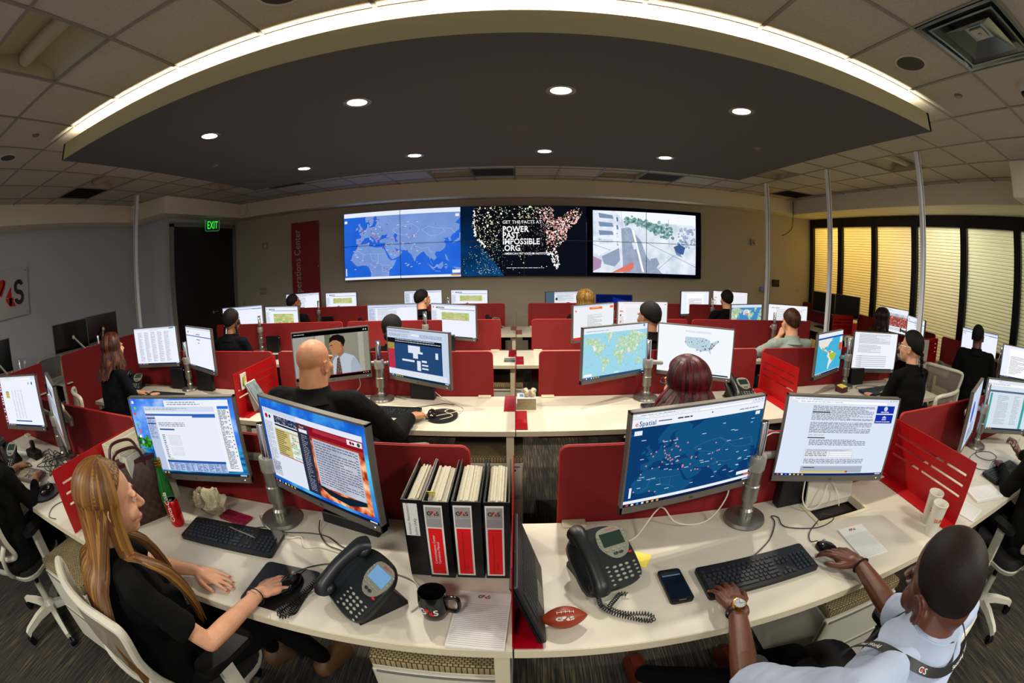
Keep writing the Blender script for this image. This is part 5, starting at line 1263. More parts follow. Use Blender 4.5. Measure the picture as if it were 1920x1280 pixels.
# ================================================================ KEYBOARDS, MICE, PHONES, CHAIRS
keyboard('black keyboard in front of the long-haired woman', -1.08, 1.125, 3)
keyboard('black keyboard under the hand with the gold watch', .79, .985, 2)
k_w = mat('key_cap_cream', '#a79a80', .5)
make_keyboard('greyish cream keyboard at the left edge of the photo', -2.88, .965, 14, mk=k_w, mb_=mat('cream_case', '#5a5046', .5))
keyboard('black keyboard with wrist rest at the right edge', 2.76, .98, -4)
keyboard('black keyboard in front of the bald man', -.84, 2.62, -3)
keyboard('black keyboard left of the red-haired woman', 1.03, 2.66, 3)
keyboard('black keyboard under the braided woman\'s hands', 3.05, 2.66, 4)
keyboard('black keyboard in the third row, far left', -2.75, 4.15, 3)
keyboard('black keyboard in front of the dark-haired bun', -1.0, 4.15, 2)
keyboard('black keyboard in front of the young man with black hair', 1.1, 4.15, 2)
keyboard('black keyboard by the fair-haired man', 2.8, 4.15, 2)
keyboard('black keyboard in the back row far left', -2.8, 5.72, 2)
keyboard('black keyboard in the back row left of the middle', -1.0, 5.72, 2)
keyboard('black keyboard in the back row right of the middle', 1.0, 5.72, 2)
keyboard('black keyboard in the back row far right', 2.8, 5.72, 2)
keyboard('black keyboard beside the auburn-haired woman', -2.95, 2.66, 2)
keyboard('black keyboard on the window desk below the dark monitors', 5.05, 5.95, -90)
keyboard('black keyboard on the window desk by the man in black', 5.02, 2.45, -90)
keyboard('black keyboard on the window desk by the brown-haired woman', 5.02, 4.25, -90)
tag(MB(T(2.80, .865, DZ)).loft([[(x, y, z) for x, y in rrect(.44 * k, .08 * k, .03)] for k, z in ((1, 0), (1, .012), (.9, .019))], m_black).build('wrist_rest'), 'black wrist rest below the keyboard at the right edge', 'wrist rest')
mouse('black mouse under the long-haired woman\'s hand', -.722, .945, -20, DZ + .003)
mouse('black mouse under the man\'s hand beside the notepad', 1.115, 1.0, 25)
mouse('black mouse under the bald man\'s hand', -.53, 2.57, 10, DZ + .012)
mouse('black mouse at the right edge of the photo, by the penholding hand', 3.22, 1.02, -10)
mouse('dark mouse on a pad at the left edge of the photo', -2.44, .95, 0, DZ + .012)
def rpad(name, label, cat, x, y, z, pts, h, m, rz=0): return tag(MB(T(x, y, z) @ RZ(rz)).prism(pts, h, m).build(name), label, cat)
rpad('mouse_pad', 'black rounded square mouse pad under the long-haired woman\'s hand', 'mouse pad', -.755, .93, DZ + .0005, rrect(.215, .23, .02), .003, m_black, -1)
rpad('mouse_pad', 'round black gel mouse pad beside the bald man\'s hand', 'mouse pad', -.47, 2.58, DZ + .0005, [(.1 * cos(R(a * 15)), .12 * sin(R(a * 15))) for a in range(24)], .012, m_black)
rpad('mouse_pad', 'dark mouse pad with wrist bump at the left edge', 'mouse pad', -2.44, .93, DZ + .0005, [(.11 * cos(R(a * 15)), .11 * sin(R(a * 15))) for a in range(24)], .012, m_black)
phone_a = phone('grey desk phone with a blue screen in front of the black mug', -.445, .95, -44)
phone('slate desk phone beside the small football', .265, 1.105, 20)
phone('desk phone at the right end of the second row desk', 1.60, 2.80, 3)
phone('desk phone beside the auburn-haired woman', -3.55, 2.8, 22)
phone('desk phone behind the bald man\'s monitor, third row', -2.25, 4.26, 40)
phone('desk phone in the back row beside the red panel', -2.1, 5.9, 30)
phone('desk phone in the back row by the middle aisle', -.32, 5.98, 20)
phone('grey desk phone cut by the left edge of the photo', -3.2, .98, 30)
# two front phones have their own display colour
def recolor(r, m, old):
    for o in KIDS(r):
        if o.name.startswith('display') and 'surround' not in o.name:
            o.data = o.data.copy(); o.data.materials.clear(); o.data.materials.append(m)
recolor(phone_a, em('#7fb0dc', .8), None)
mb = MB(); coil(mb, [(-.622, 1.00, .775), (-.645, .95, .757), (-.668, .90, .751), (-.682, .862, .7505), (-.70, .82, .7505), (-.692, .792, .7505), (-.668, .80, .7505), (-.662, .84, .7525), (-.650, .90, .755), (-.625, .97, .765)], m_black, .0062)
tag(mb.build('coiled_cord'), 'black coiled phone cord beside the mouse pad', 'phone cord')
mb = MB(); coil(mb, [(.215, 1.03, .765), (.235, .985, .749), (.24, .94, .748), (.27, .905, .748), (.32, .875, .748), (.365, .855, .748), (.38, .862, .75), (.36, .878, .757), (.30, .89, .758), (.26, .92, .757), (.285, .96, .755), (.305, .985, .752), (.325, .98, .75)], m_dark, .0062)
tag(mb.build('coiled_cord'), 'dark coiled phone cord lying right of the small football', 'phone cord')
# chairs, first one belongs to the long-haired woman
chair('white office chair of the long-haired woman, near left', -1.14, .665, -12)
chair('white office chair of the man in the pale blue shirt', .93, .53, 0)
chair('white office chair at the left edge with its star base in view', -2.62, .62, 20)
chair('white office chair at the right edge with its star base in view', 2.62, .66, -6)
chair('office chair of the bald man, mostly hidden', -.98, 2.02, -20)
chair('office chair of the red-haired woman', .78, 1.9, 5)
chair('beige-backed office chair of the auburn-haired woman', -3.35, 2.2, -25)
chair('white office chair of the braided woman', 3.1, 2.12, 8)
chair('office chair of the person with headset', -2.8, 3.55, 0)
chair('office chair of the dark-haired person with a bun', -1.05, 3.45, 0)
chair('office chair of the young man with black hair', 1.1, 3.5, 0)
chair('office chair of the fair-haired man in uniform shirt', 2.55, 3.4, 0)
chair('office chair in the back row far left', -2.9, 5.2, 0)
chair('office chair of the short-haired man in black', -1.12, 5.15, 0)
chair('office chair of the blonde person in the back row', .78, 5.0, 0)
chair('office chair of the dark-haired man in the back row', 2.75, 5.2, 0)
chair('white office chair of the man in black by the window', 4.25, 2.6, -72)
chair('white office chair of the brown-haired woman by the window', 4.2, 3.95, -80)
chair('empty chair on the left side behind the black monitor back', -5.75, 3.0, -90 + 0)
# ================================================================ THINGS ON THE DESKS
L_ = None
def wraptext(mb, txt, size, m, rad, z, a0, bold=0, vertical=False):
    vs, fs = text_geo(txt, bold); w = max(v.x for v in vs); out = []
    for v in vs:
        u, t = (v.x * size, v.y * size)
        if vertical: u, t = -v.y * size, v.x * size
        else: u -= w * size / 2
        a = R(a0) + u / rad; out.append((sin(a) * rad, -cos(a) * rad, z + t))
    mb.add(out, fs, m)
m_pages = mat('stacked_pages', '#c9c3ae', .9, bump=.9, bscale=60, var=.18, vscale=120, stretch=(14, .4, .4))
def binder(x0, x1, y0, label, ht=.295, dp=.285, cover=None, lab='red', lean=0, txt=None, rz=0):
    w = x1 - x0; cover = cover or mat('binder_black_vinyl', '#08090a', .33, spec=.4)
    r = root('ring_binder', label, 'ring binder', ((x0 + x1) / 2, y0, DZ), rz)
    mb = MB(); mb.box((-w / 2, 0, 0), (-w / 2 + .004, dp, ht), cover).box((w / 2 - .004, 0, 0), (w / 2, dp, ht), cover).box((-w / 2, -.003, 0), (w / 2, .001, ht), cover).build('cover', r)
    rn = random.Random(int(x0 * 1000)); mb = MB(); n = 7; iw = w - .02
    for k in range(n):
        a = -iw / 2 + iw * k / n * .97; b = a + iw / n * .9; dz = rn.uniform(-.006, .004)
        mb.box((a, .03 + rn.uniform(0, .008), .008), (b, dp - .015 + rn.uniform(-.01, .006), ht - .018 + dz), m_pages)
    mb.build('paper_stack', r)
    MB().tube([(-w / 2 + .012, .012, ht - .03), (-w / 2 + .012, .022, ht - .018), (-w / 2 + .014, .035, ht - .03)], .006, m_chrome, 8).box((-w / 2 + .008, .002, .02), (-w / 2 + .018, .012, ht - .03), m_metalgrey).build('ring_mechanism', r)
    mb = MB(); F = T(0, -.0036, 0) @ RX(90)
    if lab == 'red':
        a, b = -w / 2 + .004, min(w / 2 - .004, -w / 2 + .058)
        mb.box((a, -.0042, .012), (b, -.0032, ht - .012), m_paper)
        mb.box((a + .004, -.0046, .205), (b - .004, -.0043, ht - .018), mat('label_grey', '#8a8a88', .6)); mb.box((a + .006, -.0046, .018), (b - .006, -.0043, .2), mat('label_red', '#d2060c', .5))
        logo(mb, T((a + b) / 2, -.0049, ht - .04) @ RX(90), m_ink, m_redink, .019); mb.text('Securing Your World', .0045, m_paper, T((a + b) / 2, -.0049, ht - .058) @ RX(90), align='c')
        if txt:
            for k, t in enumerate(txt[0]): mb.text(t, txt[2], txt[1], T((a + b) / 2 - .003 + k * .011, -.0049, txt[3]) @ RX(90) @ RZ(90))
    elif lab == 'paper':
        mb.box((-w / 2 + .006, -.0042, .165), (-w / 2 + .048, -.0032, ht - .012), m_paper)
        mb.text('American Association for', .0122, m_ink, T(-w / 2 + .022, -.0046, .168) @ RX(90) @ RZ(90)); mb.text('Justice (AAJ)', .0122, m_ink, T(-w / 2 + .041, -.0046, .168) @ RX(90) @ RZ(90))
    elif lab == 'white':
        logo(mb, T(0, -.0045, ht - .06) @ RX(90), m_metalgrey, m_redink, .016)
        for k in range(8): mb.box((-.012, -.0045, ht - .1 - k * .018), (.012, -.0042, ht - .105 - k * .018), m_metalgrey)
    if mb.v: mb.build('spine_label', r)
    return r
binder(-.342, -.279, 1.10, 'thin black binder labelled American Association for Justice', lab='paper')
binder(-.277, -.199, 1.095, 'black binder with Communications Center Operations Manual label', txt=(['Communications Center', 'Operations Manual'], m_paper, .0115, .06))
binder(-.192, -.107, 1.10, 'wide black binder with red label, third from the left', txt=(['Site System and Infrastructure Deployment Training', '    Volume I'], m_ink, .0075, .03))
binder(-.100, -.024, 1.10, 'black binder with red label nearest the middle divider', txt=(['Site System and Infrastructure Training Manual', '    Volume II'], m_ink, .0078, .03))
tag(MB(T(-.262, 1.17, DZ + .262)).loft([[(x, y * 1 + dx, z) for x, y in ((-.012, 0), (.012, 0), (.012, .001), (-.012, .001))] for z, dx in ((0, -.0), (.018, -.004), (.03, -.012), (.036, -.024))], m_yel, smooth=False).build('sticky_note'), 'yellow sticky note on top of the binder pages', 'sticky note')
m_bw = mat('binder_white_vinyl', '#c9c6b4', .4)
for k, (x, l) in enumerate(((-1.835, 'cream ring binder nearest the slotted red divider, front row left'), (-1.765, 'second cream ring binder from the red divider, front row left'), (-1.69, 'third cream ring binder from the red divider, front row left'), (-1.615, 'cream ring binder with printed spine beside the beach wallpaper monitor'))):
    binder(x, x + .062, 1.13 - k * .02, l, cover=m_bw, lab='white' if k > 1 else None, ht=.30, dp=.27)
# laptop leaning on the middle divider, keyboard facing right
r = root('laptop', 'black laptop standing on its side against the middle red divider', 'laptop', (.074, .80, DZ + .010)); r.rotation_euler = (0, R(-19), 0)
MB().box((-.012, 0, .0), (.0, .34, .235), m_dark, bev=.003).build('base', r)
mb = MB()
for j in range(6):
    for k in range(15): mb.box((.0, .02 + k * .0205, .075 + j * .0195), (.0022, .0375 + k * .0205, .092 + j * .0195), m_key)
mb.build('keys', r)
MB().box((.0, .12, .01), (.0008, .22, .062), m_blackg).build('touchpad', r)
MB().box((-.021, .0, .0), (-.013, .34, .235), m_black, bev=.002).build('lid', r)
# football
fb = mat('football_brown', '#8c2f14', .38, bump=.25, bscale=700)
r = root('small_football', 'small brown toy football with white laces and white logo', 'football', (.124, .877, DZ + .0345), 4)
prof = [(max(.0005, .0345 * (1 - abs(t) ** 1.9) ** .82), t * .066) for t in [-1 + k / 14 for k in range(29)]]
MB(RY(90)).lathe(prof, fb, n=28).build('ball', r)
def onball(u, v, lift=.0006):
    """u along the ball -1..1, v angle around from the side facing the camera"""
    rr = .0345 * (1 - abs(u) ** 1.9) ** .82 + lift; return (u * .066, -rr * cos(R(v)), rr * sin(R(v)))
mb = MB(); mb.tube([onball(-.36 + .72 * k / 10, 75, .001) for k in range(11)], .0009, m_paper, 5)
for k in range(5): mb.tube([onball(-.34 + .17 * k, 75 + a, .0012) for a in (-8, -4, 0, 4, 8)], .0009, m_paper, 5)
mb.build('laces', r)
tmp = MB(); logo(tmp, I4, m_paper, m_paper, 1); mb = MB(); mb.add([onball(v[0] * .40, 40 + v[1] * 26, .0008) for v in tmp.v], tmp.f, m_paper); mb.build('logo', r)
# phone lying on the desk
r = root('smartphone', 'black smartphone lying on the desk between desk phone and keyboard', 'smartphone', (.485, .997, DZ), 2)
MB().prism(rrect(.078, .162, .012), .011, m_black).build('case', r); MB().prism(rrect(.066, .13, .003), .0005, m_blackg, T(0, 0, .0112)).box((-.031, .045, .0118), (.031, .05, .0121), em('#7aa0c8', .5)).build('screen', r); MB().box((-.012, -.076, .0112), (.012, -.074, .0118), m_silver).build('home_mark', r)
# note pads
def notepad(x, y, w, h, rz, label):
    r = root('notepad', label, 'notepad', (x, y, DZ), rz); MB().box((-w / 2, -h / 2, 0), (w / 2, h / 2, .006), m_paper).build('paper_block', r)
    mb = MB()
    for k in range(22): z = -h / 2 + .01 + k * (h - .06) / 22; mb.box((-w / 2 + .004, z, .0062), (w / 2 - .004, z + .0012, .0064), mat('ruled_line', '#8f9298', .8))
    mb.build('ruled_lines', r); mb = MB(); logo(mb, T(0, h / 2 - .022, .0066), m_ink, m_redink, .019); mb.build('logo', r)
notepad(-.107, .90, .158, .24, -4, 'lined notepad with logo between the mug and the middle divider')
notepad(1.305, .985, .14, .22, -4, 'lined notepad with logo beside the man\'s mouse')
tag(MB(T(.40, 1.165, DZ + .0006) @ RZ(-30)).box((-.04, -.038, 0), (.04, .038, .0008), m_yel).build('sticky_note'), 'yellow sticky note under the slate desk phone', 'sticky note')
# mug
r = root('coffee_mug', 'black company mug beside the grey desk phone', 'mug', (-.238, .915, DZ), -8)
MB().lathe([(0, .004), (.028, .004), (.030, 0), (.034, .004), (.042, .035), (.044, .06), (.0405, .098), (.0385, .099), (.037, .096), (.039, .06), (.034, .01), (0, .008)], m_blackg, n=36).build('cup', r)
MB().tube(spline([(.040, -.0, .082), (.062, 0, .086), (.074, 0, .078), (.076, 0, .052), (.066, 0, .030), (.042, 0, .03)], 6), .0055, m_blackg, 8, flatx=1.5).build('handle', r)
tmp = MB(); logo(tmp, I4, m_paper, m_redink, .03); mb = MB(); mb.add([(sin(v[0] / .0447) * .0447, -cos(v[0] / .0447) * .0447, .05 + v[1]) for v in tmp.v], tmp.f, m_paper); mb.k = [0 if tmp.mats[k] is m_paper else 1 for k in tmp.k]; mb.mats = [m_paper, m_redink]; mb.build('logo', r)
# soda can
r = root('soda_can', 'red soda can beside the green bottle', 'soda can', (-1.385, 1.125, DZ), 20); cr = mat('can_red', '#c4070b', .25, metal=.4)
MB().lathe([(0, .004), (.024, .002), (.026, 0), (.033, .012), (.033, .108), (.027, .119)], cr, n=32).build('body', r); MB().lathe([(.027, .119), (.0275, .122), (.0255, .122), (.0245, .117), (0, .117)], m_alu, n=32).ell((0, -.006, .119), (.008, .011, .0015), m_alu).build('top', r)
mb = MB(); wraptext(mb, 'Coca-Cola', .032, m_paper, .0334, .03, 10, .015, True); mb.build('lettering', r)
# bottle
r = root('drink_bottle', 'green leaf-patterned bottle with gold cap beside the handbag', 'bottle', (-1.445, 1.165, DZ), 0); gb = mat('bottle_green', '#0c5a1e', .18, coat=.5)
MB().lathe([(0, 0), (.030, 0), (.033, .01), (.034, .10), (.031, .15), (.022, .2), (.0155, .235), (.0155, .245)], gb, n=32).build('body', r); MB().lathe([(.0165, .243), (.0185, .245), (.0185, .252), (.0165, .254), (.0185, .256), (.0185, .264), (.0165, .266), (.018, .268), (.018, .275), (0, .276)], mat('gold_cap', '#b08a34', .2, metal=1), n=28).build('cap', r)
mb = MB(); rn = random.Random(3); lf = mat('bottle_leaf_print', '#8fd08a', .3)
for k in range(46):
    a = rn.uniform(-2.6, 2.6); z = rn.uniform(.01, .19); R_ = .0345 if z < .1 else .0345 - (z - .1) * .125; d = rn.choice((-1, 1)); l = rn.uniform(.01, .022)
    mb.add([(sin(a + d * l * t * 30) * (R_ + .0004 - (.125 * t * l if z > .1 else 0)), -cos(a + d * l * t * 30) * (R_ + .0004 - (.125 * t * l if z > .1 else 0)), z + l * t + o) for t, o in ((0, 0), (.5, .0012), (1, 0), (.5, -.0016))], [(0, 1, 2, 3)], lf)
mb.build('leaf_print', r)
# tote bag
def checker():
    m, N, L, b = newmat('brown_checked_canvas'); tc = N.new('ShaderNodeTexCoord'); c = N.new('ShaderNodeTexChecker'); c.inputs['Scale'].default_value = 42
    c.inputs[1].default_value = lin('#3a1c12'); c.inputs[2].default_value = lin('#24100b'); L.new(tc.outputs['Object'], c.inputs[0]); L.new(c.outputs[0], b.inputs['Base Color']); b.inputs['Roughness'].default_value = .45; return m
r = root('tote_bag', 'brown checked tote bag with dark handles behind the long-haired woman', 'handbag', (-1.60, 1.10, DZ), 62); mc = checker(); ml = mat('dark_red_leather', '#3a0808', .4)
MB().loft([[(x * k, y * q, z) for x, y in rrect(.3, .15, .04)] for k, q, z in ((.92, .9, .0), (.97, 1, .015), (1, 1, .1), (1.02, .8, .2), (1.04, .5, .26))], mc, caps=True).build('body', r)
MB().loft([[(x * 1.045, y * q, z) for x, y in rrect(.3, .15, .04)] for q, z in ((.52, .25), (.5, .275))], ml).build('rim', r)
for s in (-1, 1): MB().tube(spline([(-.08, s * .036, .22), (-.075, s * .045, .29), (-.045, s * .06, .335), (.045, s * .06, .335), (.075, s * .045, .29), (.08, s * .036, .22)], 6), .007, ml, 8).build('handle', r)
# crumpled paper bag
bm_ = mat('crumpled_paper_bag', '#b3a98c', .85, bump=.8, bscale=30, var=.08, vscale=20)
mb = MB(); mb.ell((0, 0, .05), (.06, .045, .055), bm_, nu=28, nv=20); rn = random.Random(5)

mb.v = [tuple(V(v0) * (1 + .5 * NZ.noise(V(v0) * 28) + .2 * NZ.noise(V(v0) * 70))) for v0 in mb.v]
mb.v = [(x, y, max(.001, z)) for x, y, z in mb.v]; mb.sm = [False] * len(mb.sm)
o = tag(mb.build('paper_bag'), 'crumpled pale paper bag behind the red soda can', 'paper bag'); o.location = (-1.25, 1.27, DZ)
o2 = o.copy(); COL.objects.link(o2); o2.location = (-1.36, 1.30, DZ); o2.rotation_euler = (0, 0, 2); o2.scale = (.8, .8, .7); o2['label'] = 'smaller crumpled paper wrapper behind the green bottle'
tag(MB(T(-1.145, 1.265, DZ) @ RZ(-8)).prism(rrect(.15, .072, .01), .009, mat('floral_case', '#7a1030', .5, var=.6, vscale=60)).build('smartphone'), 'smartphone in red patterned case behind the left keyboard', 'smartphone')
tag(MB(T(-1.03, 1.15, DZ + .026) @ RZ(-12) @ RY(90)).lathe([(.0, -.08), (.003, -.075), (.0035, .06), (.0005, .075)], mat('pencil_grey', '#6d6a62', .4), n=8).build('pen'), 'grey pen lying across the left keyboard', 'pen')
# paper cups
for (x, y, l) in ((1.675, .865, 'white paper cup with orange lettering at the front, near the slotted divider'), (1.735, .945, 'second white paper cup, behind and right of the first')):
    r = root('paper_cup', l, 'paper cup', (x, y, DZ), 10); mw = mat('paper_cup_white', '#c9c5b6', .6)
    MB().lathe([(0, .003), (.029, .003), (.030, 0), (.040, .138), (.042, .139), (.042, .144), (.040, .145), (.0385, .143), (.029, .01), (0, .008)], mw, n=32).build('cup', r)
    mb = MB(); wraptext(mb, 'DUNKIN', .022, mat('cup_orange', '#c8501c', .6), .0372, .07, -10, .03); wraptext(mb, 'DONUTS', .012, mat('cup_orange', '#c8501c', .6), .0412, .03, 60, .03, True); mb.build('lettering', r)
# small computers
def pc(x, y, label, rz=0, h=.19, w=.05, d=.18):
    r = root('mini_computer', label, 'computer', (x, y, DZ), rz, 'small black computers'); MB().box((-w / 2, -d / 2, 0), (w / 2, d / 2, h), m_black, bev=.004).build('case', r)
    mb = MB(); [mb.box((-w / 2 + .008, -d / 2 - .001, .02 + k * .01), (w / 2 - .008, -d / 2 + .001, .024 + k * .01), m_metalgrey) for k in range(6)]; mb.cyl((0, -d / 2 - .0015, h - .02), (0, -d / 2, h - .02), .003, em('#ffffff', 1), 8).build('front_panel', r)
pc(-.62, 1.36, 'flat black mini computer under the angled red mail monitor', 75, .05, .09, .26); pc(1.16, 1.375, 'black mini computer upright behind the text monitor', 90); pc(-.66, 2.94, 'black mini computer behind the spreadsheet monitor', 80)
pc(2.98, 2.93, 'black mini computer under the text and grey bar monitor', 90, .15); pc(-2.98, 2.93, 'black mini computer left of the monitor post, second row far left', 90); pc(-2.62, 2.93, 'black mini computer right of the monitor post, second row far left', 90)
pc(-2.78, 4.45, 'black mini computer in the third row far left', 90); pc(-2.75, 6.02, 'black mini computer in the back row far left', 90); pc(-.72, 4.4, 'black mini computer in the third row near the middle aisle', 90)
pc(5.25, 5.93, 'black mini computer on the window desk', 0)
# tissue box
r = root('tissue_box', 'patterned tissue box with a white tissue, second row middle', 'tissue box', (.055, 2.77, DZ), 0)
MB().box((-.06, -.06, 0), (.06, .06, .075), mat('tissue_box_print', '#9a8f6c', .7, var=.12, vscale=90)).box((-.059, -.059, .0752), (.059, .059, .076), m_paper).build('box', r); MB().box((-.045, -.02, .0765), (-.02, .04, .077), mat('blue_print', '#5a7894', .6)).build('print', r)
mb = MB(); mb.lathe([(.02, .07), (.03, .085), (.035, .105), (.03, .115), (.0, .1)], mat('tissue', '#c8bda2', .9), n=26); mb.v = [(x * (1 + .35 * sin(7 * atan2(y, x))) + .02, y * (1 + .3 * sin(5 * atan2(y, x))), z + .012 * sin(3 * atan2(y, x)) * (z > .08)) for x, y, z in mb.v]; mb.build('tissue', r)
tag(MB(T(-.075, 4.06, DZ)).prism(rrect(.10, .09, .01), .02, mat('patterned_pouch', '#5c5f5c', .6, var=.5, vscale=40)).build('pouch'), 'small patterned pouch on the third row at the middle divider', 'pouch')
# leaflets on the slotted divider beside the bald man
r = root('leaflet', 'white leaflet with grey picture standing at the foot of the slotted divider', 'leaflet', (-1.80, 2.50, DZ + .006), 0); 
MB().add([(0, 0, 0), (0, .13, 0), (-.05, .13, .2), (-.05, 0, .2), (.07, 0, 0), (.07, .13, 0)], [(0, 1, 2, 3), (3, 2, 5, 4)], m_paper).build('paper', r); MB().add([(.069 - .06 * .3, 0.005, .053 * 1.15), (.069 - .06 * .3, .125, .053 * 1.15), (-.045, .125, .195), (-.045, 0.005, .195)], [(0, 1, 2, 3)], mat('leaflet_picture', '#5f6f74', .7, var=.3, vscale=30)).build('picture', r)
tag(MB(T(-1.862, 2.50, DZ + .17)).box((0, -.035, 0), (.004, .04, .11), m_paper).add([(.0045, -.02, .02), (.0045, .0, .02), (.0045, .03, .09), (.0045, -.01, .08)], [(0, 1, 2, 3)], mat('map_green', '#5c7a2c', .7)).add([(.0047, .0, .03), (.0047, .03, .06), (.0047, .025, .1), (.0047, .0, .08)], [(0, 1, 2, 3)], mat('map_yellow', '#c8a828', .7)).build('leaflet'), 'small leaflet with green and yellow map pinned on the slotted divider', 'leaflet')
# sticky note holder, papers
r = root('note_holder', 'red note holder with yellow notes beside the South America map monitor', 'note holder', (2.66, 2.78, DZ), 15); MB().prism(rrect(.11, .09, .02), .04, mat('maroon_plastic', '#4c1020', .4)).build('tray', r); MB().box((-.04, -.035, .041), (.035, .035, .05), m_yel, RX(6)).build('notes', r)
def papers(x, y, rz, label, w=.21, h=.28, t=.012, name='paper_stack'):
    mb = MB(T(x, y, DZ + .0008) @ RZ(rz)); mb.box((-w / 2, -h / 2, 0), (w / 2, h / 2, t), m_paper)
    for k in range(20): mb.box((-w / 2 + .01, -h / 2 + .02 + k * .0125, t + .0001), (w / 2 - .01, -h / 2 + .021 + k * .0125, t + .0004), mat('ruled_line', '#8f9298', .8))
    return tag(mb.build(name), label, 'papers')
papers(2.34, .915, -18, 'lined writing pad below the keyboard at the right edge', .26, .15); papers(2.06, .875, 10, 'magazine lying right of the slotted front row divider', .16, .16, .004)
papers(2.30, 4.15, 30, 'open papers in the third row beside the fair-haired man', .3, .21, .006); papers(-3.35, 1.08, 10, 'white papers at the left edge of the photo', .2, .2, .004); papers(-3.0, 2.55, 5, 'papers beside the auburn-haired woman', .2, .14, .006)
tag(MB(T(4.86, 3.535, DZ + .006)).box((.0, -.012, 0), (.2, -.008, .27), m_paper).build('paper_sheet'), 'tall paper sheet clipped to the slotted divider by the window', 'paper')
tag(MB(T(4.95, 3.2, DZ)).lathe([(0, 0), (.035, 0), (.035, .06), (.02, .065), (.02, .075), (0, .075)], mat('green_tub', '#2f6b4a', .4), n=20).build('tub'), 'small green tub beside the window desk divider', 'tub')
tag(MB(T(5.15, 5.25, DZ)).box((-.03, -.03, 0), (.03, .03, .2), mat('snack_red', '#d0302a', .5)).build('carton'), 'small red and white carton behind the brown-haired woman', 'carton')
# black round bag on the floor in the middle gap
r = root('backpack', 'dark round-topped bag with patterned pocket in the middle gap of the front row', 'bag', (.04, 1.62, 0)); MB().loft([[(x * k, y * k * .6, z) for x, y in rrect(.3, .3, .08)] for k, z in ((.9, 0), (1, .05), (1, .3), (.85, .42), (.5, .5), (.15, .52))], m_black).build('body', r); MB().ell((0, -.07, .36), (.07, .03, .08), mat('patterned_mesh', '#8a9a6a', .6, var=.6, vscale=60)).build('pocket', r)
# cables
cable('black keyboard cable looping across the right front desk', [(.80, 1.062, .757), (.85, 1.10, .745), (.93, 1.16, .744), (1.0, 1.25, .744), (1.01, 1.30, .744), (1.035, 1.28, .744), (1.03, 1.21, .744), (1.15, 1.155, .744), (1.25, 1.165, .744), (1.29, 1.2, .744), (1.25, 1.235, .744)])
cable('black mouse cable curving beside the notepad', [(1.10, 1.06, .755), (1.08, 1.08, .745), (1.11, 1.135, .744), (1.19, 1.19, .744), (1.25, 1.235, .746)])
cable('white cable looping up below the dark map monitor', [(.385, 1.27, .744), (.43, 1.30, .746), (.50, 1.34, .82), (.53, 1.34, .83), (.58, 1.33, .77), (.66, 1.33, .745), (.74, 1.34, .76), (.79, 1.34, .85), (.79, 1.35, .93)], m_cable_w, .003)
cable('white cable from text monitor to the post', [(.90, 1.35, 1.0), (.94, 1.39, 1.05), (1.0, 1.405, 1.07), (1.1, 1.40, 1.05)], m_cable_w, .003)
cable('white cable hanging in front of the cable port lid', [(1.17, 1.33, .90), (1.16, 1.30, .80), (1.19, 1.27, .76), (1.24, 1.26, .78), (1.28, 1.29, .84), (1.31, 1.31, .86), (1.36, 1.29, .80), (1.35, 1.24, .76)], m_cable_w, .003)
cable('black keyboard cable behind the left keyboard', [(-1.0, 1.21, .757), (-.97, 1.24, .746), (-.88, 1.235, .744), (-.78, 1.255, .744), (-.70, 1.25, .744), (-.62, 1.20, .744), (-.56, 1.19, .744)])
cable('white looped cable between the left keyboard and monitor post', [(-1.02, 1.28, .744), (-1.05, 1.32, .744), (-1.0, 1.335, .746), (-.96, 1.28, .748), (-.98, 1.25, .752), (-.92, 1.215, .75), (-.85, 1.20, .745), (-.8, 1.22, .745), (-.76, 1.165, .744), (-.70, 1.18, .744), (-.62, 1.165, .744)], m_cable_w)
cable('black mouse cable on the left mouse pad', [(-.725, 1.0, .755), (-.70, 1.05, .746), (-.64, 1.09, .744), (-.56, 1.10, .744), (-.50, 1.12, .744)])
cable('white phone cable behind the black mug', [(-.40, 1.09, .744), (-.33, 1.06, .744), (-.29, 1.0, .744), (-.29, .95, .744), (-.31, .915, .744)], m_cable_w, .0025)
cable('black cable from the angled monitor to the desk edge', [(-.76, 1.33, .76), (-.74, 1.27, .745), (-.68, 1.20, .744), (-.6, 1.17, .744), (-.52, 1.10, .744)])
cable('white cable tangle right of the bald man\'s gel pad', [(-.40, 2.60, .745), (-.36, 2.66, .745), (-.42, 2.70, .748), (-.46, 2.64, .756), (-.40, 2.56, .756), (-.48, 2.50, .75), (-.55, 2.50, .745), (-.50, 2.55, .756), (-.4, 2.62, .756), (-.35, 2.72, .745), (-.45, 2.85, .745), (-.56, 2.93, .78), (-.6, 2.9, .86)], m_cable_w)
cable('black cable behind the bald man\'s keyboard', [(-.72, 2.70, .75), (-.62, 2.76, .744), (-.5, 2.82, .744), (-.42, 2.8, .744)])
cable('white cable hanging below the film scene monitor', [(-1.13, 2.93, .90), (-1.12, 2.92, .83), (-1.18, 2.88, .77), (-1.25, 2.85, .745)], m_cable_w)
cable('black usb cable lying near the desk edge on the far left', [(-2.13, 1.0, .744), (-2.22, .94, .744), (-2.23, .86, .744), (-2.17, .79, .744), (-2.10, .80, .744)])
cable('black cable by the keyboard of the braided woman', [(2.95, 2.74, .745), (2.88, 2.8, .744), (2.96, 2.86, .744), (3.1, 2.84, .744), (3.2, 2.8, .744)])
cable('black looping cable above the keyboard at the right edge', [(2.68, 1.07, .745), (2.6, 1.15, .744), (2.68, 1.27, .744), (2.85, 1.3, .744), (2.98, 1.24, .744), (2.95, 1.15, .744), (2.82, 1.17, .744), (2.8, 1.28, .744), (3.0, 1.36, .744)])
rn = random.Random(17); mb = MB()
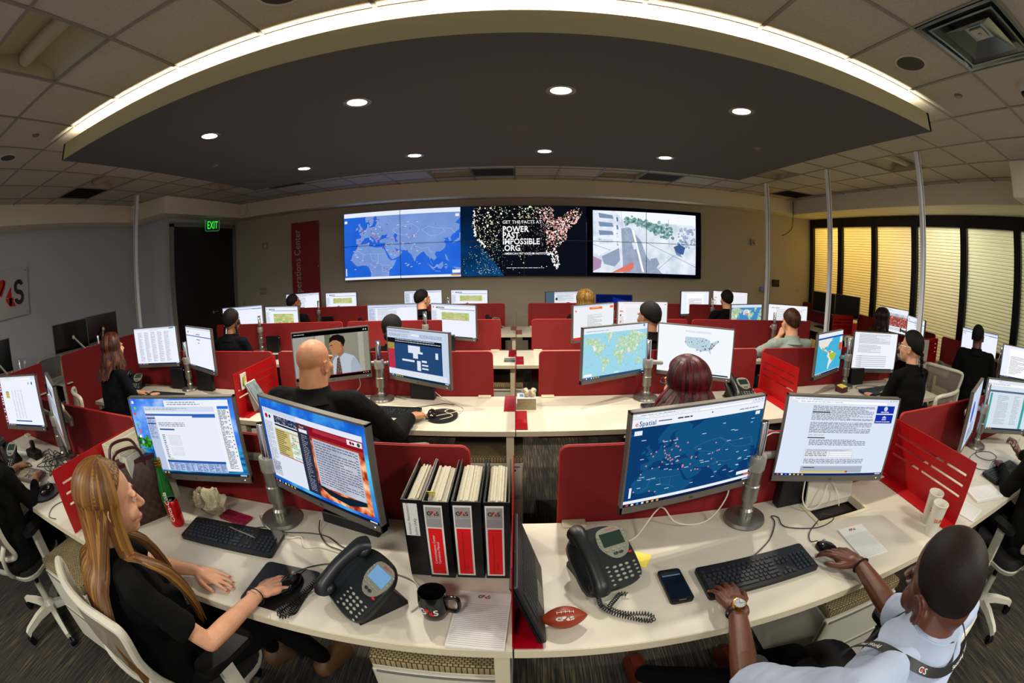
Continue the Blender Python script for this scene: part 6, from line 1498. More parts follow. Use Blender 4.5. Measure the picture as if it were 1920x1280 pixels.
pts = [(-2.75 + rn.uniform(-.22, .3), 1.2 + rn.uniform(-.15, .14), .745 + rn.uniform(0, .05)) for k in range(26)]
mb.tube(spline(pts, 7), .003, m_cable_b, 6); tag(mb.build('cable_tangle'), 'tangle of black cables at the left edge of the photo', 'cable')
tag(MB(T(-3.1, 1.2, DZ)).box((-.09, -.04, 0), (.09, .04, .05), m_black, bev=.005).box((-.02, -.01, .05), (.02, .02, .11), m_black).build('charging_dock'), 'small black charging dock at the left edge', 'charging dock')
tag(MB(T(-2.93, .84, DZ + .002) @ RZ(14)).prism(rrect(.08, .15, .01), .01, m_blackg, RZ(60)).build('smartphone'), 'dark smartphone below the cream keyboard at the left edge', 'smartphone')
# ================================================================ PEOPLE
def skinmat(name, col, rough=.5):
    m = mat(name, col, rough, bump=.12, bscale=350, var=.10, vscale=22); b = m.node_tree.nodes['Principled BSDF']
    b.inputs['Subsurface Weight'].default_value = .12; b.inputs['Subsurface Radius'].default_value = (.01, .004, .002); return m
def hairmat(name, dark, light, rough=.42, sc=(120, 120, 5)):
    if name in MC: return MC[name]
    m, N, L, b = newmat(name); tc = N.new('ShaderNodeTexCoord'); mp = N.new('ShaderNodeMapping'); mp.inputs['Scale'].default_value = sc
    n = N.new('ShaderNodeTexNoise'); n.inputs['Scale'].default_value = 1; n.inputs['Detail'].default_value = 3
    r = N.new('ShaderNodeValToRGB'); r.color_ramp.elements[0].position = .35; r.color_ramp.elements[0].color = lin(dark); r.color_ramp.elements[1].position = .65; r.color_ramp.elements[1].color = lin(light)
    L.new(tc.outputs['Object'], mp.inputs[0]); L.new(mp.outputs[0], n.inputs['Vector']); L.new(n.outputs[0], r.inputs[0]); L.new(r.outputs[0], b.inputs['Base Color'])
    bp = N.new('ShaderNodeBump'); bp.inputs['Strength'].default_value = .25; bp.inputs['Distance'].default_value = .002; L.new(n.outputs[0], bp.inputs['Height']); L.new(bp.outputs[0], b.inputs['Normal'])
    b.inputs['Roughness'].default_value = rough; b.inputs['Specular IOR Level'].default_value = .22; MC[name] = m; return m
def clothmat(name, col, var=.06):
    return mat(name, col, .9, bump=.25, bscale=700, var=var, vscale=14, spec=.15)
def remesh(o, vox, smooth=4, disp=0):
    m = o.modifiers.new('surface', 'REMESH'); m.mode = 'VOXEL'; m.voxel_size = vox; m.use_smooth_shade = True
    s = o.modifiers.new('smooth', 'SMOOTH'); s.iterations = smooth; s.factor = .5
    if disp:
        t = bpy.data.textures.get('folds') or bpy.data.textures.new('folds', 'CLOUDS'); t.noise_scale = .09; t.noise_depth = 2
        d = o.modifiers.new('folds', 'DISPLACE'); d.texture = t; d.strength = disp; d.mid_level = .5; d.texture_coords = 'LOCAL'
    return o
def face_pieces(mb, m, M, jaw=1.0, nose=1.0, neck=.056):
    e = lambda c, r, rot=None: mb.ell(c, r, m, M, 20, 14, rot)
    e((0, -.018, .028), (.075, .094, .087)); e((0, .018, -.025), (.063, .072, .088)); e((0, -.045, -.03), (.056, .05, .06)); e((0, .058, -.088), (.030 * jaw, .028, .022)); e((0, .035, -.06), (.052 * jaw, .05, .045))
    for s in (-1, 1): e((s * .036, .062, -.03), (.026, .024, .028)); e((s * .03, .078, .021), (.026, .012, .008)); e((s * .074, -.008, -.018), (.009, .017, .03), RY(s * 12) @ RX(-12))
    mb.cap((0, .086, .008), (0, .104 + .006 * nose, -.022), .0085, .0115, m, 12, M); e((0, .098, -.027), (.017, .011, .009))
    e((0, .086, -.058), (.021, .013, .0065)); e((0, .083, -.071), (.018, .012, .007)); e((0, .083, -.048), (.02, .01, .008))
def ear(mb, m, M, s):
    p = [(s * .079, .006, -.035), (s * .084, -.008, -.046), (s * .087, -.02, -.03), (s * .089, -.026, -.008), (s * .088, -.018, .012), (s * .084, -.002, .014), (s * .08, .006, .002)]
    mb.tube(spline(p, 4), .0042, m, 8, M); mb.ell((s * .081, .001, -.038), (.005, .007, .009), m, M, 10, 8)
def hand(mb, m, W, fwd, nrm, side, curl=(.25, .25, .3, .35), spread=.16, sc=1.0, thumb=1.0):
    """W wrist, fwd finger direction, nrm = back-of-hand normal, side=+1 for a right hand (thumb on -x)"""
    M = frame(W, fwd, nrm) @ SC(sc, sc, sc); t = -side; out = {}
    xs = [t * .030, t * .0105, -t * .0095, -t * .029]; ky = [.088, .092, .086, .077]; ln = [.076, .084, .077, .06]; rr = [.0086, .0088, .0083, .0074]
    mb.cap((t * .008, -.03, 0), (t * .004, .02, .0), .024, .022, m, 14, M)
    for k in range(4):
        mb.cap((xs[k] * .55, .015, .0), (xs[k], ky[k] - .006, .002), .0165, .0115, m, 10, M)
        mb.cap((xs[k] * .75, .04, -.006), (xs[k], ky[k] - .014, -.006), .012, .0105, m, 10, M)
        a = -(xs[k] / .03) * spread * -1; d = V((sin(a) * 1, cos(a), 0)); c = curl[k]; p = V((xs[k], ky[k], .002)); ang = 0
        for q, f in enumerate((.45, .30, .25)):
            ang += c * (1.0, 1.5, 1.2)[q]; dd = V((d.x * cos(ang), d.y * cos(ang), -sin(ang))); p2 = p + dd * ln[k] * f
            mb.cap(p, p2, rr[k] * (1 - .08 * q), rr[k] * (.93 - .1 * q), m, 10, M); p = p2
        out[k] = (M @ p, (M.to_3x3() @ dd).normalized(), rr[k] * .75 * sc)
    a = V((t * .022, .012, -.004)); b = a + V((t * .026, .030, -.006)) * thumb; c = b + V((t * .010, .032, -.004)); d_ = c + V((t * .0, .024, -.006))
    mb.cap(a, b, .0155, .0125, m, 10, M); mb.cap(b, c, .0115, .010, m, 10, M); mb.cap(c, d_, .010, .008, m, 10, M)
    out[4] = (M @ d_, (M.to_3x3() @ (d_ - c)).normalized(), .008 * sc); return out
def elbow(S_, W, a=.30, b=.265, pole=(0, 0, -1)):
    S_ = V(S_); W = V(W); d = W - S_; L_ = min(d.length, a + b - .004); d.normalize(); x = (a * a - b * b + L_ * L_) / (2 * L_); h = sqrt(max(0, a * a - x * x))
    p = V(pole); p = (p - d * p.dot(d)).normalized(); return S_ + d * x + p * h
def hair_shell(mb, m, M, line=(40, 26, -12, -28, -50, -60), t=.006, grow=(1, 1, 1), top=0, nz=0, seed=1):
    """hair lying on the skull; line = hairline elevation at azimuth 0,40,80,105,140,180 from the face"""
    A = [0, 40, 80, 105, 140, 180]; na = 40; ne = 18; rings = []; rn = random.Random(seed)
    def hl(a):
        a = abs(a)
        for i in range(5):
            if a <= A[i + 1]: f = (a - A[i]) / (A[i + 1] - A[i]); return line[i] + (line[i + 1] - line[i]) * f
        return line[5]
    for j in range(ne + 1):
        ring = []
        for i in range(na):
            az = -180 + 360 * i / na; lo = hl(az); el = lo + (89.5 - lo) * j / ne; k = min(1, j / 2.5) if j else -.35
            tt = t * k + (top * sin(R(max(0, el))) if j else 0) + (nz * (NZ.noise(V((az * .09, el * .12, seed))) if j > 1 else 0))
            c, s_ = cos(R(el)), sin(R(el)); c = c ** .42 if el < 0 else c; r = (.0755 + tt * grow[0], .0945 + tt * grow[1], .0875 + tt * grow[2])
            x, y, z = r[0] * c * sin(R(az)), r[1] * c * cos(R(az)) - .018, r[2] * s_ + .028
            if el < 0: x *= 1 - .0022 * abs(el)
            ring.append((x, y, z))
        rings.append(ring)
    mb.loft(rings, m, M, caps=False)
def person(label, head, yaw, skin, shirt, hair=None, look=(0, 0, 0), sleeve=1.0, wrists=None, female=False, vox=.007, build=1.0, curl=None, sit=.50, trousers=None, headsc=1.0, fwds=None, finger=True, lean=0, neckr=.056, collar=True, elb=None, nrms=None, off=(0, 0, 0), feet=None):
    """seated person; look = head yaw, pitch, roll added to the body yaw"""
    bx, by = head[0] - off[0], head[1] - off[1]; r = root('person', label, 'person', (bx, by, 0)); O = V((bx, by, 0)); hz = head[2] - off[2]
    B = RZ(yaw); Mh = T(off[0], off[1], head[2]) @ B @ RZ(look[0]) @ RX(-look[1]) @ RY(look[2]) @ SC(headsc, headsc, headsc)
    sw = (.165 if female else .19) * build; sz = hz - (.20 if female else .198); sy = -.05 - lean
    bl = lambda x, y, z: tuple(B @ V((x, y, z)))
    Sh = {s: V(bl(s * sw, sy, sz)) for s in (-1, 1)}
    W = {}
    for s in (-1, 1):
        w = wrists.get(s) if wrists else None
        W[s] = V(w) - O if w else V(bl(s * .15, .27, DZ + .035))
    E = {s: (V(elb[s]) - O if elb and s in elb else elbow(Sh[s], W[s], .29 if female else .31, .25 if female else .27, (B @ V((s * .55, -.35, -1))))) for s in (-1, 1)}
    # body: head, neck, arms, hands and the trunk under the clothes, one surface
    mb = MB(); face_pieces(mb, skin, Mh, .92 if female else 1.08, .8 if female else 1.15, neckr * (.86 if female else 1.06))
    for s in (-1, 1): ear(mb, skin, Mh, s)
    nb = neckr * (.86 if female else 1.06) * headsc; mb.cap(Mh @ V((0, -.02, -.03)), bl(0, sy + .005, sz + .05), nb, nb * 1.06, skin, 18); mb.cap(bl(0, sy + .005, sz + .05), bl(0, sy - .01, sz - .03), nb * 1.06, .07, skin, 16); mb.cap(bl(0, sy, sz - .05), bl(0, sy - .04, sit + .12), .085, .09, skin, 14)
    tips = {}
    for s in (-1, 1):
        mb.cap(bl(0, sy, sz - .03), Sh[s], .04, .036, skin, 12)
        u = .043 if not female else .036
        mb.cap(Sh[s], E[s], u, u * .88, skin, 14)
        mid = E[s].lerp(W[s], .35); mb.cap(E[s], mid, u * .86, u * .88, skin, 14); mb.cap(mid, W[s], u * .88, .0265 if not female else .022, skin, 14)
        f = V(fwds[s]) if fwds and s in fwds else (W[s] - E[s]); f = f if fwds and s in fwds else V((f.x, f.y, 0)).normalized() + V((0, 0, -.12))
        n = V(nrms[s]) if nrms and s in nrms else V((0, 0, 1))
        if finger: tips[s] = hand(mb, skin, W[s] + f.normalized() * .012, f, n, s, (curl or {}).get(s, (.28, .26, .28, .3)), sc=.9 if female else 1.04)
        else: mb.cap(W[s], W[s] + f.normalized() * .15, .03, .02, skin, 12)
    o = remesh(mb.build('body', r), vox, 3)
    # shirt
    k = 1.0 if not female else .92; mb = MB(); n = 20
    def ring(z, rx, ry, cy=0): return [bl(rx * build * cos(2 * pi * i / n), cy + ry * build * sin(2 * pi * i / n), z) for i in range(n)]
    zt = sz; mb.loft([ring(sit - .06, .175 * k, .14 * k, sy - .02), ring(sit + .06, .18 * k, .15 * k, sy - .02), ring((sit + sz) / 2 - .04, .168 * k, .135 * k, sy - .015), ring(sz - .13, .19 * k, .135 * k, sy - .005), ring(sz - .04, .185 * k, .115 * k, sy - .005), ring(sz + .02, .135 * k, .085 * k, sy - .005), ring(sz + .052, .075, .068, sy + .0)], shirt)
    if female: mb.ell(bl(-.07, sy + .105, sz - .15), (.06, .05, .055), shirt); mb.ell(bl(.07, sy + .105, sz - .15), (.06, .05, .055), shirt)
    for s in (-1, 1):
        a = .052 if female else .060 * build
        mb.cap(bl(s * .07, sy - .005, sz + .018), Sh[s], .05, a * .98, shirt, 16)
        if sleeve <= 1:
            e = Sh[s].lerp(E[s], sleeve); mb.cap(Sh[s], Sh[s].lerp(e, .5), a, a * .97, shirt, 16); d = (E[s] - Sh[s]).normalized()
            mb.tube([Sh[s].lerp(e, .4), e - d * .004, e], [a * .97, a * 1.0, a * .99], shirt, 18)
        else:
            e = E[s].lerp(W[s], sleeve - 1); mb.cap(Sh[s], E[s], a, a * .88, shirt, 16); mb.cap(E[s], e, a * .88, a * .62, shirt, 16)
    remesh(mb.build('shirt', r), max(.008, vox), 5, .02)
    nk = Mh @ V((0, -.03, -.05)); c0 = V(bl(0, sy - .002, sz + .04)); ax = (nk - c0 + V((0, 0, .12))).normalized()
    nr = neckr * (.86 if female else 1.06) * headsc
    if collar: MB().tube([c0 - ax * .03, c0 - ax * .005, c0 + ax * .022, c0 + ax * .040, c0 + ax * .042, c0 + ax * .02], [nr * 1.9, nr * 1.5, nr * 1.27, nr * 1.2, nr * 1.13, nr * 1.1], shirt, 26).build('collar', r)
    # trousers and shoes
    tr = trousers or mat('black_trousers', '#060607', .9, bump=.2, bscale=300, spec=.15)
    mb = MB(); mb.ell(bl(0, sy - .03, sit), (.19 * k, .17 * k, .11), tr)
    fe = {}
    for s in (-1, 1):
        kn = V(bl(s * .11, sy + .42, sit + .04)); an = V(feet[s] + (.10,)) - O if feet else V(bl(s * .12, sy + .50, .10)); fe[s] = an
        mb.cap(bl(s * .09, sy, sit + .01), kn, .088 * k, .062, tr, 14); mb.cap(kn, an, .06, .045, tr, 14)
    remesh(mb.build('trousers', r), .012, 4)
    return dict(root=r, Mh=Mh, B=B, Sh=Sh, E=E, W=W, feet=fe, tips=tips, bl=bl, sz=sz, sy=sy, body=o)
def shoes(P, m):
    for s in (-1, 1):
        a = P['feet'][s]; M = T(a.x, a.y, 0) @ P['B']
        MB().loft([[(x * w, y * l + .06, z) for x, y in rrect(.09, .25, .043, 4)] for w, l, z in ((1, 1, .0), (1.03, 1.02, .012), (1, 1, .03), (.92, .92, .055), (.6, .6, .085))], m, M).build('shoe', P['root'])
def facebits(P, lips=None, iris='#3a2a1c', brow='#2a1c12'):
    Mh = P['Mh']; r = P['root']; mw = mat('eye_white', '#c9c2b8', .2); mi = mat('eye_iris_' + iris.strip('#'), iris, .15); mbw = mat('brow_' + brow.strip('#'), brow, .8)
    for s in (-1, 1): MB().ell((s * .031, .0790, .003), (.0105, .0085, .007), mw, Mh).ell((s * .031, .0875, .003), (.0045, .0018, .0045), mi, Mh).ell((s * .031, .0805, .0085), (.0125, .0085, .006), P['body'].data.materials[0], Mh).build('eye', r)
    MB().tube([Mh @ V((s_ * .031 + t * .017, .0905 - abs(t) * .006, .020 + (.004 if t * s_ < 0 else .0))) for s_ in (-1,) for t in (-1, 0, 1)], .0028, mbw, 6).tube([Mh @ V((.031 + t * .017, .0905 - abs(t) * .006, .020)) for t in (-1, 0, 1)], .0028, mbw, 6).build('eyebrows', r)
    if lips: MB().ell((0, .0925, -.0595), (.017, .0085, .0042), lips, Mh).ell((0, .0895, -.0685), (.014, .0085, .005), lips, Mh).build('lips', r)
sg_ = lambda t: t < -.02
def tones(n, *c): return [mat('hair_%s_%d' % (n, i), x, .42, spec=.3) for i, x in enumerate(c)]
def locks(P, mb, m, n, length, az=(55, 305), r0=.011, wav=0, curl_in=0, seed=1, part=0, side_front=True, flare=.0, sh=(.205, .145), top_el=82, fx=1.6, curtain=None):
    """long hair: many locks from the parting over the skull and down, kept outside the shoulders"""
    rn = random.Random(seed); Mh = P['Mh']; Bi = P['B'].inverted(); sz = P['sz']; sy = P['sy']
    for i in range(n):
        a = az[0] + (az[1] - az[0]) * (i + rn.random()) / n; e0 = rn.uniform(top_el - 28, top_el + 6); lay = rn.uniform(.003, .014); L_ = length * rn.uniform(.88, 1.06)
        pts = []
        for k in range(6):
            el = e0 + (-22 - e0) * k / 5; c, s_ = cos(R(el)), sin(R(el)); rr = (.0755 + lay + .004 * k / 5, .0945 + lay + .004 * k / 5, .0875 + lay)
            pts.append(Mh @ V((rr[0] * c * sin(R(a)), rr[1] * c * cos(R(a)) - .018, rr[2] * s_ + .028)))
        p = pts[-1].copy(); lo = Bi @ p; L_ = min(L_, p.z - sz - .01) if lo.y - sy > -.02 and (lo.x < 0 or not side_front) else L_ * (.8 if lo.y - sy > -.02 else 1); ph = rn.uniform(0, 6.28); st = max(3, int(L_ / .045)); ou = V((lo.x, lo.y + .02, 0)).normalized()
        if curtain:
            zb = sz - curtain * rn.uniform(.9, 1.06); dp = rn.uniform(0, .022); aa = a - 360 if a > 180 else a
            if 96 <= a <= 264:
                xb = .185 * sin(R((180 - a) * 1.07)) + rn.uniform(-.012, .012); yb = sy - .142 - dp + .35 * abs(xb) ** 1.6
                tail = [(lo.x * .9 + xb * .15, min(lo.y, yb + .07), sz + .06), (lo.x * .4 + xb * .6, yb + .02, sz + .01), (xb, yb - .012, sz - .07), (xb * 1.04, yb - .02, sz - .5 * (sz - zb)), (xb * .95, yb - .008, zb)]
            else:
                s_ = 1 if a < 180 else -1; xb = s_ * rn.uniform(.085, .135)
                tail = [(lo.x * 1.05, lo.y - .01, sz + .07), (xb * .9, sy + .06, sz + .055), (xb * .98, sy + .125 + dp, sz - .02), (xb * .9, sy + .165 + dp, sz - .14), (xb * .8, sy + .17 + dp, sz - rn.uniform(.2, .27))]
            pts += [P['B'] @ V(t_) for t_ in tail]; st = 0
        for k in range(1, st + 1):
            z = p.z - L_ * k / st; t = k / st; q = V((lo.x, lo.y, 0)) + ou * (flare * t + .01 * t) - ou * curl_in * max(0, t - .7) + V((sin(ph + k * 1.3), cos(ph + k * 1.1), 0)) * wav * min(1, t * 2)
            if z < sz + .10:
                g = min(1, (sz + .10 - z) / .15); ex = sqrt((q.x / sh[0]) ** 2 + ((q.y - sy) / sh[1]) ** 2)
                need = (.30 + .70 * g) + lay * 2.2
                if sg_(q.y - sy) and abs(q.x) > .125: q.x *= .125 / abs(q.x)
                if ex < need: 
                    f = need / max(ex, .05); q.x *= (1 + (f - 1) * .55); ex2 = min(.98, abs(q.x) / sh[0]); sg = 1 if (q.y - sy) > -.02 else -1.32
                    q.y = sy + sg * max(abs(q.y - sy), sh[1] * need * sqrt(max(.05, 1 - ex2 * ex2)))
            pts.append((P['B'] @ V((q.x, q.y, z))))
        q = spline(pts, 3); N_ = len(q); w = r0 * rn.uniform(.75, 1.25)
        o0 = Mh.to_3x3() @ V((sin(R(a)) * .3, cos(R(a)) * .3, 1)); mb.tube(q, [w * (.6 + .4 * min(1, j / 4)) * (1 if j < N_ * .85 else max(.15, (N_ - j) / (N_ * .15))) for j in range(N_)], rn.choice(m) if isinstance(m, list) else m, 6, flatx=fx, up=o0)
m_blackshirt = clothmat('black_polo_fabric', '#060708'); m_navyshirt = clothmat('dark_navy_fabric', '#070a0f')
sk_fair = skinmat('skin_fair', '#d09a78'); sk_tan = skinmat('skin_tan', '#b57f5a'); sk_brown = skinmat('skin_deep_brown', '#5a3220', .42); sk_med = skinmat('skin_medium', '#9a6a4a')
h_black = hairmat('hair_black', '#050505', '#16120f', .75, (260, 260, 90)); h_dkbr = hairmat('hair_dark_brown', '#080504', '#1c110b', .75, (260, 260, 90))

# --- long-haired woman, near left
P = person('woman with long golden brown hair and black polo, using a mouse at near left', (-1.125, .655, 1.145), -26, sk_fair, m_blackshirt, look=(-4, 9, 0), sleeve=.72, female=True, vox=.0038,
           wrists={-1: (-1.075, .862, .775), 1: (-.785, .835, .775)}, elb={-1: (-1.24, .80, .79), 1: (-.86, .60, .745)}, fwds={-1: (.83, .06, -.10), 1: (.40, .85, -.06)}, curl={-1: (.10, .08, .10, .14), 1: (.22, .24, .34, .34)}, build=1.0, lean=.01, feet={-1: (-1.12, 1.12), 1: (-.86, 1.14)})
facebits(P, mat('lips_pink', '#a8584c', .4), brow='#7a5630'); shoes(P, mat('tan_sandal', '#5e4228', .5))
h_gold = hairmat('hair_golden_brown', '#38220f', '#9c743e', .45, (220, 220, 6))
mb = MB(); hair_shell(mb, h_gold, P['Mh'], (48, 34, -5, -20, -35, -42), .009); locks(P, mb, tones('gold', '#5a3a1a', '#765026', '#8e6630', '#684420'), 620, .45, az=(72, 292), r0=.0034, seed=4, top_el=86, fx=2.4, curtain=.36)
mb.build('hair', P['root'])
MB().tube([P['W'][1] + V(v) for v in [(.032 * cos(a) * .9, -.01 + .006 * sin(a), .030 * sin(a)) for a in [k * pi / 8 for k in range(16)]]], .0022, m_black, 6, closed=True).build('hair_tie', P['root'])
mn = mat('nail_pink', '#b0403c', .3)
mb = MB(); [mb.ell(tuple(p + V((0, 0, .004)) - d * .002), (.0052, .0052, .0025), mn) for s in (-1, 1) for p, d, rr in P['tips'][s].values()]; mb.build('nails', P['root'])
# --- man in the pale blue shirt, near right
m_bshirt = clothmat('pale_blue_shirt', '#a6b3cb', .05)
P = person('man in pale blue shirt with lanyard, typing at near right', (.825, .325, 1.165), 6, sk_brown, m_bshirt, look=(-14, 20, -10), off=(.03, 0, -.055), feet={-1: (.52, 1.10), 1: (.95, 1.05)}, sleeve=.98, vox=.0038,
           wrists={-1: (.605, .79, .80), 1: (1.145, .835, .785)}, elb={-1: (.545, .53, .765), 1: (1.12, .56, .77)}, fwds={-1: (.06, .9, -.12), 1: (-.35, .85, -.02)}, curl={-1: (.22, .2, .24, .24), 1: (.2, .26, .34, .34)}, build=1.1, headsc=1.08)
facebits(P, mat('lips_dark', '#5c2c26', .4), brow='#0c0806', iris='#1c100a'); shoes(P, mat('brown_leather_shoe', '#4a1a0c', .25))
h_stub = hairmat('hair_close_cropped', '#0e0806', '#24150d', .6, (400, 400, 400))
mb = MB(); hair_shell(mb, h_stub, P['Mh'], (66, 48, -12, -28, -50, -60), .0018); mb.build('hair', P['root'])
bl, sz, sy = P['bl'], P['sz'], P['sy']; ml = mat('lanyard_black', '#0a0a0b', .5)
lp = [bl(x, sy + y, sz + z) for x, y, z in ((-.055, .165, -.14), (-.085, .135, -.04), (-.105, .07, .04), (-.105, -.01, .066), (-.065, -.085, .058), (0, -.108, .05), (.065, -.085, .058), (.105, -.01, .066), (.105, .07, .04), (.085, .135, -.04), (.055, .165, -.14))]
q = spline(lp, 6); cen = V(bl(0, sy, sz + .0)); vs = []; fs = []
for i, p in enumerate(q):
    t = (q[min(i + 1, len(q) - 1)] - q[max(0, i - 1)]).normalized(); o_ = (p - V((cen.x, cen.y, p.z))).normalized(); dn = (V((0, 0, -1)) * .75 + o_ * .65).normalized()
    vs += [p, p + dn * .022]
fs = [(2 * i, 2 * i + 1, 2 * i + 3, 2 * i + 2) for i in range(len(q) - 1)]
la = MB().add(vs, fs, ml).build('lanyard', P['root']); sm = la.modifiers.new('solid', 'SOLIDIFY'); sm.thickness = .002; sm.offset = 1
def ribbontext(mb, txt, size, m, i0, v0=.004):
    tv, tf = text_geo(txt, .02); out = []
    seg = [(q[i + 1] - q[i]).length for i in range(len(q) - 1)]
    for v in tv:
        d = v.x * size; i = i0
        while d > seg[i] and i < len(seg) - 1: d -= seg[i]; i += 1
        f = d / seg[i]; a, b = V(vs[2 * i]).lerp(V(vs[2 * i + 2]), f), V(vs[2 * i + 1]).lerp(V(vs[2 * i + 3]), f); u = (b - a)
        nn = (V(vs[2 * i + 2]) - V(vs[2 * i])).cross(u).normalized(); nn = nn if nn.z > 0 else -nn
        out.append(b - u.normalized() * (v0 + v.y * size) + nn * .0032)
    mb.add(out, tf, m)
mb = MB(); ribbontext(mb, 'Your World', .014, m_paper, 9); ribbontext(mb, 'G', .017, m_paper, 21); ribbontext(mb, ' 4', .017, m_redink, 21); ribbontext(mb, '   S', .017, m_paper, 21); ribbontext(mb, 'Securing Your', .014, m_paper, 29); mb.build('lanyard_lettering', P['root'])
# watch, ring, wristband
w = P['W'][-1]; f = (P['W'][-1] - P['E'][-1]).normalized(); M = frame(w - f * .008, f, (0, 0, 1))
wt = root('wristwatch', 'gold watch on brown strap on the typing hand', 'watch'); wt.location = (.795, .325, 0)
MB().tube([M @ V((cos(a) * .0335, 0, sin(a) * .0305)) for a in [k * pi / 10 for k in range(20)]], .0028, mat('watch_strap', '#20130f', .4), 8, closed=True, flatx=3).build('strap', wt)
Mw = M @ T(-.004, 0, .030)
MB().lathe([(.0, .0), (.021, .0), (.022, .004), (.021, .009), (.018, .0095)], mat('watch_gold', '#c08a3a', .2, metal=1), Mw, 32).build('case', wt)
MB().lathe([(0, .0100), (.0172, .0100)], mat('watch_dial_pale', '#c9d2d6', .3), Mw, 32).build('dial', wt)
mb = MB(); mb.box((-.0006, 0, .0101), (.0006, .012, .0105), m_ink, Mw).box((0, -.0006, .0101), (.009, .0006, .0105), m_ink, Mw); [mb.box((-.0006, .0135, .0101), (.0006, .0165, .0105), m_ink, Mw @ RZ(30 * k)) for k in range(12)]; mb.build('hands_and_marks', wt)
w = P['W'][1]; f = (P['W'][1] - P['E'][1]).normalized(); M = frame(w - f * .012, f, (0, 0, 1))
MB().tube([M @ V((cos(a) * .032, 0, sin(a) * .029)) for a in [k * pi / 10 for k in range(20)]], .0036, m_black, 8, closed=True).build('wristband', P['root'])
mn = mat('nail_brown', '#b07860', .35)
mb = MB(); [mb.ell(tuple(p + V((0, 0, .0045)) - d * .002), (.0056, .0056, .0025), mn) for s in (-1, 1) for p, d, rr in P['tips'][s].values()]; mb.build('nails', P['root'])
# --- bald man, second row
P = person('bald heavy-set man in black long-sleeved shirt watching a film scene', (-1.045, 2.08, 1.205), -4, sk_tan, m_blackshirt, look=(-14, 4, 0), sleeve=1.9, vox=.005, build=1.25, headsc=1.06,
           wrists={1: (-.64, 2.43, .79), -1: (-1.2, 2.48, .79)}, fwds={1: (.45, .85, -.12), -1: (.1, 1, -.1)}, curl={1: (.22, .25, .35, .35)}, neckr=.068)
facebits(P, brow='#8a6a48'); shoes(P, m_black)
# --- red-haired woman, second row right
P = person('woman with long wavy dark red hair and glasses, second row', (.735, 1.80, 1.165), 10, sk_fair, clothmat('dark_teal_fabric', '#0f2024'), look=(16, 4, 0), sleeve=1.9, female=True, vox=.006, wrists={-1: (.86, 2.42, .79), 1: (1.05, 2.42, .79)}, build=1.1)
h_red = hairmat('hair_dark_red', '#1c0306', '#5a0d16', .4, (110, 110, 9)); facebits(P, brow='#3a0c0c')
mb = MB(); hair_shell(mb, h_red, P['Mh'], (46, 32, 4, -20, -35, -42), .017, top=.006); locks(P, mb, tones('red', '#2a060b', '#420a12', '#560f18', '#35070d'), 300, .32, az=(66, 294), r0=.009, wav=.022, seed=8, flare=.11, sh=(.25, .17), fx=1.8); mb.build('hair', P['root'])
G = MB(); Mh = P['Mh']
for s in (-1, 1): G.tube([Mh @ V((s * .032 + .021 * cos(a), .104, .004 + .016 * sin(a))) for a in [k * pi / 8 for k in range(16)]], .0018, m_black, 6, closed=True); G.tube([Mh @ V(v) for v in ((s * .054, .102, .008), (s * .082, .07, .01), (s * .086, -.01, .006))], .0024, m_black, 6)
G.build('glasses', P['root'])
# --- auburn-haired woman, second row far left
P = person('woman with auburn shoulder-length hair and dark top, left side', (-3.20, 2.33, 1.225), -6, sk_fair, m_navyshirt, look=(-4, 0, 0), sleeve=1.8, female=True, vox=.008, finger=True)
h_aub = hairmat('hair_auburn', '#170805', '#5e2c12', .4, (90, 90, 8))
mb = MB(); hair_shell(mb, h_aub, P['Mh'], (46, 30, 0, -20, -35, -42), .016, top=.006); locks(P, mb, tones('auburn', '#2c130a', '#45200f', '#5c2f15', '#381a0c'), 240, .20, az=(60, 300), r0=.008, wav=.012, seed=6, flare=.03, fx=1.8); mb.build('hair', P['root'])
def others(label, head, yaw, skin, shirt, hair, look=(0, 0, 0), female=False, sleeve=1.8, hairfn=None, **k):
    P = person(label, head, yaw, skin, shirt, look=look, female=female, sleeve=sleeve, vox=.009, **k); mb = MB()
    if hairfn: hairfn(mb, P, hair)
    if mb.v: mb.build('hair', P['root'])
    return P
short = lambda mb, P, h: hair_shell(mb, h, P['Mh'], (40, 28, -12, -30, -52, -62), .011, top=.006, nz=.004)
crop = lambda mb, P, h: hair_shell(mb, h, P['Mh'], (44, 30, -10, -28, -50, -60), .006, top=.002)
def bun(mb, P, h): hair_shell(mb, h, P['Mh'], (40, 26, -16, -34, -54, -62), .012); mb.ell((0, -.118, -.045), (.045, .035, .04), h, P['Mh'])
def bobh(L_, n=90, fl=.0): return lambda mb, P, h: (hair_shell(mb, h, P['Mh'], (46, 30, 0, -20, -35, -42), .014), locks(P, mb, h, n, L_, az=(60, 300), r0=.014, seed=5, flare=fl))
P = others('person with headset and tied dark hair, back to the camera, third row left', (-2.78, 3.66, 1.225), 0, sk_med, m_navyshirt, h_dkbr, female=True, hairfn=lambda mb, P, h: (hair_shell(mb, h, P['Mh'], (40, 26, -14, -32, -54, -62), .012), [mb.ell(P['Mh'] @ V((s * (.075 + .004 * k), -.04, -.06 - .022 * k)), (.014, .014, .016), h) for s in (1, -1) for k in range(6)]))
Mh = P['Mh']; MB().tube([Mh @ V((.088 * cos(R(a)), -.01, .03 + .092 * sin(R(a)))) for a in range(0, 181, 15)], .005, m_black, 8).ell((.088, -.005, -.01), (.012, .025, .03), m_dark, Mh).ell((-.088, -.005, -.01), (.012, .025, .03), m_dark, Mh).tube([Mh @ V(v) for v in ((.09, .01, -.02), (.085, .06, -.06), (.04, .11, -.07))], .0025, m_black, 6).build('headset', P['root'])
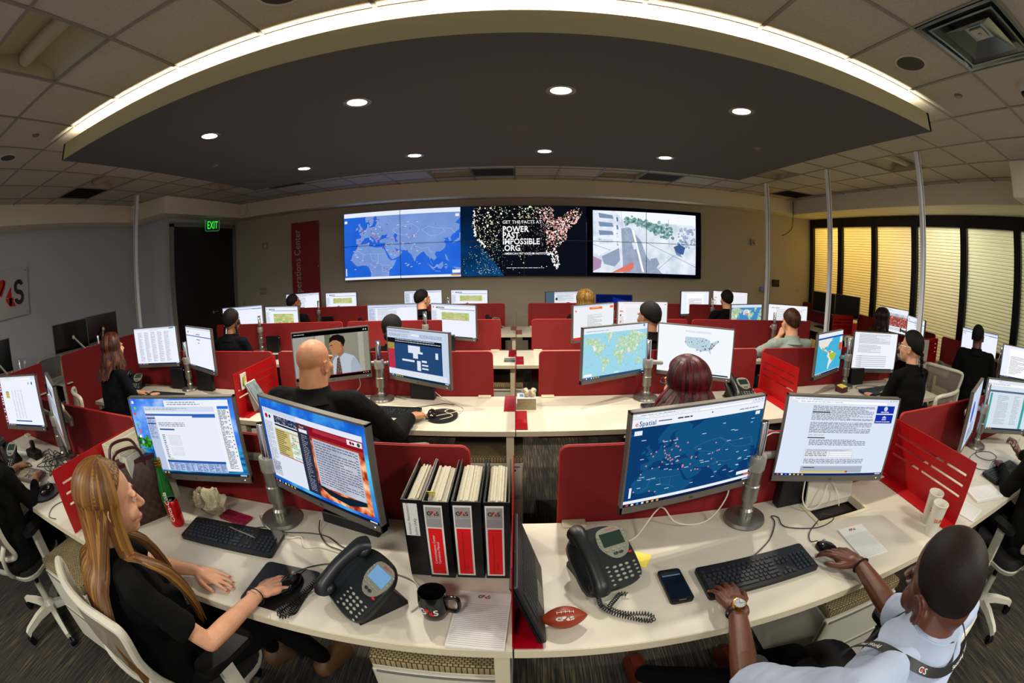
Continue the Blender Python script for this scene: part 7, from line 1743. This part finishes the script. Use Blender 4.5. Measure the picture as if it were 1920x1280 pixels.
others('person with thinning dark hair half hidden behind the green table monitor, back row left', (-2.93, 5.33, 1.215), -6, sk_med, m_blackshirt, h_dkbr, hairfn=lambda mb, P, h: hair_shell(mb, h, P['Mh'], (78, 72, -8, -26, -50, -60), .007), look=(-25, 0, 0))
others('person with smooth dark hair in a bun behind the spreadsheet monitor', (-1.045, 3.60, 1.13), 0, sk_med, m_blackshirt, h_black, female=True, hairfn=bun)
others('short-haired man in black with face turned right, back row', (-1.13, 5.26, 1.215), -4, sk_fair, m_blackshirt, h_dkbr, look=(-38, 0, 0), hairfn=crop)
others('person with straight blonde hair in the back row', (.775, 5.08, 1.205), 2, sk_fair, m_navyshirt, hairmat('hair_blonde', '#4a3214', '#a8803c', .4), female=True, hairfn=bobh(.16))
others('young man with thick black hair, face turned left, third row', (1.115, 3.67, 1.205), 2, sk_med, m_blackshirt, h_black, look=(30, 0, 0), hairfn=lambda mb, P, h: hair_shell(mb, h, P['Mh'], (42, 28, -14, -24, -48, -58), .012, top=.006, nz=.004), headsc=1.04)
others('dark-haired man in black, back row right, seen from behind', (2.74, 5.38, 1.21), -2, sk_fair, m_blackshirt, h_dkbr, hairfn=short, headsc=1.0)
P = others('fair-haired man in pale uniform shirt resting chin on his hand', (2.50, 3.48, 1.20), -4, sk_fair, clothmat('grey_green_shirt', '#8c9a90'), hairmat('hair_sandy_brown', '#1c0f08', '#4a2a14', .5), sleeve=.8, hairfn=short, look=(4, 2, 0), wrists={-1: (2.44, 3.58, 1.04), 1: (2.68, 3.92, .79)}, elb={-1: (2.24, 3.66, .86)}, fwds={-1: (.3, -.1, 1)}, nrms={-1: (-1, .3, .2)}, curl={-1: (.7, .7, .7, .7)})
def braid(mb, P, h):
    hair_shell(mb, h, P['Mh'], (40, 26, -16, -34, -54, -62), .014, top=.004)
    for k in range(9): mb.ell(P['Mh'] @ V(((-1) ** k * .009, -.115 - .004 * k - .02 * (k > 4), -.04 - .026 * k)), (.021 - .0014 * k, .02 - .001 * k, .019), h)
P = others('woman with a dark braid and glasses in black, second row right', (2.93, 2.24, 1.215), -2, sk_fair, m_blackshirt, h_black, look=(26, 0, 0), female=True, hairfn=braid, build=1.1)
MB().tube([P['Mh'] @ V(v) for v in ((-.054, .102, .008), (-.082, .07, .01), (-.086, -.01, .006))], .0028, m_silver, 6).tube([P['Mh'] @ V((-.032 + .02 * cos(a), .104, .004 + .015 * sin(a))) for a in [k * pi / 8 for k in range(16)]], .0018, m_silver, 6, closed=True).build('glasses', P['root'])
others('woman with straight dark brown hair in olive top by the window', (4.40, 3.93, 1.21), -72, sk_fair, clothmat('olive_fabric', '#2a2c1c'), hairmat('hair_deep_brown', '#120806', '#331a12', .4), female=True, hairfn=bobh(.17))
others('man in black with cropped hair by the window, right side', (4.62, 2.44, 1.26), -58, sk_brown, m_blackshirt, h_black, look=(-14, 0, 0), hairfn=crop, build=1.05)
P = person('person in black cut by the right edge, one hand holding a pen', (2.66, .66, 1.22), -16, sk_brown, m_blackshirt, look=(-14, 6, 0), sleeve=1.85, vox=.008, wrists={1: (3.08, 1.0, .80), -1: (2.72, 1.0, .79)}, fwds={1: (-.15, .6, .5)}, curl={1: (.6, .6, .7, .7)})
mb = MB(); hair_shell(mb, h_black, P['Mh']); mb.build('hair', P['root'])
tag(MB(T(3.06, 1.035, .865) @ RZ(12) @ RY(84)).cyl((0, 0, -.07), (0, 0, .07), .005, m_silver, 10).build('pen'), 'silver pen held in the hand at the right edge', 'pen')
P = person('person in black at the left edge, mostly outside the photo', (-2.56, .66, 1.17), 16, sk_med, m_blackshirt, look=(8, 8, 0), sleeve=1.7, female=True, vox=.008, wrists={1: (-2.62, .97, .79), -1: (-2.95, .95, .79)})
mb = MB(); hair_shell(mb, h_black, P['Mh'], t=.02, nz=.01); locks(P, mb, hairmat('hair_dark_curly', '#0a0504', '#2c140c'), 90, .22, az=(60, 300), r0=.012, wav=.02, seed=9, flare=.03); mb.build('hair', P['root'])
# ================================================================ CAMERA, WORLD, VIEW
cam = bpy.data.cameras.new('camera'); cam.type = 'PANO'; cam.panorama_type = 'FISHEYE_EQUISOLID'
cam.fisheye_lens = 842.6252 * 36 / 1920; cam.fisheye_fov = 3.5; cam.sensor_width = 36; cam.sensor_height = 24; cam.sensor_fit = 'HORIZONTAL'
cam.clip_start = .02; cam.clip_end = 60
co = bpy.data.objects.new('camera', cam); COL.objects.link(co)
_p, _y, _r = 0.190987, -0.012722, -0.00869
def _cam():
    cp, sp, cy, sy, cr, sr = cos(_p), sin(_p), cos(_y), sin(_y), cos(_r), sin(_r)
    Rt = V((1, 0, 0)); F = V((0, cp, -sp)); U = V((0, sp, cp)); Rt, U = Rt * cr + U * sr, U * cr - Rt * sr
    Z = Matrix(((cy, sy, 0), (-sy, cy, 0), (0, 0, 1))); Rt, F, U = Z @ Rt, Z @ F, Z @ U
    return Matrix(((Rt.x, U.x, -F.x, 0), (Rt.y, U.y, -F.y, 0), (Rt.z, U.z, -F.z, 1.71), (0, 0, 0, 1)))
co.matrix_world = _cam()
S.camera = co
w = bpy.data.worlds.new('world'); S.world = w; w.use_nodes = True
w.node_tree.nodes['Background'].inputs[0].default_value = (.5, .5, .55, 1); w.node_tree.nodes['Background'].inputs[1].default_value = .15
S.view_settings.view_transform = 'Standard'; S.view_settings.look = 'None'; S.view_settings.exposure = EXPO; S.view_settings.gamma = 1; S.view_settings.use_curve_mapping = False
S.cycles.max_bounces = 7; S.cycles.diffuse_bounces = 4; S.cycles.glossy_bounces = 3; S.cycles.transmission_bounces = 4; S.cycles.transparent_max_bounces = 8
S.cycles.use_denoising = True; S.cycles.caustics_reflective = False; S.cycles.caustics_refractive = False; S.cycles.sample_clamp_indirect = 6
